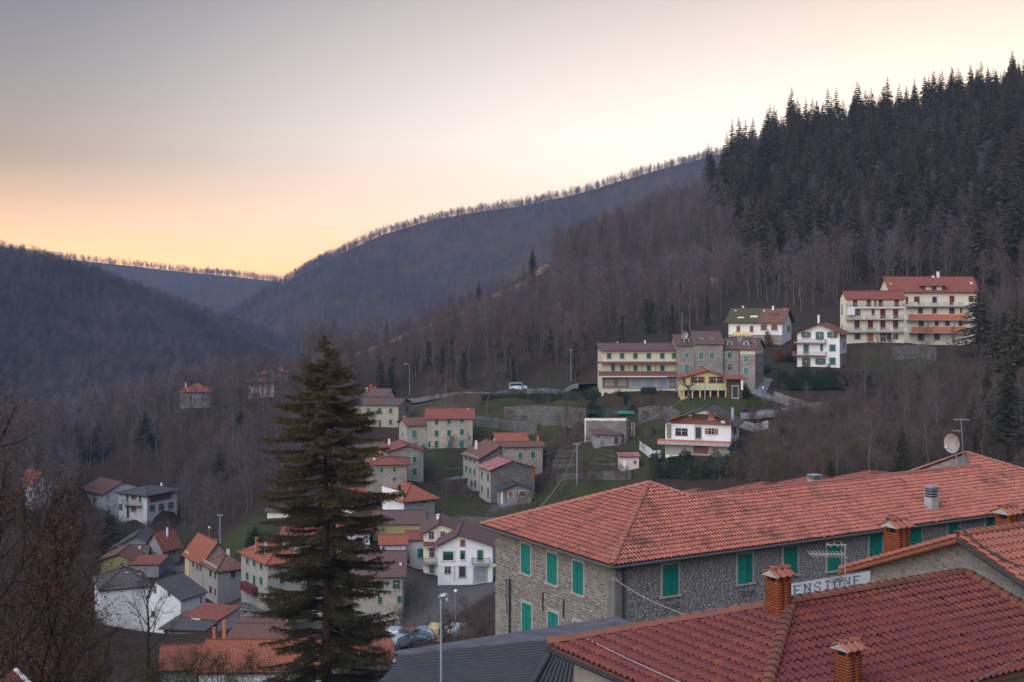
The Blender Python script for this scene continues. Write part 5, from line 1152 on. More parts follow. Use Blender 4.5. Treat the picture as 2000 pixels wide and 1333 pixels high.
def shutterwin(root, mtx_parent_inv, c, ax, outn, w_, h_, planter=False, ajar=(0,0)):
    """window with louvred shutters. c = centre on the wall (world), ax = horizontal axis, outn = outward normal"""
    m = Matrix(((ax.x, -outn.x, 0, c.x), (ax.y, -outn.y, 0, c.y), (0, 0, 1, c.z), (0,0,0,1)))
    a, k = w_/2, h_/2; b = MB(); s = .13
    b.box((-a-s,-.03,-k-.02), (-a,.1,k+.16)); b.box((a,-.03,-k-.02), (a+s,.1,k+.16)); b.box((-a,-.03,k), (a,.1,k+.16)); b.box((-a-s-.05,-.10,-k-.13), (a+s+.05,.1,-k-.02)); b.box((-a,.06,-k), (a,.12,k), 1)
    o = b.build('window', [M['frame'], M['glass']], root); o.matrix_local = mtx_parent_inv @ m
    for i, sx in enumerate((-1, 1)):
        key = ('lv', round(w_, 2), round(h_, 2), sx)
        def fn():
            q = MB(); x0, x1 = (-a+.01, -.006) if sx < 0 else (.006, a-.01); x0 -= sx*a if False else 0
            hx = -a+.01 if sx < 0 else a-.01
            L = lambda x: x-hx
            q.box((L(x0),-.045,-k), (L(x0)+.055,-.01,k)); q.box((L(x1)-.055,-.045,-k), (L(x1),-.01,k))
            for z in (-k, -.03, k-.07): q.box((L(x0)+.055,-.043,z), (L(x1)-.055,-.012,z+.07))
            n = int((h_)/.065)
            for j in range(n):
                z = -k+.07+j*.065
                if z > k-.11 or abs(z) < .05: continue
                xl, xr = L(x0)+.055, L(x1)-.055; q.face([(xl,-.045,z), (xr,-.045,z), (xr,-.012,z+.05), (xl,-.012,z+.05)]); q.face([(xl,-.045,z-.012), (xl,-.012,z+.038), (xr,-.012,z+.038), (xr,-.045,z-.012)]); q.face([(xl,-.045,z-.012), (xr,-.045,z-.012), (xr,-.045,z), (xl,-.045,z)])
            return q.mesh('shutter', M['teal'])
        me = umesh(key, fn); hx = -a+.01 if sx < 0 else a-.01
        inst('shutter', me, o, (hx, -.005, 0), -ajar[i] if sx < 0 else ajar[i])
    if planter:
        b = MB(); b.box((-.42,-.30,-k-.62), (.42,-.28,-k-.60)); b.box((-.42,-.30,-k-.42), (.42,-.28,-k-.40))
        for i in range(8): b.box((-.42+i*.118,-.30,-k-.62), (-.405+i*.118,-.28,-k-.40))
        for x in (-.42, .40): b.box((x,-.28,-k-.62), (x+.02,.0,-k-.60)); b.box((x,-.28,-k-.42), (x+.02,.0,-k-.40))
        q = b.build('flower_rack', M['metal_dk'], root); q.matrix_local = mtx_parent_inv @ m
    return o
def stones(root, org, ax, outn, L, z0, z1, holes, mat, nsingle=0, vis=None, mn=.18, mx=.52, ch=(.10,.17), gable=None, proud=.012):
    """coursed rubble standing proud of the mortar: boxes of uneven size"""
    rows = []; z = z0; bl = []
    while z < z1:
        h_ = R.uniform(*ch); x = R.uniform(-.2, 0)
        while x < L:
            w_ = R.uniform(mn, mx); a0, a1 = max(x, 0), min(x+w_-.018, L); zz = z+h_-.018+R.uniform(-.028, .02); 
            if a1-a0 > .06 and not any(hx0 < (a0+a1)/2+.0 < hx1 and hz0 < z+h_/2 < hz1 for hx0, hx1, hz0, hz1 in holes) and (gable is None or zz < gable((a0+a1)/2)):
                hole_trim = [q for q in holes if q[2] < z+h_/2 < q[3]]
                for q in hole_trim:
                    if a0 < q[0] < a1: a1 = q[0]-.01
                    if a0 < q[1] < a1: a0 = q[1]+.01
                if a1-a0 > .05:
                    c = org+ax*((a0+a1)/2); px = 1000+F*c.x/c.y; py = HZ-F*(org.z+z)/c.y
                    bl.append((0 if (vis is None or vis(px, py)) else 1, a0, a1, z+R.uniform(-.008,.008), zz, R.uniform(.3, 1.6)*proud))
            x += w_
        z += h_
    inv = root.matrix_basis.inverted(); m = Matrix(((ax.x, -outn.x, 0, org.x), (ax.y, -outn.y, 0, org.y), (0,0,1,org.z), (0,0,0,1))); mm = inv@m
    bl = [q for q in bl if q[0] == 0]; R.shuffle(bl); bl.sort(key=lambda q: -(q[2]-q[1])*(q[4]-q[3])) if nsingle else None
    ub = umesh(('ub', mat), lambda: MB().box((-.5,-1,-.5), (.5,1,.5)).mesh('stone', M[mat]))
    for q in bl[:nsingle]:
        o = bpy.data.objects.new('stone', ub); link(o, root); o.matrix_local = mm @ Matrix.Translation(((q[1]+q[2])/2, 0, (q[3]+q[4])/2)) @ Matrix.Rotation(R.uniform(-.03,.03), 4, 'Y') @ Matrix.Diagonal((q[2]-q[1], q[5], q[4]-q[3], 1))
    V = []; T = []
    M3 = np.array(mm)
    for q in bl[nsingle:]:
        a0, a1, za, zb, pr = q[1:]; j = lambda: R.uniform(-.012, .012); n0 = len(V)
        f = [(a0+j(),za+j()),(a1+j(),za+j()),(a1+j(),zb+j()),(a0+j(),zb+j())]; V += [(x, 0.0, z) for x, z in f]+[(x*.985+(a0+a1)/2*.015, -pr, z*.98+(za+zb)/2*.02) for x, z in f]
        T += [(n0+4,n0+5,n0+6,n0+7),(n0,n0+1,n0+5,n0+4),(n0+1,n0+2,n0+6,n0+5),(n0+2,n0+3,n0+7,n0+6),(n0+3,n0,n0+4,n0+7)]
    if V:
        V = np.array(V)@M3[:3,:3].T+M3[:3,3]; o = inst('stonework', np_mesh('stonework', V, T, M[mat]), root); o['kind'] = 'stuff'
def hitplane(px, py, p, n):
    r = Vector(((px-1000)/F, 1, (HZ-py)/F)); return r*(Vector(p).dot(n)/r.dot(n))
# ================= the big stone inn =================
inn = empty('stone_inn', (4.9, 61.5, -24)); tag(inn, 'big stone inn with teal louvred shutters and a long hipped clay-tile roof, right foreground', 'inn')
EZ = -13.23; Ce = Vector((195/F*61.5, 61.5, EZ)); inv_i = inn.matrix_basis.inverted()
def I(t, v, z): return Ce+U*t+NV*v+Vector((0,0,z-EZ))
OV = .62; LW = 41.0; Wd_ = 13.0; pit = 2.67/6.5
b = MB(); t0, t1, v0, v1 = OV, LW-OV, OV, Wd_-OV; zb = -27.5; zt = EZ-.10
for pa, pb in (((t0,v0),(t1,v0)), ((t1,v0),(t1,v1)), ((t1,v1),(t0,v1)), ((t0,v1),(t0,v0))): b.face([inv_i@I(*pa, zb), inv_i@I(*pb, zb), inv_i@I(*pb, zt), inv_i@I(*pa, zt)])
b.build('wall', M['mortar_lt'], inn)
b = MB(); q = [I(t0,v0-.003,zb), I(t1,v0-.003,zb), I(t1,v0-.003,zt), I(t0,v0-.003,zt)]; b.face([inv_i@p for p in q]); b.build('side_render', M['mortar_dk'], inn)
# windows on the left (short) face: plane through (t=OV)
pl, nl = I(OV, OV, 0), -U; pr_, nr = I(OV, OV, 0), -NV
holesL, holesR = [], []
def addwin(px, py, hpx, side, wm_=.98, planter=False, ajar=(0,0)):
    p, n = (pl, nl) if side == 'l' else (pr_, nr); c = hitplane(px, py, p, n); hh = hpx/F*c.y
    ax = -NV if side == 'l' else U
    s_ = (c-I(OV, v1 if side == 'l' else v0, 0)).dot(ax); 
    (holesL if side == 'l' else holesR).append((s_-wm_/2-.17, s_+wm_/2+.17, c.z-hh/2-.2+24+3.5, c.z+hh/2+.2+24+3.5))
    shutterwin(inn, inv_i, c+n*.02, ax, n, wm_, hh, planter, ajar)
for x, y, hh, aj in ((1028,1091.5,56,(.0,.16)),(1079.5,1110.5,58,(0,.2)),(1130.5,1128.5,61,(.12,.1)),(1030,1209.5,60,(0,0)),(1081.5,1227,60,(0,.0)),(1132,1247,60,(.05,.05))): addwin(x, y, hh, 'l', .95, False, aj)
for x, y, hh, pt, aj in ((1308.5,1132.5,59,True,(.02,.05)),(1454.5,1110,56,True,(.22,.0)),(1543,1095,54,False,(0,.1)),(1628,1087,52,True,(0,0)),(1709.5,1067.5,49,False,(0,0)),(1787,1054,47,False,(0,0)),(1862,1041,45,False,(0,0)),(1935,1027,43,False,(0,0))): addwin(x, y, hh, 'r', 1.0, pt, aj)
# foreground masks: stones only where something of them can be seen
visL = lambda px, py: py < 1262
visR = lambda px, py: px < 2010 and py < 1230-(px-1200)*.12
signz = None
sg0 = hitplane(1538, 1163, pr_, nr); sg1 = hitplane(1698.5, 1116, pr_, nr)
oL = I(OV, v1, -27.5); stones(inn, oL, -NV, nl, v1-v0, 0, 14.15, holesL+[(11.1, 12, 0, 13)], 'stone_isl', 280, visL, .13, .34, (.11,.21))
oR = I(OV, v0, -27.5); s0 = (sg0-oR).dot(U); s1 = (sg1-oR).dot(U)
ptop = hitplane(1698.5, 1116, pr_, nr).z; pbot = hitplane(1545, 1165, pr_, nr).z
stones(inn, oR, U, nr, 38.5, 6, 14.15, holesR+[(s0, s1, pbot+27.5-.8, ptop+27.5), (0, .75, 0, 13.2)], 'stone_isl2', 0, visR, .13, .36, (.075,.125), None, .012)
# corner piers of smoother render, string course, anchor irons
def wbox(name, s_a, s_b, za, zb_, side, out, mat):
    o_ = oL if side == 'l' else oR; ax = -NV if side == 'l' else U; n = nl if side == 'l' else nr
    m = inv_i @ Matrix(((ax.x, -n.x, 0, o_.x), (ax.y, -n.y, 0, o_.y), (0,0,1,0), (0,0,0,1))); b = MB(); b.box((s_a,-out,za), (s_b,.02,zb_)); o = b.build(name, M[mat], inn); o.matrix_local = m; return o
wbox('corner_pier', 11.15, 11.76, -27, -14.2, 'l', .02, 'mortar_dk'); wbox('corner_pier', .0, .72, -27, -14.2, 'r', .025, 'mortar_dk'); wbox('corner_pier', .0, .9, -27, -17.2, 'l', .015, 'mortar_lt')
for sx, (px, y0, y1) in enumerate([(1061.5,1156,1194),(1102,1172,1207)]):
    c0 = hitplane(px, y0, pl, nl); c1 = hitplane(px, y1, pl, nl); s_ = (c0-oL).dot(-NV); wbox('anchor_iron', s_-.03, s_+.03, c1.z, c0.z, 'l', .07, 'metal_dk'); wbox('anchor_iron', s_-.10, s_+.04, (c0.z+c1.z)/2-.03, (c0.z+c1.z)/2+.03, 'l', .075, 'metal_dk')
for px, y0, y1, r_ in ((998,1131,1246,.06),(992.5,1130,1200,.02)):
    c0 = hitplane(px, y0, pl, nl); c1 = hitplane(px, y1, pl, nl); b = MB(); b.tube([inv_i@(c0+nl*.1), inv_i@(c1+nl*.1)], r_, 6); b.build('downpipe', M['metal_dk'], inn)
c0 = hitplane(1215, 1112, pr_, nr); b = MB(); b.tube([inv_i@(I(.25,.1,EZ-.05)), inv_i@(c0+nr*.1+Vector((0,0,.1))), inv_i@(c0+nr*.1-Vector((0,0,9)))], .06, 8); b.build('downpipe', M['metal_dk'], inn)
c0 = hitplane(1932, 1010, pr_, nr); b = MB(); b.tube([inv_i@(c0+nr*.1), inv_i@(c0+nr*.1-Vector((0,0,9)))], .06, 8); b.build('downpipe', M['metal_dk'], inn)
# sign painted on a white band of the wall
SG = empty('painted_sign', hitplane(1620, 1143, pr_, nr)); tag(SG, 'white wall band painted PENSIONE in blue-grey capitals on the inn', 'sign')
zt_ = ptop; ang = 0; inv_s = SG.matrix_basis.inverted()
w0 = (hitplane(1526, 1160, pr_, nr)-oR).dot(U); b = MB(); m_s = inv_s @ Matrix(((U.x, -nr.x, 0, oR.x), (U.y, -nr.y, 0, oR.y), (0,0,1,0), (0,0,0,1)))
zlo, zhi = ptop-.98, ptop; b.box((w0, -.05, zlo), (s1, -.0, zhi)); o = b.build('board', M['white'], SG); o.matrix_local = m_s
SL = {'P': ["1110","1001","1001","1110","1000","1000","1000"], 'E': ["1111","1000","1000","1110","1000","1000","1111"], 'N': ["1001","1101","1101","1011","1011","1001","1001"], 'S': ["0111","1001","1000","0110","0001","1001","1110"], 'I': ["111","010","010","010","010","010","111"], 'O': ["0110","1001","1001","1001","1001","1001","0110"]}
x = w0+.02; gap = ((hitplane(1684, 1120, pr_, nr)-hitplane(1549, 1150, pr_, nr)).dot(U))/7; sE = (hitplane(1549, 1150, pr_, nr)-oR).dot(U)-gap
for i, chh in enumerate('PENSIONE'):
    g_ = SL[chh]; b = MB(); cw = .62/4; rh = .56/7; cw = gap*.70/4; cx = sE+i*gap+(0 if len(g_[0]) == 4 else cw*.5)
    for r in range(7):
        c = 0
        while c < len(g_[0]):
            if g_[r][c] == '1':
                e_ = c
                while e_+1 < len(g_[0]) and g_[r][e_+1] == '1': e_ += 1
                sf = .05 if (r in (0, 6) and chh in 'NEP') else 0
                b.box((cx+c*cw-sf, -.054, zhi-.12-(r+1)*rh), (cx+(e_+1)*cw*.97+sf*.3, -.051, zhi-.12-r*rh)); c = e_
            c += 1
    o = b.build('letter', umesh('sgm', lambda: None) or M['glass'], SG); o.data.materials.clear(); o.data.materials.append(M.setdefault('signblue', plain('sign_paint', (.17,.21,.28), .25, 6))); o.matrix_local = m_s
# roofs
T_inn = tilemesh('tile', .215, .36, 'tile_C', .085, lift=.06, dark_pans=True); CP_inn = capmesh('ridge_tile', .15, .42, 'cap_C')
zr = EZ+pit*6.5; tA = 7.2; hwW = 4.9; zw = EZ+pit*hwW; A1 = I(tA, 6.5, zr); A2 = I(33.9, 6.5, EZ+pit*6.5)
tj = tA+(6.5-hwW)*1.0       # where the front hip meets the wing ridge
front = [I(0,0,EZ), I(LW+3,0,EZ), I(LW+3-4.0,4.0,EZ+pit*4.0)] if False else None
slope(inn, [I(0,0,EZ), I(40.4,0,EZ), A2, I(33.9-.1,6.4,EZ+pit*6.4), I(32.8,hwW,zw), I(tj,hwW,zw), A1], T_inn, .215, .36, 0)
slope(inn, [I(0,Wd_,EZ), I(0,0,EZ), A1], T_inn, .215, .36, 0)
def deck(pts, mat='tile_C'):
    b = MB(); b.face([inv_i@Vector(p) for p in pts]); b.build('back_slope', M[mat], inn)
deck([I(0,Wd_,EZ), A1, I(14.4,Wd_,EZ)]); deck([A1, I(14.4,0,EZ)+NV*hwW*0+Vector((0,0,0)), I(14.4,Wd_,EZ)]) if False else None
deck([A1, I(tj,hwW,zw), I(14.4,Wd_,EZ)]); deck([I(tj,hwW,zw), I(32.8,hwW,zw), I(32.8,2*hwW,EZ), I(14.0,2*hwW,EZ)])
deck([A2, I(40.4,0,EZ), I(40.4,Wd_,EZ)]); deck([I(33.4,6.5,zr), A2, I(40.4,Wd_,EZ), I(33.4,Wd_,EZ)])
deck([I(33.6,6.5,zr-.05), I(33.6,2.5,EZ+pit*2.5-.1), I(33.6,Wd_,EZ)], 'stone')
b = MB(); b.face([inv_i@I(33.5,6.5,zr-.12), inv_i@I(33.5,4.0,EZ+pit*4.0-.12), inv_i@I(33.5,4.0,EZ-.5), inv_i@I(33.5,12.4,EZ-.5), inv_i@I(33.5,12.4,EZ+.1)]); b.build('gable_wall', M['stone'], inn)
for a, c in ((I(0,0,EZ), A1), (I(0,Wd_,EZ), A1), (I(tj,hwW,zw), I(33.3,hwW,zw)), (A1+Vector((0,0,.01)), I(tj,hwW,zw)), (I(40.4,0,EZ), A2), (I(33.3,Wd_,EZ), A2)):
    mortar_bed(inn, Vector(a)+Vector((0,0,.045)), Vector(c)+Vector((0,0,.045)), .13); caps(inn, a, c, CP_inn, .42, .085)
for a, c in ((I(-.06,-.06,EZ-.06), I(40.5,-.06,EZ-.06)), (I(-.06,-.06,EZ-.06), I(-.06,Wd_,EZ-.06))): b = MB(); b.tube([inv_i@a, inv_i@c], .075, 8); b.build('gutter', M['gutter'], inn)
b = MB(); b.face([inv_i@I(0,0,EZ-.10), inv_i@I(40.4,0,EZ-.10), inv_i@I(40.4,OV,EZ-.10), inv_i@I(0,OV,EZ-.10)]); b.face([inv_i@I(0,0,EZ-.10), inv_i@I(OV,0,EZ-.10), inv_i@I(OV,Wd_,EZ-.10), inv_i@I(0,Wd_,EZ-.10)])
b.build('soffit', M['wood'], inn)
# inn chimney of pale metal with a louvred cap
def ring_chimney(px, py0, py1, wpx, d, label):
    k = d/F; w_ = wpx*k/1.3; top = P(px, py0, d); H = (py1-py0)*k; e = empty('vent_chimney', (top.x, top.y, top.z-H), th); tag(e, label, 'chimney'); a = w_/2
    b = MB(); b.box((-a,-a,-.5), (a,a,H*.6)); b.build('shaft', M['concrete'], e)
    for i in range(3): b = MB(); z = H*(.66+.1*i); b.box((-a*1.06,-a*1.06,z), (a*1.06,a*1.06,z+H*.035)); b.build('louvre', M['metal'], e)
    b = MB(); b.box((-a*.8,-a*.8,H*.6), (a*.8,a*.8,H*.94)); b.build('core', M['metal_dk'], e); b = MB(); b.box((-a*1.12,-a*1.12,H*.94), (a*1.12,a*1.12,H)); b.build('cap', M['metal'], e)
    return e
pc = hitplane(1819, 994, I(0,0,EZ), Vector((0,0,1)).lerp(Vector((0,0,1)), 1) if False else (U.cross(NV+Vector((0,0,pit)))).normalized()); ring_chimney(1819, 950, 1002, 25, pc.y, 'pale block chimney with dark louvred top on the long inn roof')
# ================= porch roof (nearest) =================
A = Vector((7.34,33,-8.08)); Eend = A+U*6.83; s_l, s_r = .25, .30; zE = -9.34
T_ = A-U*5.15+NV*3.8; T_.z = zE; N_ = A-U*5.12-NV*4.27; N_.z = zE
nr_h = empty('near_tiled_house', (8, 32, -17)); tag(nr_h, 'low house under the nearest dark red tiled hip roof, bottom right corner', 'house'); inv_n = nr_h.matrix_basis.inverted()
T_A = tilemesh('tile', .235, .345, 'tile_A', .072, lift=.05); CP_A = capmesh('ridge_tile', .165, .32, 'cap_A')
Er = Eend-NV*4.27; Er.z = zE
inn_save = inn
slope(nr_h, [N_, Er, Eend, A], T_A, .235, .345, 300)
slope(nr_h, [T_, N_, A], T_A, .235, .345, 0, dirs=None)
b = MB(); Tb = Eend+NV*3.8; Tb.z = zE; b.face([inv_n@T_, inv_n@A, inv_n@Eend, inv_n@Tb]); b.build('back_slope', M['tile_A'], nr_h)
for a, c in ((N_, A), (T_, A), (A, Eend), (Er, Eend)): mortar_bed(nr_h, Vector(a)+Vector((0,0,.0)), Vector(c)+Vector((0,0,.0)), .14); caps(nr_h, a, c, CP_A, .32, .075)
b = MB(); q = [T_+U*.5-NV*.5, N_+U*.5+NV*.5, Er+NV*.5, Tb-NV*.5]; 
for i in range(4): j = (i+1) % 4; b.face([inv_n@Vector((q[i].x,q[i].y,-18)), inv_n@Vector((q[j].x,q[j].y,-18)), inv_n@Vector((q[j].x,q[j].y,zE-.06)), inv_n@Vector((q[i].x,q[i].y,zE-.06))])
b.build('wall', M['beige'], nr_h); b = MB(); b.tube([inv_n@(T_-U*.06-Vector((0,0,.1))), inv_n@(N_-U*.06-Vector((0,0,.1)))], .06, 8); b.build('gutter', M['metal_dk'], nr_h)
b = MB(); b.face([inv_n@(v_-Vector((0,0,.12))) for v_ in (T_, N_, Er, Tb)]); b.build('soffit', M['wood'], nr_h)
brick_chimney(1520, 1109, 48, 96, 32.6, 'orange brick chimney with a tiled gable hood on the hip of the nearest roof')
brick_chimney(1656, 1252, 50, 110, 29.2, 'orange brick chimney cut by the bottom edge, in the middle of the nearest roof')
# ================= gable house on the right =================
Bx = Vector((13.19,36.5,0))+U*.12; zr_b = -6.95; LB = 11.0; hb_l, hb_r = 4.6, 6.5; pb = .39
gh = empty('gabled_stone_house', (20, 38, -17)); tag(gh, 'stone-gabled house with a red tiled roof rising behind the nearest roof, right edge', 'house'); inv_g = gh.matrix_basis.inverted()
rf0 = Bx-U*.45; rp = lambda w_, t, z: Bx+NV*w_+U*t+Vector((0,0,z))
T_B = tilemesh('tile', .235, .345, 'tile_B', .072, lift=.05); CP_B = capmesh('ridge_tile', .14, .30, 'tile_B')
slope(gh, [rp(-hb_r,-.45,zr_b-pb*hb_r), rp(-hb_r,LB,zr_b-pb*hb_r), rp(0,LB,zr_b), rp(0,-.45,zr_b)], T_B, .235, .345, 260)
b = MB(); b.slab([inv_g@rp(hb_l,-.45,zr_b-pb*hb_l), inv_g@rp(hb_l,LB,zr_b-pb*hb_l), inv_g@rp(0,LB,zr_b), inv_g@rp(0,-.45,zr_b)], .16); b.build('back_slope', M['tile_B'], gh)
mortar_bed(gh, rp(0,-.4,zr_b), rp(0,LB,zr_b)); caps(gh, rp(0,-.45,zr_b), rp(0,LB,zr_b), CP_B, .30, .05); caps(gh, rp(hb_l,-.40,zr_b-pb*hb_l), rp(0,-.40,zr_b), CP_B, .30, .0)
b = MB(); b.tube([inv_g@rp(0,-.5,zr_b-.10), inv_g@rp(-hb_r,-.5,zr_b-pb*hb_r-.10)], .055, 6); b.build('verge_gutter', M['metal_dk'], gh); b = MB(); b.tube([inv_g@rp(0,-.5,zr_b-.14), inv_g@rp(hb_l,-.5,zr_b-pb*hb_l-.14)], .05, 6); b.build('barge_board', M['wood_red'], gh)
b = MB(); b.face([inv_g@rp(-hb_r+.4,0,-18), inv_g@rp(hb_l-.9,0,-18), inv_g@rp(hb_l-.9,0,zr_b-pb*(hb_l-.9)-.15), inv_g@rp(0,0,zr_b-.15), inv_g@rp(-hb_r+.4,0,zr_b-pb*(hb_r-.4)-.15)])
b.face([inv_g@rp(hb_l-.9,0,-18), inv_g@rp(hb_l-.9,LB,-18), inv_g@rp(hb_l-.9,LB,zr_b-pb*(hb_l-.9)-.15), inv_g@rp(hb_l-.9,0,zr_b-pb*(hb_l-.9)-.15)]); b.build('wall', M['mortar_lt'], gh)
og = rp(-hb_r+.4,0,-13.0); stones(gh, og, NV, -U, hb_l-.9+hb_r-.4, 0, 6.2, [], 'stone_isl3', 200, lambda px, py: px < 2015 and py < 1215, .16, .5, (.08,.17), lambda x_: (zr_b-.22-pb*abs(x_-(hb_r-.4)))+13.0, .02)
brick_chimney(1752, 1014, 47, 76, 39.2, 'orange brick chimney with tiled hood behind the left slope of the stone-gabled roof')
brick_chimney(1968, 989, 44, 50, 42.5, 'orange brick chimney with tiled hood at the right edge, behind the ridge')
for n_, (xa, ya, xb, yb_, dd) in enumerate([(1812,1060,1874,1045,40),(1878,1042,1945,1033,40)]):
    a, c = P(xa, ya, dd), P(xb, yb_, dd+(xb-xa)/40); m = (a+c)/2; e = empty('white_flashing', m); tag(e, ['thin white strip lying along the far slope of the stone-gabled roof, left of its peak', 'thicker white strip lying just behind the ridge of the stone-gabled roof, right of its peak'][n_], 'flashing'); b = MB(); b.slab([a-m, c-m, c-m+NV*.35+Vector((0,0,-.1)), a-m+NV*.35+Vector((0,0,-.1))], .08); b.build('strip', M['whitep'], e)
# ================= corrugated dark roof =================
P1 = P(777,1282,43.6); P2 = P(1076,1251,46.8); n1 = (P2-P1); vL = P(866,1339,40.4)-P1
cr_ = empty('corrugated_roof_shed', (0,44,-20)); tag(cr_, 'long shed with a nearly flat dark corrugated roof below the inn, bottom centre', 'shed'); inv_c = cr_.matrix_basis.inverted()
uu = n1.normalized(); vv = vL.normalized(); nn_ = uu.cross(vv).normalized(); nn_ = -nn_ if nn_.z < 0 else nn_
def onplane(px, py): return hitplane(px, py, P1, nn_)
Hp = onplane(1074,1277); Hq = onplane(1036,1345); Rq = Hp+Vector((4.6,-1.2,-.55)); Rs = Hq+Vector((6.5,-3.0,-.9))
def corr(pa, pb, pc, pd, per, name):
    """corrugated sheet over a quad: waves run from edge pa-pd to edge pb-pc"""
    n = int(max((pd-pa).length, (pc-pb).length)/per); V = []; T = []; k = 4*n
    nrm = (pb-pa).cross(pd-pa).normalized(); nrm = -nrm if nrm.z < 0 else nrm
    for i in range(k+1):
        f = i/k; h_ = .16*per*math.sin(f*n*2*math.pi); V += [tuple(inv_c@(pa.lerp(pd, f)+nrm*h_)), tuple(inv_c@(pb.lerp(pc, f)+nrm*h_))]
    T = [(2*i, 2*i+1, 2*i+3, 2*i+2) for i in range(k)]; inst(name, np_mesh(name, V, T, None, [M['corr'], M['corr_grime_shade']], [1 if i % 4 in (2, 3) else 0 for i in range(k)]), cr_)
mm_, t_, b_ = newmat('corrugated_sheet', .7, .3)
t_.links.new(mixc(t_, ramp(t_, noise(t_, .6, 7, None, .7), .4, .7), mixc(t_, ramp(t_, noise(t_, 4, 4), .4, .7), (.050,.055,.066), (.070,.076,.088)), (.085,.07,.068)), b_.inputs['Base Color']); M['corr'] = mm_; M['corr_grime_shade'] = plain('grime_and_shade_in_sheet_channels', (.014,.014,.016), .4, 1.5); M['flash'] = plain('weathered_flashing', (.105,.105,.12), .3, 1.5)  # channel grime also carries the rib shading, darkened in the colour
corr(P1, P2, Hp+(Hp-P2)*0, P1+vL, .20, 'roof_sheet') if False else None
Lq = P1+vL*1.5; Bq = onplane(1036,1345)
corr(P1, P2, P2.lerp(Hp, 1), P1+(Hp-P2), .34, 'roof_sheet'); corr(P1+(Hp-P2), Hp, Bq, P1+(Hp-P2)+(Bq-Hp), .34, 'roof_sheet')
corr(Hp, Rq, Rs, Hq, .17, 'roof_sheet') if False else corr(Hp, Hq, Rs, Rq, .17, 'roof_sheet')
corr(P2, Hp, Rq, Rq+(P2-Hp), .17, 'roof_sheet')
b = MB(); b.tube([inv_c@(Hp+Vector((0,0,.05))), inv_c@(Hq+Vector((0,0,.05)))], .11, 8); b.build('hip_cap', M['metal_dk'], cr_)
bk = (-vL).normalized(); b = MB(); b.face([inv_c@(P1+Vector((0,0,.04))), inv_c@(P2+Vector((0,0,.04))), inv_c@(P2+bk*1.5+Vector((0,0,.04))), inv_c@(P1+bk*.5+Vector((0,0,.04)))]); b.face([inv_c@(P2+Vector((0,0,.03))), inv_c@(P2+U*4+Vector((0,0,.03))), inv_c@(P2+U*4+bk*1.5+Vector((0,0,.03))), inv_c@(P2+bk*1.5+Vector((0,0,.03)))]); b.build('edge_flashing', M['flash'], cr_)
b = MB(); b.tube([inv_c@(P1-Vector((.12,0,.16))), inv_c@(P1+vL*2-Vector((.12,0,.16)))], .07, 8); b.build('gutter', M['metal'], cr_)
b = MB(); w0_ = P1+uu*.5; w1_ = P1+vL*2+uu*.5; w2_ = P2+bk*1.2
for a, c in ((w0_, w1_), (P1+bk*.3, w2_)): b.face([inv_c@Vector((a.x,a.y,-22)), inv_c@Vector((c.x,c.y,-22)), inv_c@(c-Vector((0,0,.1))), inv_c@(a-Vector((0,0,.1)))])
b.build('wall', M['grey'], cr_)
# roofs peeking over the inn's ridge
for k, (xa, xm, xb, yt, yb_, d_, lab) in enumerate([(1331,1362,1417,953,978,92,'red roof peeking over the inn ridge, first from the left'),(1452,1492,1560,940,962,94,'red roof peeking over the inn ridge, second from the left'),(1570,1600,1625,926,940,96,'small piece of red roof behind the metal vent over the inn ridge'),(1672,1700,1790,918,940,98,'red roof peeking over the inn ridge, nearest to the satellite dish')]):
    pa, pm, pb_ = P(xa, yb_+14, d_), P(xm, yt, d_+3), P(xb, yb_+14, d_+1); e = empty('low_house', (pm.x, pm.y+2, pm.z-8)); tag(e, lab, 'house', 'row of low houses behind the inn'); iv = e.matrix_basis.inverted()
    b = MB(); lo = pa+Vector((0,-3,-1.5)); ro = pb_+Vector((3,0,-.6)); rt_ = P(xb+30, yt+14, d_+8); b.slab([iv@lo, iv@(ro+Vector((0,-3,-1))), iv@rt_, iv@pm], .15); b.slab([iv@lo, iv@pm, iv@(pm+Vector((-6,7,-2.5)))], .15); b.build('roof', M['roof_red'], e)
    b = MB(); b.box((-4, -3, -6), (6, 6, 4.5)); b.build('wall', M['beige'], e)
ring_chimney(1591, 927, 950, 25, 93, 'wide flat-topped metal vent behind the inn ridge')
# satellite dish and aerials on the inn
def dish(px, py, d, r, label, az=-.9, mast=1.2):
    c = P(px, py, d); e = empty('satellite_dish', c, az); tag(e, label, 'satellite dish'); V = []; T = []; n = 20; m_ = 5
    for i in range(m_+1):
        q = i/m_*r
        for j in range(n): a = 2*math.pi*j/n; V.append((q*math.cos(a), .35*q*q/r-.0, q*math.sin(a)))
    for i in range(m_):
        for j in range(n): j2 = (j+1) % n; T.append((i*n+j, i*n+j2, (i+1)*n+j2, (i+1)*n+j))
    V2 = [(x, y+.02, z) for x, y, z in V]; nV = len(V); T += [tuple(nV+i for i in t)[::-1] for t in T]
    o = inst('reflector', np_mesh('reflector', [(x, -y*-1*-1, z) for x, y, z in V+V2], T, M['rail_grey']), e)
    b = MB(); b.tube([(0,.05,-r*.9), (0,-r*1.25,-r*.35)], .02, 5); b.build('feed_arm', M['metal'], e); b = MB(); b.tube([(0,-r*1.25,-r*.42), (0,-r*1.25,-r*.2)], .06, 8); b.tube([(.0,-r*1.35,-r*.3), (0,-r*1.1,-r*.3)], .035, 6); b.build('receiver', M['whitep'], e)
    b = MB(); b.tube([(0,.12,0), (0,.2,-r-.05), (0,.2,-r-mast)], .035, 6); b.box((-.1,.02,-.16), (.1,.2,.16)); b.build('mount', M['metal'], e); return e
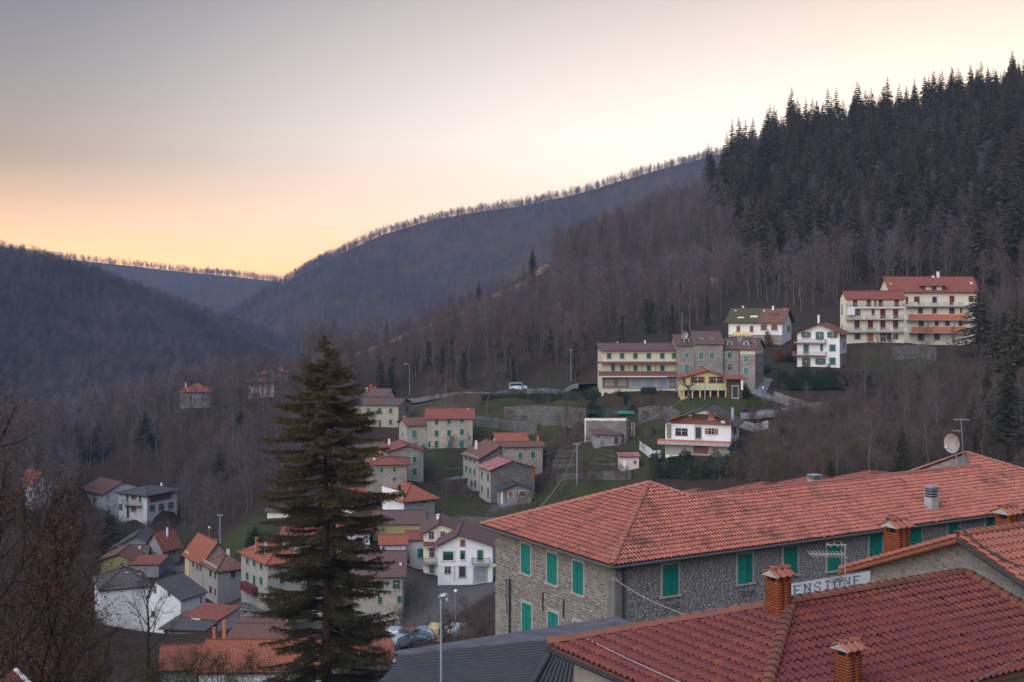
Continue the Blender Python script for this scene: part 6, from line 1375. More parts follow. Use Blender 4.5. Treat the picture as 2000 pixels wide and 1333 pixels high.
d_ = A2.y-1; dish(1864, 866, d_, .66, 'pale satellite dish tilted left on the peak of the inn roof', az=-1.05, mast=.9)
def aerial(px0, y_top, y_bot, d, bars, label, lean=0):
    k = d/F; p = P(px0, y_bot, d); H = (y_bot-y_top)*k; e = empty('tv_aerial', p); tag(e, label, 'aerial'); b = MB(); b.tube([(0,0,-.5), (lean,0,H)], .022, 6); b.build('mast', M['metal'], e)
    for (dx0, dx1, z, n, l) in bars:
        b = MB(); zz = (y_bot-z)*k; lx = lean*zz/H; b.tube([(dx0*k+lx,0,zz), (dx1*k+lx,0,zz+.0)], .018, 5); b.build('boom', M['rail_grey'], e)
        for i in range(n): x = (dx0+(dx1-dx0)*(i+.5)/n)*k+lx; b = MB(); b.tube([(x+.03,-l/2,zz-.03), (x-.03,l/2,zz+.03)], .011, 4); b.build('element', M['rail_grey'], e)
    return e
aerial(1884, 817, 910, d_-.3, [(-14,16,820,4,.5),(-20,-2,842,2,.3)], 'bent mast with a short bar aerial beside the satellite dish', -.25)
aerial(1651, 1064, 1157, 35.1, [(-70,0,1083,10,.55),(-38,3,1065,3,.3)], 'thin television aerial on the ridge of the nearest roof, in front of the painted sign')
# lamp post in front
lp = empty('street_lamp', P(862.5, 1333, 38.6)-Vector((0,0,8))); tag(lp, 'tall pale street lamp standing before the corrugated roof', 'street lamp'); Hh = (1333-1168)/F*38.6+8
b = MB(); b.tube([(0,0,0), (0,0,Hh*.5), (-.02,0,Hh)], [.07,.05,.033], 10); b.build('pole', M['pole'], lp)
b = MB(); V = [(-.07,0,Hh-.02), (.0,0,Hh+.05), (.12,0,Hh+.09), (.21,0,Hh+.08)]; b.tube(V, [.045,.095,.095,.03], 10); b.v = [(x, y*1.2, (z-Hh-.08)*.75+Hh+.08) for x, y, z in b.v]; b.build('lamp_head', M['metal'], lp)
b = MB(); b.tube([(.15,0,Hh+.02), (.18,0,Hh-.09)], [.065,.03], 8); b.build('lamp_glass', M['frame_w'], lp)
# cables
def cable(a, c, sag, label, r=.02, mat='rail_grey', cat_='cable'):
    m = (Vector(a)+Vector(c))/2; b = MB(); pts = [Vector(a).lerp(Vector(c), i/14)-Vector((0,0,sag*4*(i/14)*(1-i/14)))-m for i in range(15)]; b.tube(pts, r, 5); o = b.build('cable', M[mat], None, m); tag(o, label, cat_); return o
cable(P(1198,1128,61.6), P(1390,1215,36), .25, 'pale cable running down from the inn corner to the nearest roof', .022)
cable(P(1143,1246,33.4), P(1345,1340,29), .03, 'straight pale cable across the left slope of the nearest roof', .016)
cable(P(1440,1348,28), P(2020,1262,33), .10, 'thin cable crossing low over the nearest roof, bottom right', .010, 'mortar_dk')
cable(P(1880,1345,29), P(2010,1272,30), .02, 'short slanting cable at the bottom right corner', .010, 'mortar_dk')
cable(P(1872,1028,36), P(1990,1105,35), .12, 'black cable sagging over the tiles of the stone-gabled roof', .03, 'metal_dk')
# corner of a roof at the bottom left
cl = empty('tiled_corner_house', (-30,60,-24)); tag(cl, 'corner of a brown tiled roof with white edge, bottom left of the view', 'house'); iv = cl.matrix_basis.inverted()
a0, a1, a2, a3 = P(-60,1298,52), P(30,1308,52), P(66,1336,48), P(-60,1380,47); b = MB(); b.slab([iv@a3, iv@P(75,1380,47), iv@a1, iv@a0], .15); b.build('roof', M['roof_red'], cl); b = MB(); b.tube([iv@a1, iv@P(85,1362,47)], .09, 6); b.build('verge_strip', M['whitep'], cl)
b = MB(); b.box((-8,-10,-8), (1.2,-3,5.0)); b.build('wall', M['beige'], cl)
# ---------------------------------------------------------------- the big conifer in front
def big_conifer():
    rng = np.random.RandomState(77); d = 95; base = P(637, 1333, d); z0 = -43.0; ztop = P(632, 652, d).z; H = ztop-z0
    e = empty('giant_conifer', (base.x, d, z0)); tag(e, 'very tall conifer with golden-brown tips standing alone before the village, left of centre', 'tree')
    trunk = np.array([[0,0,0],[.0,0,H*.25],[.05,0,H*.5],[-.05,0,H*.75],[-.2,0,H]]); wv = [ntube(trunk, [.55,.42,.33,.17,.02], 10)]
    wv2 = ntube([[.25,0,H*.50],[.62,.1,H*.56],[.55,.1,H*.66],[.25,.1,H*.78]], [.20,.20,.14,.05], 7)
    inst('trunk', np_mesh('trunk', *cat(wv+[wv2]), M['bark_red']), e)
    pz = lambda y: (HZ-y)/F*d-z0
    prof = [(652,.12),(680,.9),(700,1.35),(750,2.5),(800,3.4),(850,4.3),(900,4.9),(950,5.2),(1000,5.4),(1100,5.3),(1200,5.6),(1300,6.0),(1450,6.2),(1600,5.5)]
    zs = [pz(a) for a, _ in prof][::-1]; rs = [b for _, b in prof][::-1]
    z = pz(1560); B=[];D=[];Ln=[];W=[]; br=[]; gold=[]
    while z < H-.15:
        f = z/H; Rz = np.interp(z, zs, rs); n = rng.randint(4, 7) if f < .93 else 4; tier = rng.uniform(.8, 1.08)
        for k in range(n):
            az = rng.rand()*6.283; L = Rz*tier*rng.uniform(.5, 1.18); d0 = np.array([math.cos(az), math.sin(az), 0]); zz = z+rng.uniform(-.18, .18)
            rise = .30*L if f > .9 else rng.uniform(-.02,.16)*L; sag = (.34+.10*rng.rand())*L*(1-f*.55)
            s = np.linspace(0, 1, 6); pts = np.array([0,0,zz])+np.outer(s*L, d0)+np.outer(rise*s-sag*s**1.4+.16*L*s**3, [0,0,1])+np.array([0,0,0])
            br.append(ntube(pts, (.012+.055*(L/6))*(1-s*.85), 4)); side = np.array([-d0[1], d0[0], 0])
            nb = int(L/.175)+3
            for j in range(nb):
                q = (.26+.74*(j+rng.rand())/nb) if L > 1.5 else (j+rng.rand())/nb; p = np.array([np.interp(q, s, pts[:, c]) for c in range(3)])
                for sg in (-1, 1):
                    l2 = (.22+.62*math.sin(min(q, .98)*math.pi*.86+.25))*min(1, L/3.2)*rng.uniform(.55, 1.15); dd = unit(d0*.75+side*sg*1.0+np.array([0,0,-.22+rng.normal()*.12]))
                    m = int(l2/.13)+1
                    for i in range(m):
                        p2 = p+dd*l2*(i+rng.rand()*.6)/m+np.array([0,0,-.10*(i/m)]); 
                        for t_ in range(3): B.append(p2+rng.normal(size=3)*.04); D.append(unit(dd*.7+rng.normal(size=3)*.55+np.array([0,0,-.28]))); Ln.append(rng.uniform(.12,.30)); W.append(rng.uniform(.03,.07))
        z += rng.uniform(.24, .50)*(1 if f < .8 else .7)
    B = np.array(B); D = np.array(D); v, t = tri_cloud(rng, B, D, np.array(Ln), np.array(W))
    # needles: olive green, the outer and upper tips rusty gold
    m, tt, b = newmat('giant_conifer_needles', .85, .15); geo = nn(tt, 'ShaderNodeNewGeometry'); tcn = nn(tt, 'ShaderNodeTexCoord'); sx = nn(tt, 'ShaderNodeSeparateXYZ'); tt.links.new(tcn.outputs['Object'], sx.inputs[0])
    hgt = nn(tt, 'ShaderNodeMapRange'); tt.links.new(sx.outputs['Z'], hgt.inputs[0]); hgt.inputs[1].default_value = H*.42; hgt.inputs[2].default_value = H*.80
    nz = ramp(tt, noise(tt, .45, 4), .35, .65); ad = nn(tt, 'ShaderNodeMath', operation='MULTIPLY'); tt.links.new(hgt.outputs[0], ad.inputs[0]); ad.inputs[1].default_value = .72
    a2 = nn(tt, 'ShaderNodeMath', operation='MULTIPLY_ADD'); tt.links.new(nz, a2.inputs[0]); a2.inputs[1].default_value = .30; tt.links.new(ad.outputs[0], a2.inputs[2])
    g0 = mixc(tt, geo.outputs['Random Per Island'], (.020,.027,.013), (.036,.038,.017)); g1 = mixc(tt, geo.outputs['Random Per Island'], (.098,.064,.024), (.058,.046,.018))
    tt.links.new(mixc(tt, a2.outputs[0], g0, g1), b.inputs['Base Color'])
    inst('crown', np_mesh('crown', v, t, m), e); inst('branch_structure', np_mesh('branch_structure', *cat(br), M['bark_red']), e); return len(t)
nt_ = big_conifer()

def big_tree(name, label, px, pytop, d, H, seed, spread, leafmat=None, nleaf=0, leaf=.10, n1=20, n2=7, n3=7, tw=.022, rt=.3, fork=.18, bark='bark_dk', twig=None, rz=0, cat_='tree', lean=.05, clump=.35, group=None):
    zt = (HZ-pytop)/F*d; wd, cr = bare_tree(seed, H=H, spread=spread, n1=n1, n2=n2, n3=n3, tw=tw, rt=rt, fork=fork, lean=lean)
    e = empty(name, ((px-1000)/F*d, d, zt-H), rz); tag(e, label, cat_, group); inst('trunk', mk('trunk', wd, bark), e); inst('crown', mk('crown', cr, twig or bark), e)
    if nleaf:
        rng = np.random.RandomState(seed+1); tips = cr[0].reshape(-1, 3, 3)[:, 2]; B = tips[rng.randint(len(tips), size=nleaf)]+rng.normal(size=(nleaf, 3))*clump
        v = tri_cloud(rng, B, unit(rng.normal(size=B.shape)+[0,0,-.6]), np.full(nleaf, leaf)*rng.uniform(.7, 1.3, nleaf), np.full(nleaf, leaf*.6)); inst('foliage', mk('foliage', v, leafmat), e)
    return e
big_tree('brown_oak', 'broad oak keeping its dry rusty leaves, dark branches reaching in from the left edge', -55, 900, 50, 18, 31, .36, 'oakleaf', 11000, .10, rt=.34, clump=.28, n1=24)
big_tree('brown_oak', 'second rusty-leaved oak in front of the big white house, lower left', 50, 1055, 56, 14, 33, .34, 'oakleaf', 8000, .10, rt=.22, clump=.26, n1=22, rz=2)
big_tree('brown_oak', 'low rusty-leaved tree at the very bottom left, its leaves turning ochre', 135, 1205, 62, 10, 35, .40, 'oakleaf', 6000, .10, rt=.16, clump=.28, rz=1)
big_tree('black_walnut_tree', 'crooked leafless tree with thick dark limbs before the white gable wall', 286, 1150, 118, 8.5, 37, .50, n1=10, n2=5, n3=3, tw=.035, rt=.24, fork=.30, lean=.08)
for k, (px, py, d, H, sp) in enumerate([(815,1150,140,9.5,.36),(905,1185,150,8,.42),(950,1205,140,7,.42),(870,1215,128,6.5,.42),(930,1235,125,5.5,.45),(790,1205,150,7,.4),(975,1225,132,5,.4)]):
    big_tree('roadside_tree', ['leafless ochre-twigged tree left of the near street lamp, in the thicket','tall reddish leafless tree just right of the near street lamp','leafless tree below the grey garage door of the white gabled house','low leafless tree directly behind the near street lamp','low bushy leafless tree close to the inn wall, above the corrugated roof','leafless tree in front of the orange car park row','leafless tree touching the left wall of the stone inn'][k], px, py, d, H, 50+k, sp, n1=16, n2=6, n3=6, tw=.028, rt=.10, fork=.15, bark='bark', twig='twig_ochre' if k in (0,3) else 'twig', group='thicket trees below the white gabled house')
for k, (px, py, d) in enumerate([(380,1296,74),(430,1302,72),(345,1318,70),(488,1306,76),(300,1322,68)]):
    big_tree('ochre_shrub', ['yellowish shrub under the left end of the bright tiled roof','yellowish shrub under the middle of the bright tiled roof','olive shrub before the red lean-to house','yellowish shrub between the bright tiled roof and the tall conifer','olive shrub nearest the brown oak, bottom edge'][k], px, py, d, 3.6, 70+k, .55, 'ivy' if k % 2 else 'shrub_gold' if 'shrub_gold' in M else 'ivy', 2600, .07, n1=16, n2=4, n3=4, tw=.02, rt=.05, fork=.05, clump=.22, cat_='shrub', group='shrubs along the bottom edge')

# ---------------------------------------------------------------- evergreens, hedges and single trees in the village
LB_ = [mk('foliage', leafball(i+5, 2200, (1, 1, 1), .085), 'evergreen') for i in range(3)]
LBL = mk('foliage', leafball(9, 2000, (1, 1, 1), .08), 'evergreen_lt'); LBR = mk('foliage', leafball(10, 1500, (1, 1, 1), .08), 'rust')
TWB = []
for i in range(3):
    wd, cr = bare_tree(800+i, H=2.6, spread=.62, n1=12, n2=4, n3=4, tw=.035, rt=.035, fork=.02); TWB.append(joined(wd, cr, 'bark', ['twig','twig_ochre','twig'][i]))
def bush(px, py, d, wpx, hpx, label, me=None, name='bush', dep=.7, group=None, cat_='bush'):
    p = onground(px, py, d); d = p.y; k = d/F; e = inst(name, me or LB_[R.randint(0, 2)], None, (p.x, p.y, p.z-.15), R.uniform(0, 6), (wpx*k/2, wpx*k/2*dep, hpx*k*1.05)); tag(e, label, cat_, group); return e
def hedge(pts, h, w_, label, mat='evergreen', n=2600, name='hedge', leaf=.13, dz=0, lump=.2):
    """clipped or loose hedge along pixel points on the ground"""
    ps = [onground(*q) for q in pts]; rng = np.random.RandomState(len(pts)*7+int(pts[0][0])); seg = [(b_-a_).length for a_, b_ in zip(ps, ps[1:])]; tot = sum(seg); B = []; m0 = ps[0]
    for i in range(n):
        t_ = rng.rand()*tot; j = 0
        while j < len(seg)-1 and t_ > seg[j]: t_ -= seg[j]; j += 1
        p = ps[j].lerp(ps[j+1], min(1, t_/seg[j])); a = rng.rand()*math.pi; hh = h*(1+lump*math.sin(p.x*1.1)+lump*.6*math.sin(p.x*2.7+1)); r = rng.uniform(.8, 1.03)
        B.append((p.x-m0.x+rng.normal()*.1, p.y-m0.y+math.cos(a)*w_/2*r, p.z-m0.z+hh*(abs(math.sin(a))**.5)*r*(1 if rng.rand() < .6 else rng.rand())))
    B = np.array(B); v = tri_cloud(rng, B, unit(rng.normal(size=B.shape)), np.full(n, leaf*1.4), np.full(n, leaf)); o = inst(name, mk(name, v, mat), None, m0+Vector((0,0,dz))); tag(o, label, 'hedge'); 
    b = MB()
    for a_, b_ in zip(ps, ps[1:]): 
        q0, q1 = a_-m0, b_-m0; s = Vector((0, w_*.33, 0)); up = Vector((0,0,h*.72)); b.face([q0-s,q1-s,q1-s+up,q0-s+up]); b.face([q0-s+up,q1-s+up,q1+s+up,q0+s+up]); b.face([q0+s,q1+s,q1+s+up,q0+s+up])
    b.face([ps[0]-m0-s, ps[0]-m0+s, ps[0]-m0+s+up, ps[0]-m0-s+up]); b.face([ps[-1]-m0-s, ps[-1]-m0+s, ps[-1]-m0+s+up, ps[-1]-m0-s+up]); b.build('inner_mass', M[mat], o); return o
hedge([(1520,760,263),(1580,759,262),(1645,757,266)], 4.0, 4.5, 'tall dense dark green hedge in front of the green-shuttered villa', n=5200, leaf=.20)
hedge([(1650,752,270),(1700,755,272)], 2.6, 3, 'dark straggly hedge continuing right of the villa', n=1500, leaf=.18)
hedge([(940,782,309),(1040,781,302),(1130,779,290),(1225,781,275)], 1.7, 2.0, 'long dark green hedge below the hotel road', n=4200, leaf=.17)
hedge([(1456,796,252),(1509,794,254)], 1.6, 1.6, 'clipped bright green hedge by the driveway', 'evergreen_lt', n=1400, leaf=.10, lump=.05)
hedge([(1252,769,272),(1282,769,271)], 1.5, 1.6, 'low clipped hedge before the grey garage doors', n=800, leaf=.12, lump=.03)
hedge([(1130,803,283),(1170,802,282),(1176,812,281)], 1.2, 1.2, 'clipped garden hedge left of the turquoise cover', n=700, leaf=.11, lump=.05); hedge([(1238,803,272),(1262,802,271)], 1.1, 1.1, 'clipped garden hedge right of the turquoise cover', n=600, leaf=.11, lump=.05)
hedge([(1270,932,226),(1340,934,224),(1400,933,222),(1465,928,224)], 3.6, 4.5, 'big dark evergreen thicket below the chalet', n=6500, leaf=.20, lump=.3)
for px, py, d, w_, h_, l in [(1286,918,228,38,34,'round dark evergreen left below the chalet'),(1345,905,229,30,22,'dark evergreen bush against the chalet base'),(1440,905,228,48,42,'rounded evergreen right below the chalet'),(1458,868,238,16,14,'small green bush beside the pink steps'),
                          (1452,778,258,30,26,'bright green bush beside the yellow restaurant house'),(1236,1000+0,0,0,0,None),(1210,772,276,10,10,'small dark bush on the garden bank'),(1222,790,274,9,14,'clipped cone bush in the hotel garden'),(1235,797,273,12,12,'dark bush by the garden path'),
                          (1120,1000,222,46,26,'dark bush on the grass slope behind the inn roof'),(1063,915,260,18,34,'dark evergreen bush beside the stone wing'),(935,1052,225,60,12,'dark bush by the low wall'),(1531,860,236,26,24,'dark green bush alone on the rough slope'),(497,1068,248,44,34,'dark green bush on the grass slope left of the conifer'),
                          (455,1168,212,16,14,'small bush before the corner house'),(1640,705,285,22,22,'dark bush beside the green-shuttered villa'),(1540,707,292,30,14,'dark hedge-like bush left of the villa'),(1275,850,250,18,14,'bush beside the white garden wall'),(880,765,330,16,10,'low bush at the road edge')]:
    if l: bush(px, py, d, w_, h_, l, LBL if 'bright' in l else None)
for px, py, d, w_, h_, l in [(1500,676,296,26,28,'rust-coloured shrub under the arches of the white hotel'),(1548,690,292,20,22,'rust-coloured shrub left of the villa'),(1523,706,288,34,24,'brownish shrub on the bank beside the lane'),(1273,784,268,16,10,'reddish bush at the lawn corner'),(1480,905,232,26,20,'dry brownish bush right of the chalet')]: bush(px, py, d, w_, h_, l, LBR)
def conif(px, pyt, pyb, d, label, k=0, wide=1.0, name='conifer'):
    p = onground(px, pyb, d); d = p.y; s = (pyb-pyt)/F*d/22; e = empty(name, (p.x, p.y, p.z-.2), R.uniform(0, 6)); e.scale = (s*wide, s*wide, s); tag(e, label, 'tree'); inst('trunk', CN[k % 5][0], e); inst('crown', CN[k % 5][1], e); return e
conif(1157,752,822,284,'slim dark conifer rising between the road hedge and the terrace wall', 2, 1.5)
conif(212,985,1080,300,'green pointed conifer in front of the dilapidated white house', 3, 1.8)
conif(1762,820,925,214,'dark narrow conifer on the rough slope above the inn ridge', 0, 1.2)
conif(1622,890,950,196,'small dark spruce rising just above the metal vent', 1, 2.0)
conif(1912,545,700,292,'big dark cedar overlapping the right end of the larger apartment block', 3, 1.5)
conif(1075,905-5,935,240,'tiny dark conifer by the garden pavilion', 1, 2.0)
for k, (px, a, b_, d) in enumerate([(1945,600,800,270),(1985,560,830,262),(1930,700,850,250),(1968,690,900,235),(2005,640,900,240),(1900,760,880,232)]): conif(px, a, b_, d, ['tallest dark conifer of the right-edge group, beside the apartments','dark conifer behind the others at the very right edge','short dark conifer in front of the right-edge group, above the dish','dark conifer in the middle of the right-edge group','dark conifer cut by the right edge of the view','lowest dark conifer of the right-edge group, left side'][k], k, 1.15)['group'] = 'conifers at the right edge'
for k, (px, a, b_, d) in enumerate([(430,868,945,292),(150,822,900,342),(190,812,895,345),(283,800,880,338),(470,790,850,345),(620,850,905,300)]): conif(px, a, b_, d, ['dark evergreen on the spur midway between the tower-like house and the tall conifer','leftmost dark evergreen on the spur','dark evergreen on the spur, second from the left','dark evergreen on the spur left of the tower-like house','dark evergreen just below the pinkish spur house','dark evergreen on the spur beside the tall conifer trunk'][k], k, 1.9)['group'] = 'evergreens on the spur'
for k, (px, a, b_, d) in enumerate([(745,680,770,345),(760,695,775,340),(905,660,760,345),(1125,640,735,325),(1215,590,680,345),(1340,620,665,322),(1000,640,745,350)]):
    p = onground(px, b_, d); d = p.y; s = (b_-a)/F*d/12; e = put_tree('bare_tree', BT, k, p.x, p.y, s, ['ivy-clad tree above the little white cottage','second ivy-clad tree above the little white cottage, slightly right','ivy-clad tree above the left end of the hotel road','ivy-clad tree beside the dark lamp post left of the cream hotel wing','ivy-clad tree behind the roof of the cream hotel wing','ivy-clad tree behind the radio mast of the stone hotel block','ivy-clad tree above the parked minibus'][k], 'tree', 'ivy-clad trees at the wood edge', z=p.z-.2, extra=IV[k % 2])
# pale-stemmed and pollarded trees seen singly
for k, (px, a, b_, d, l) in enumerate([(785,705,778,322,'pale forked leafless tree beside the thin pole above the village'),(868,718,800,310,'pale leafless tree standing right of the three-storey stone house'),(953,700,808,305,'leafless tree at the end of the hotel road, by the grey retaining wall'),(1105,775,850,290,'bushy grey leafless tree on the grass below the hotel road'),(1125,790,850,283,'leafless tree leaning over the terrace wall'),
        (1262,820,885,248,'leafless fruit tree above the white garden wall'),(1213,860,905,246,'small bare fruit tree on the garden terraces'),(988,1000-60,1000,238,'dark bare tree on the lawn left of the garden pavilion'),(905,950,1005,244,'small bare fruit tree on the lower lawn'),(870,940,990,250,'little bare tree beside the gabled stone house'),
        (1480,850,925,225,'thin bare tree right of the chalet balcony'),(1860,640,760,288,'tall grey leafless tree before the larger apartment block'),(1805,640,740,290,'grey leafless tree before the red tiled skirts of the apartments'),(1690,680,790,276,'tall thin leafless tree right of the villa'),(1700,830,905,236,'dark crooked tree stump with few limbs on the rough slope')]):
    p = onground(px, b_, d); d = p.y; s = (b_-a)/F*d/12.5; e = put_tree('bare_tree', BT, k+1, p.x, p.y, s, l, 'tree', None, z=p.z-.3)
def pollard(px, a, b_, d, label):
    p = onground(px, b_, d); d = p.y; H = (b_-a)/F*d; e = empty('pollarded_tree', p); tag(e, label, 'tree'); b = MB(); b.tube([(0,0,-.4), (.1,0,H*.35), (0,0,H*.6)], [.26,.20,.22], 7); b.build('trunk', M['bark'], e)
    for i in range(6):
        az = i*1.05; L = H*.42; b = MB(); b.tube([(0,0,H*.55), (math.cos(az)*L*.6, math.sin(az)*L*.6, H*.66), (math.cos(az)*L, math.sin(az)*L, H*(.8+.1*(i%2))), (math.cos(az)*L*1.05, math.sin(az)*L, H*1.0)], [.13,.1,.10,.04], 5); b.build('limb', M['bark'], e)
pollard(1344, 735, 783, 248, 'pollarded plane tree with stubby limbs before the yellow restaurant house')
# ---------------------------------------------------------------- undergrowth and small trees on the rough slopes
SLOPE = [(1445,840),(1520,800),(1600,812),(1700,760),(1760,740),(1905,735),(2100,720),(2100,960),(1900,890),(1700,930),(1500,960),(1430,940)]
sl = scatter((30,150), (180,300), 1300, SLOPE, 12, 4.2); R.shuffle(sl)
for k, q in enumerate(sl[:110]): put_tree('sapling', BT, k, q[0], q[1], R.uniform(.25, .50) if q[3] < 1640 else R.uniform(.4, .95), 'leafless sapling on the rough slope between the chalet and the right edge', 'tree', 'saplings on the rough slope', z=q[2]-.2)
pts = [(q[0], q[1], q[2]-.1) for q in scatter((30,150), (170,300), 4200, SLOPE, 13, 1.1)]
LOW = [(100,1060),(200,1075),(215,1130),(190,1150),(180,1250),(250,1290),(320,1333),(560,1400),(760,1400),(700,1215),(610,1100),(560,1015),(480,1010),(430,1035),(330,1035),(200,1020),(100,1040)]
pts += [(q[0], q[1], q[2]-.1) for q in scatter((-110,0), (60,330), 5200, [(-300,1000),(140,1000),(330,1035),(330,1060),(200,1075),(190,1250),(300,1330),(300,1500),(-300,1500)], 14, 1.8)]
pts += [(q[0], q[1], q[2]-.1) for q in scatter((-40,5), (60,180), 1500, [(480,1290),(780,1250),(1000,1250),(1000,1600),(300,1600)], 15, 1.6)]
pts += [(q[0], q[1], q[2]-.1) for q in scatter((-260,560), (250,600), 9000, HILL, 16, 2.6)]+[(q[0], q[1], q[2]-.1) for q in scatter((-260,20), (230,420), 2200, SPUR, 17, 3)]
BANK = [(800,768),(960,768),(1110,785),(1180,815),(1290,800),(1300,830),(1250,845),(1000,835),(925,815),(860,800)]; pts += [(q[0], q[1], q[2]-.1) for q in scatter((-70,60), (230,340), 1800, BANK, 18, 3)]
pts += [(q[0], q[1], q[2]-.1) for q in scatter((-60,60), (200,330), 1500, [(835,885),(1240,835),(1300,850),(1260,935),(1100,960),(860,1000)], 21, 2.6)]
pts += [(q[0], q[1], q[2]-.1) for q in scatter((-30,60), (150,260), 500, [(860,1010),(1000,1012),(1100,960),(1250,925),(1480,940),(1480,970),(1000,1060),(860,1040)], 19, 2.5)]
for k, (px, b_) in enumerate([(940,870),(975,868),(1010,862),(1050,870),(1095,862),(1120,880),(1070,945),(1150,905),(1180,915),(1240,860),(1255,905),(880,905),(900,960),(1160,945),(1210,950),(1290,780+40),(860,800),(905,790),(935,800),(990,790),(1035,805),(1070,800),(720,770),(835,770),(1310,815)]):
    p = onground(px, b_); 
    if clear(p.x, p.y): put_tree('garden_tree', BT, k, p.x, p.y, R.uniform(.28, .5), 'small leafless fruit tree in the village gardens and on the bank under the road', 'tree', 'small fruit trees in the gardens', z=p.z-.2)
pts = [q for q in pts if not (755 < 1000+F*q[0]/q[1] < 905 and 1215 < HZ-F*q[2]/q[1] < 1300)]
for k, (px, b_, h_) in enumerate([(345,806,44),(360,808,34),(380,809,30),(398,808,36),(415,806,46),(432,806,42),(478,800,44),(492,802,36),(508,803,38),(525,800,46),(543,790,50),(560,786,46),(330,815,44),(455,805,48),(575,780,44)]):
    p = onground(px, b_, 365); put_tree('bare_tree', BT, k, p.x, p.y, h_/F*p.y/12.5, 'leafless tree close in front of the red-roofed houses on the spur', 'tree', 'trees around the spur houses', z=p.z-.3)
woodmass('undergrowth', pts, TWB, 'leafless scrub and brambles on the slopes', (.45, 1.3))
# ---------------------------------------------------------------- roads and paths (sheets laid just above the ground)
def ribbon(name, pts, w_, mat, dz=.12, kind='structure', label=None):
    ps = [onground(*q) for q in pts]; c = []; 
    for a_, b_ in zip(ps, ps[1:]):
        n = max(2, int((b_-a_).length/2))
        for i in range(n): c.append(a_.lerp(b_, i/n))
    c.append(ps[-1]); V = []; T = []
    for i, p in enumerate(c):
        t = (c[min(i+1, len(c)-1)]-c[max(i-1, 0)]); t.z = 0; s = Vector((-t.y, t.x, 0)).normalized(); zc = max(ground(p.x, p.y), ground(*(p+s*w_*.5).xy), ground(*(p-s*w_*.5).xy), ground(*(p+s*w_*.25).xy), ground(*(p-s*w_*.25).xy))+dz
        for k in range(3): q = p+s*w_*(k/2-.5); V.append((q.x, q.y, zc))
        for k in (0, 2): q = p+s*w_*(k/2-.5)*1.02; V.append((q.x, q.y, zc-1.2))
    for i in range(len(c)-1):
        a = 5*i; b = a+5; T += [(a, a+1, b+1, b), (a+1, a+2, b+2, b+1), (a+3, a, b, b+3), (a+2, a+4, b+4, b+2)]
    V = np.array(V); zc = V[0::5, 2]; pad = np.pad(zc, 4, mode='edge'); sm = np.convolve(pad, np.ones(9)/9, 'valid')
    for k in range(3): V[k::5, 2] = sm
    for k in (3, 4): V[k::5, 2] = sm-1.2
    o = inst(name, np_mesh(name, V, T, M[mat])); tag(o, label, kind=kind); return o
ribbon('road', [(700,800,345),(780,782,338),(870,774,328),(950,768,320),(1010,764,312),(1080,766,303),(1150,765,291)], 5, 'road')
ribbon('lane', [(1500,735,292),(1490,750,282),(1480,766,272),(1500,778,264),(1540,786,260),(1590,790,258),(1620,797,254)], 3.6, 'paving')
ribbon('driveway', [(1590,792,256),(1545,800,254),(1500,812,250),(1470,818,248),(1445,820,247)], 3.6, 'paving')

ribbon('village_lane', [(322,1120,236),(330,1100,246),(345,1085,256)], 4, 'asphalt'); ribbon('garden_path', [(855,945,258),(890,938,262),(915,932,266)], 1.4, 'paving'); ribbon('grass_strip', [(665,668,436),(780,643,455),(830,618,468),(900,582,480),(960,553,496),(1010,532,515),(1075,519,535)], 4.5, 'drygrass' if 'drygrass' in M else 'frame')
# ---------------------------------------------------------------- dry-stone and retaining walls
def stonewall(pts, h, label, mat='drywall', t=.5, cap=None, cat_='wall'):
    ps = []
    for q in pts: p_ = onground(q[0], q[1]+h*F/q[2], q[2]); ps.append(p_+Vector((0,0,h)))
    h += 1.0; m = ps[0]; b = MB()
    for a_, b_ in zip(ps, ps[1:]):
        n = max(1, int((b_-a_).length/1.2)); dz_ = [R.uniform(-.06,.06) for _ in range(n+1)]
        for i in range(n):
            p, q = a_.lerp(b_, i/n)-m, a_.lerp(b_, (i+1)/n)-m; s = (b_-a_); s = Vector((-s.y, s.x, 0)).normalized()*t/2; za, zb_ = Vector((0,0,dz_[i])), Vector((0,0,dz_[i+1])); lo = Vector((0,0,-h))
            b.face([p-s+lo, q-s+lo, q-s+zb_, p-s+za]); b.face([p-s+za, q-s+zb_, q+s+zb_, p+s+za], 1); b.face([q+s+lo, p+s+lo, p+s+za, q+s+zb_])
    o = b.build('stone_wall', [M[mat], M[cap or mat]], None, m); tag(o, label, cat_); return o
stonewall([(925,812,302),(960,816,306),(1000,822,306),(1050,826,300)], 2.4, 'sloping grey retaining wall right of the three-storey stone house')
stonewall([(985,796,314),(1040,793,308),(1100,795,300),(1148,800,290)], 4.0, 'long high grey retaining wall under the hotel road hedge')
stonewall([(1146,822,266),(1225,823,262)], 4.6, 'brown terrace wall with a pale concrete edge above the grey shed', 'stone_dk'); b = MB(); e_ = P(1146,820,265.6)
stonewall([(1144,817,265.9),(1225,818,261.9)], 4.95, 'pale concrete terrace edge above the brown wall', 'frame_w', .7)
stonewall([(1248,795,264),(1275,793,262),(1310,795,256),(1330,806,250)], 2.8, 'dark rocky bank wall below the restaurant lawn')
stonewall([(1090,926,240),(1150,922,240),(1235,921,238)], 1.5, 'long low wall below the garden terraces'); stonewall([(850,1012,236),(920,1010,234),(990,1013,228)], 1.5, 'mossy dry-stone wall below the lower lawn')
stonewall([(1513,765,262),(1545,777,262),(1590,786,260),(1615,789,258)], 2.0, 'light stone retaining wall along the lane below the tall hedge', 'stone'); stonewall([(1740,677,302),(1800,673,304),(1830,680,300)], 3.2, 'curved grey wall below the apartment blocks')
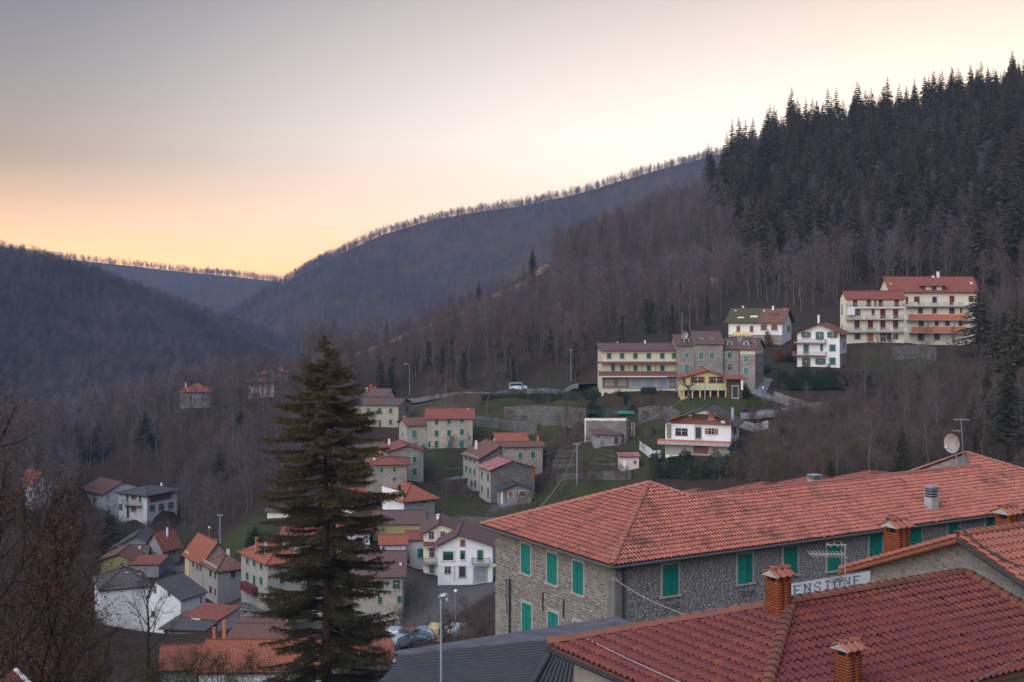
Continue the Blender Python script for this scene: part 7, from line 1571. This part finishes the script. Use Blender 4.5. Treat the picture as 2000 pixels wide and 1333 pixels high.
stonewall([(1440,818,246),(1475,828,242),(1500,822,244)], 1.4, 'kerb wall holding up the driveway', 'concrete'); stonewall([(1250,862,246),(1275,880,238),(1290,880,236)], 1.6, 'white garden wall left of the chalet', 'white_worn', .25)
stonewall([(860,938,262),(925,934,266)], 1.0, 'low wall by the garden path'); stonewall([(665,1187,205),(540,1200,203),(470,1190,209)], 1.2, 'low wall of the parking area', 'concrete', .25)
for k, (y, xa, xb) in enumerate([(880,1090,1200),(888,1085,1205),(897,1080,1200),(906,1075,1205)]): stonewall([(xa,y,262-6*k),(xb,y-1,258-6*k)], .8, ['topmost','second','third','lowest'][k]+' of the four low garden terrace walls beside the tiny hut', t=.3)
# ---------------------------------------------------------------- poles, lamps, wires
def pole(px, a, b_, d, label, r=.09, mat='pole', head=None, name='pole', cat_='pole'):
    p = onground(px, b_, d) if b_ > 662 and px != 1332 else P(px, b_, d); d = p.y; H = (b_-a)/F*d; e = empty(name, p-Vector((0,0,.6))); tag(e, label, cat_); b = MB(); b.tube([(0,0,0), (0,0,H+.6)], [r, r*.7], 8); b.build('shaft', M[mat], e)
    if head == 'arm': b = MB(); b.tube([(0,0,H+.55), (-.9,0,H+.75)], .04, 5); b.build('arm', M[mat], e); b = MB(); b.box((-1.3,-.12,H+.7), (-.85,.12,H+.85)); b.build('lamp_head', M['whitep'], e)
    if head == 'ball': b = MB(); b.tube([(0,0,H+.55), (0,0,H+.72), (0,0,H+.95), (0,0,H+1.1)], [.06,.24,.24,.05], 10); b.build('lamp_head', M['whitep'], e)
    if head == 'cross': b = MB(); b.box((-.6,-.05,H+.2), (.6,.05,H+.3)); b.build('crossarm', M[mat], e); [inst('insulator', umesh('ins', lambda: MB().box((-.05,-.05,0), (.05,.05,.22)).mesh('insulator', M['frame_w'])), e, (x, 0, H+.3)) for x in (-.5, 0, .5)]
    if head == 'twin': b = MB(); b.box((-.9,-.05,H*.52), (.7,.05,H*.52+.08)); b.build('crossarm', M[mat], e); [inst('lamp_head', umesh('yb', lambda: MB().tube([(0,0,0),(0,0,.12),(0,0,.4),(0,0,.5)], [.08,.25,.25,.06], 8).mesh('lamp_head', M['yellowp'])), e, (x, 0, H*.52-.2)) for x in (-.5, .45)]
    return e
pole(1127,865,948,228,'pale utility pole on the grass slope above the inn roof, wires at its top', .13, 'metal', 'cross'); pole(1377,745,780,254,'light grey pole on the restaurant lawn', .12, 'metal')
pole(800,712,772,326,'thin pale lamp post above the village, at the edge of the wood', .08, 'metal', 'arm', 'street_lamp', 'street lamp'); pole(1115,686,745,318,'dark lamp post at the road end left of the cream hotel wing', .10, 'pole', 'ball', 'street_lamp', 'street lamp')
pole(430,1004,1062,250,'grey utility pole behind the orange-roofed terraced house', .13, 'pole', 'cross'); pole(409,1033,1056,238,'short orange pole with a white ball, above the orange roof', .07, 'terracotta', 'ball')
pole(516,1182,1218,186,'slim pale lamp post in the parking area', .08, 'metal', None, 'street_lamp', 'street lamp'); pole(890,1158,1215,140,'thin pinkish lamp post with a white head in the thicket', .04, 'rail_grey', 'ball', 'street_lamp', 'street lamp')
pole(973,1050,1150,176,'tall concrete pole with yellow lamps beside the inn corner', .16, 'pole', 'twin'); pole(1332,610,657,284,'thin radio mast on the roof of the left stone hotel block', .06, 'metal', None, 'radio_mast', 'mast'); pole(1745,650,700,284,'thin street pole before the apartment blocks', .07, 'pole')
pole(1234,825,853,256,'left one of two pale posts beside the terrace wall', .09, 'frame_w'); pole(1238.5,825,853,256,'right one of two pale posts beside the terrace wall', .09, 'frame_w'); pole(968,845,860,300,'short post at the lawn edge', .05, 'frame_w'); pole(1490,760,783,262,'dark lamp post by the lane gate', .07, 'metal_dk', 'ball', 'street_lamp', 'street lamp')
dish(1336, 655, 283, .9, 'white satellite dish on the ridge of the left stone hotel block', az=.3, mast=.6)
a_, b2_, c_ = P(1127,866,228), P(1045,1001,72), P(1377,747,254); cable(a_, b2_, 1.2, 'overhead wire from the inn ridge up to the utility pole', .03, 'rail_grey', 'cable'); cable(a_, c_, 2.0, 'overhead wire from the utility pole up to the restaurant lawn', .035, 'rail_grey', 'cable'); cable(a_, P(870,915,262), 1.5, 'overhead wire from the utility pole towards the stone houses', .03, 'mortar_dk', 'cable')
# ---------------------------------------------------------------- hotel letters
HL = empty('hotel_sign', P(1450, 657, 304)); tag(HL, 'yellow HOTEL letters standing before the white hotel', 'sign'); hw = 39/F*304; lw = hw/5.6
G5 = {'H': ["101","101","111","101","101"], 'O': ["111","101","101","101","111"], 'T': ["111","010","010","010","010"], 'E': ["111","100","110","100","111"], 'L': ["100","100","100","100","111"]}
for i, chh in enumerate('HOTEL'):
    b = MB(); x0 = -hw/2+i*hw/5; hgt = 1.05
    for r in range(5):
        for c in range(3):
            if G5[chh][r][c] == '1': b.box((x0+c*lw/3, -.05, hgt-(r+1)*hgt/5), (x0+(c+1)*lw/3, .05, hgt-r*hgt/5))
    b.build('letter', M['yellowp'], HL)
b = MB(); b.box((-hw/2-.2,-.02,-.25), (hw/2+.2,.06,-.12)); [b.box((x,-.02,-4), (x+.08,.06,-.12)) for x in (-hw/2, 0, hw/2-.1)]; b.build('frame', M['metal_dk'], HL)
# ---------------------------------------------------------------- vehicles
def car(px, py, d, rz, body, label, L=4.1, H=1.45, W=1.7, van=False, name='parked_car', cat_='car'):
    p = onground(px, py, d)+Vector((0,0,.16)); e = empty(name, p, math.radians(rz)); tag(e, label, cat_); mat = M.get(body) or M.setdefault(body, plain('car_'+body, {'orange':(.70,.12,.03),'silver':(.42,.47,.52),'yellow':(.62,.42,.02),'navy':(.012,.028,.045),'teal_white':(.42,.56,.60),'black':(.02,.02,.025),'blue_grey':(.20,.28,.36)}[body], .05, 2, .3, .6, .3))
    if van: prof = [(-L/2,.35),(-L/2,1.0),(-L/2+.05,H*.93),(-L/2+.3,H),(L/2-1.5,H),(L/2-.95,H*.62),(L/2-.15,H*.52),(L/2,.75),(L/2,.35)]; gl = [(-L/2+.5,H*.92),(L/2-1.55,H*.92),(L/2-1.1,H*.64),(-L/2+.5,H*.6)]
    else: prof = [(-L/2,.32),(-L/2-.02,.78),(-L/2+.12,.92),(-L/2+.55,H*.96),(-.2,H),(.55,H*.95),(L/2-1.1,.95),(L/2-.12,.78),(L/2,.55),(L/2,.32)]; gl = [(-L/2+.62,H*.88),(.45,H*.88),(1.0,H*.66),(-L/2+.35,H*.66)]
    b = MB(); n = len(prof); w_ = W/2
    nar = lambda z: w_*(1 if z < .95 else .86)
    for s in (-1, 1): b.face([(x, s*nar(z), z) for x, z in (prof if s < 0 else prof[::-1])])
    for i in range(n): (x0, z0), (x1, z1) = prof[i], prof[(i+1) % n]; b.face([(x0,-nar(z0),z0), (x1,-nar(z1),z1), (x1,nar(z1),z1), (x0,nar(z0),z0)])
    b.build('body', mat, e)
    for s in (-1, 1): b = MB(); b.face([(x, s*(nar(z)+.012+(.07 if z < 1.1 and not van else 0)*.3), z) for x, z in gl]); b.build('side_window', M['glass'], e)
    ws = (prof[6], prof[5]) if not van else (prof[5], prof[4]); (xa, za), (xb, zb_) = ws; b = MB(); dx, dz = .012, .014; b.face([(xa+dx,-nar(za)*.85,za+dz), (xa+dx,nar(za)*.85,za+dz), (xb+dx,nar(zb_)*.9,zb_+dz), (xb+dx,-nar(zb_)*.9,zb_+dz)]); b.build('windscreen', M['glass'], e)
    wm_ = umesh('wheel', lambda: MB().tube([(0,-.1,0), (0,.1,0)], .31, 14).mesh('wheel', M['metal_dk'])); rm = umesh('rim', lambda: MB().tube([(0,-.115,0), (0,.115,0)], .17, 10).mesh('rim', M['metal']))
    for sx in (-L/2+.75, L/2-.8):
        for s in (-1, 1): o = inst('wheel', wm_, e, (sx, s*(w_-.09), .31)); inst('rim', rm, o)
    for s in (-1, 1):
        inst('headlight', umesh('hl', lambda: MB().box((-.02,-.16,-.07), (.02,.16,.07)).mesh('headlight', M['whitep'])), e, (L/2+.01, s*w_*.68, .66)); inst('tail_light', umesh('tl', lambda: MB().box((-.02,-.12,-.08), (.02,.12,.08)).mesh('tail_light', M['maroon'])), e, (-L/2-.02, s*w_*.74, .7))
    return e
car(1012,763.5,311,-2,'teal_white','pale blue-white minibus parked on the hotel road', 4.9, 2.0, 1.9, True, 'minibus', 'van')
car(1466,813,249,15,'navy','dark blue hatchback on the driveway behind the chalet'); car(1497,728,292,10,'navy','dark car parked behind the end stone block, up the lane', name='parked_car')
car(804,1247,182,-14,'orange','orange car in the car park, seen over the corrugated roof'); car(822,1251,178,165,'blue_grey','blue-grey car just in front of the orange car'); car(852,1252,176,80,'yellow','yellow van half behind the bare tree in the car park', 4.2, 1.9, 1.75, True, 'parked_van', 'van')
car(775,1251,180,75,'silver','silver car nosed in behind the white car, left side of the car park'); car(781,1267,168,60,'silver','white-silver car nearest to the corrugated roof in the car park'); car(888,1242,188,170,'silver','pale car glimpsed through the thicket right of the yellow van'); car(560,1214,192,175,'black','black car in the parking area beside the conifer')
car(912,1245,186,20,'silver','pale car glimpsed in the thicket, rightmost of the car park')
# small things
def slabthing(name, px, py, d, w_, dp, h, mat, label, cat_): o = MB().box((-w_/2,-dp/2,0), (w_/2,dp/2,h)).build(name, M[mat], None, onground(px, py, d)); tag(o, label, cat_); return o
M['turq'] = plain('turquoise_cover', (.02,.28,.30), .2, 2); slabthing('pool_cover', 1222, 808, 268, 3.6, 2.0, .5, 'turq', 'turquoise covered pool box in the hotel garden', 'pool'); slabthing('wood_stack', 774, 1213, 176, 1.4, 1, 1.5, 'orange_sh', 'light orange wooden hut front beside the stone townhouse', 'shed')
M['netg'] = plain('green_net', (.01,.22,.16), .2, 3)
def gthing(px, py, d, w_, h, label): 
    e = empty('green_canopy', onground(px, py, d)); tag(e, label, 'canopy'); b = MB(); b.tube([(0,0,h*.3), (0,0,h*.6), (0,0,h)], [w_*.5,w_*.45,.03], 8); b.build('canopy', M['netg'], e); b = MB(); b.tube([(0,0,-.6), (0,0,h*.3)], .04, 5); b.build('stick', M['metal'], e)
gthing(1717,776,262,1.0,.9,'small green canopy on a stick on the rough slope'); gthing(1143,858,255,.6,.9,'bright green object hanging by the terrace wall corner'); gthing(868,770+5,325,.6,.6,'green bin by the road')
bx_ = onground(1183,855,266)+Vector((0,0,4.9)); e = empty('green_fence', bx_); tag(e, 'green wire fence on top of the terrace wall', 'fence')
for i in range(9): inst('fence_post', umesh('fp', lambda: MB().box((-.03,-.03,0), (.03,.03,1.1)).mesh('fence_post', M['netg'])), e, (-3.6+i*.95, 0, 0))
for z in (.35, .7, 1.05): b = MB(); b.box((-3.6,-.015,z), (4.0,.015,z+.03)); b.build('rail', M['netg'], e)
pp = onground(500,1196,203); e = empty('parking_railing', pp); tag(e, 'thin grey railing along the parking area', 'railing'); [inst('baluster', umesh('bl', lambda: MB().box((-.03,-.03,0), (.03,.03,1.0)).mesh('baluster', M['pole'])), e, (-2.5+i*.9, 0, -i*.0)) for i in range(9)]; b = MB(); b.box((-2.5,-.02,.95), (4.8,.02,1.0)); b.build('rail', M['pole'], e)
# smoke from the tallest chimney of the white hotel
sm = MB(); q = [P(1510,597,317), P(1511,575,317), P(1514,548,318), P(1522,520,319), P(1534,497,320)]; m0 = q[0]; sm.tube([x-m0 for x in q], [.2,.35,.55,.8,1.2], 10); smm = bpy.data.materials.new('smoke'); smm.use_nodes = True; t_ = smm.node_tree
for n in list(t_.nodes): t_.nodes.remove(n)
o_ = t_.nodes.new('ShaderNodeOutputMaterial'); pv_ = t_.nodes.new('ShaderNodeVolumePrincipled'); pv_.inputs['Color'].default_value = (.7,.8,1,1); pv_.inputs['Density'].default_value = .02; t_.links.new(pv_.outputs[0], o_.inputs['Volume']); tag(sm.build('smoke', smm, None, m0), 'thin bluish smoke rising from the tallest white chimney', 'smoke', kind='stuff')
HAZE = .00013
# ---------------------------------------------------------------- haze in the valley air
hb = MB(); hb.box((-2900,-90,-109.5), (2900,3500,290)); hz = hb.mesh('haze', bpy.data.materials.new('haze'))
hm = hz.materials[0]; hm.use_nodes = True; t_ = hm.node_tree
for n in list(t_.nodes): t_.nodes.remove(n)
o_ = t_.nodes.new('ShaderNodeOutputMaterial'); pv_ = t_.nodes.new('ShaderNodeVolumePrincipled')
pv_.inputs['Color'].default_value = (.42,.60,1.0,1); pv_.inputs['Density'].default_value = HAZE; pv_.inputs['Anisotropy'].default_value = .0
t_.links.new(pv_.outputs[0], o_.inputs['Volume'])
tag(inst('haze', hz), kind='stuff')
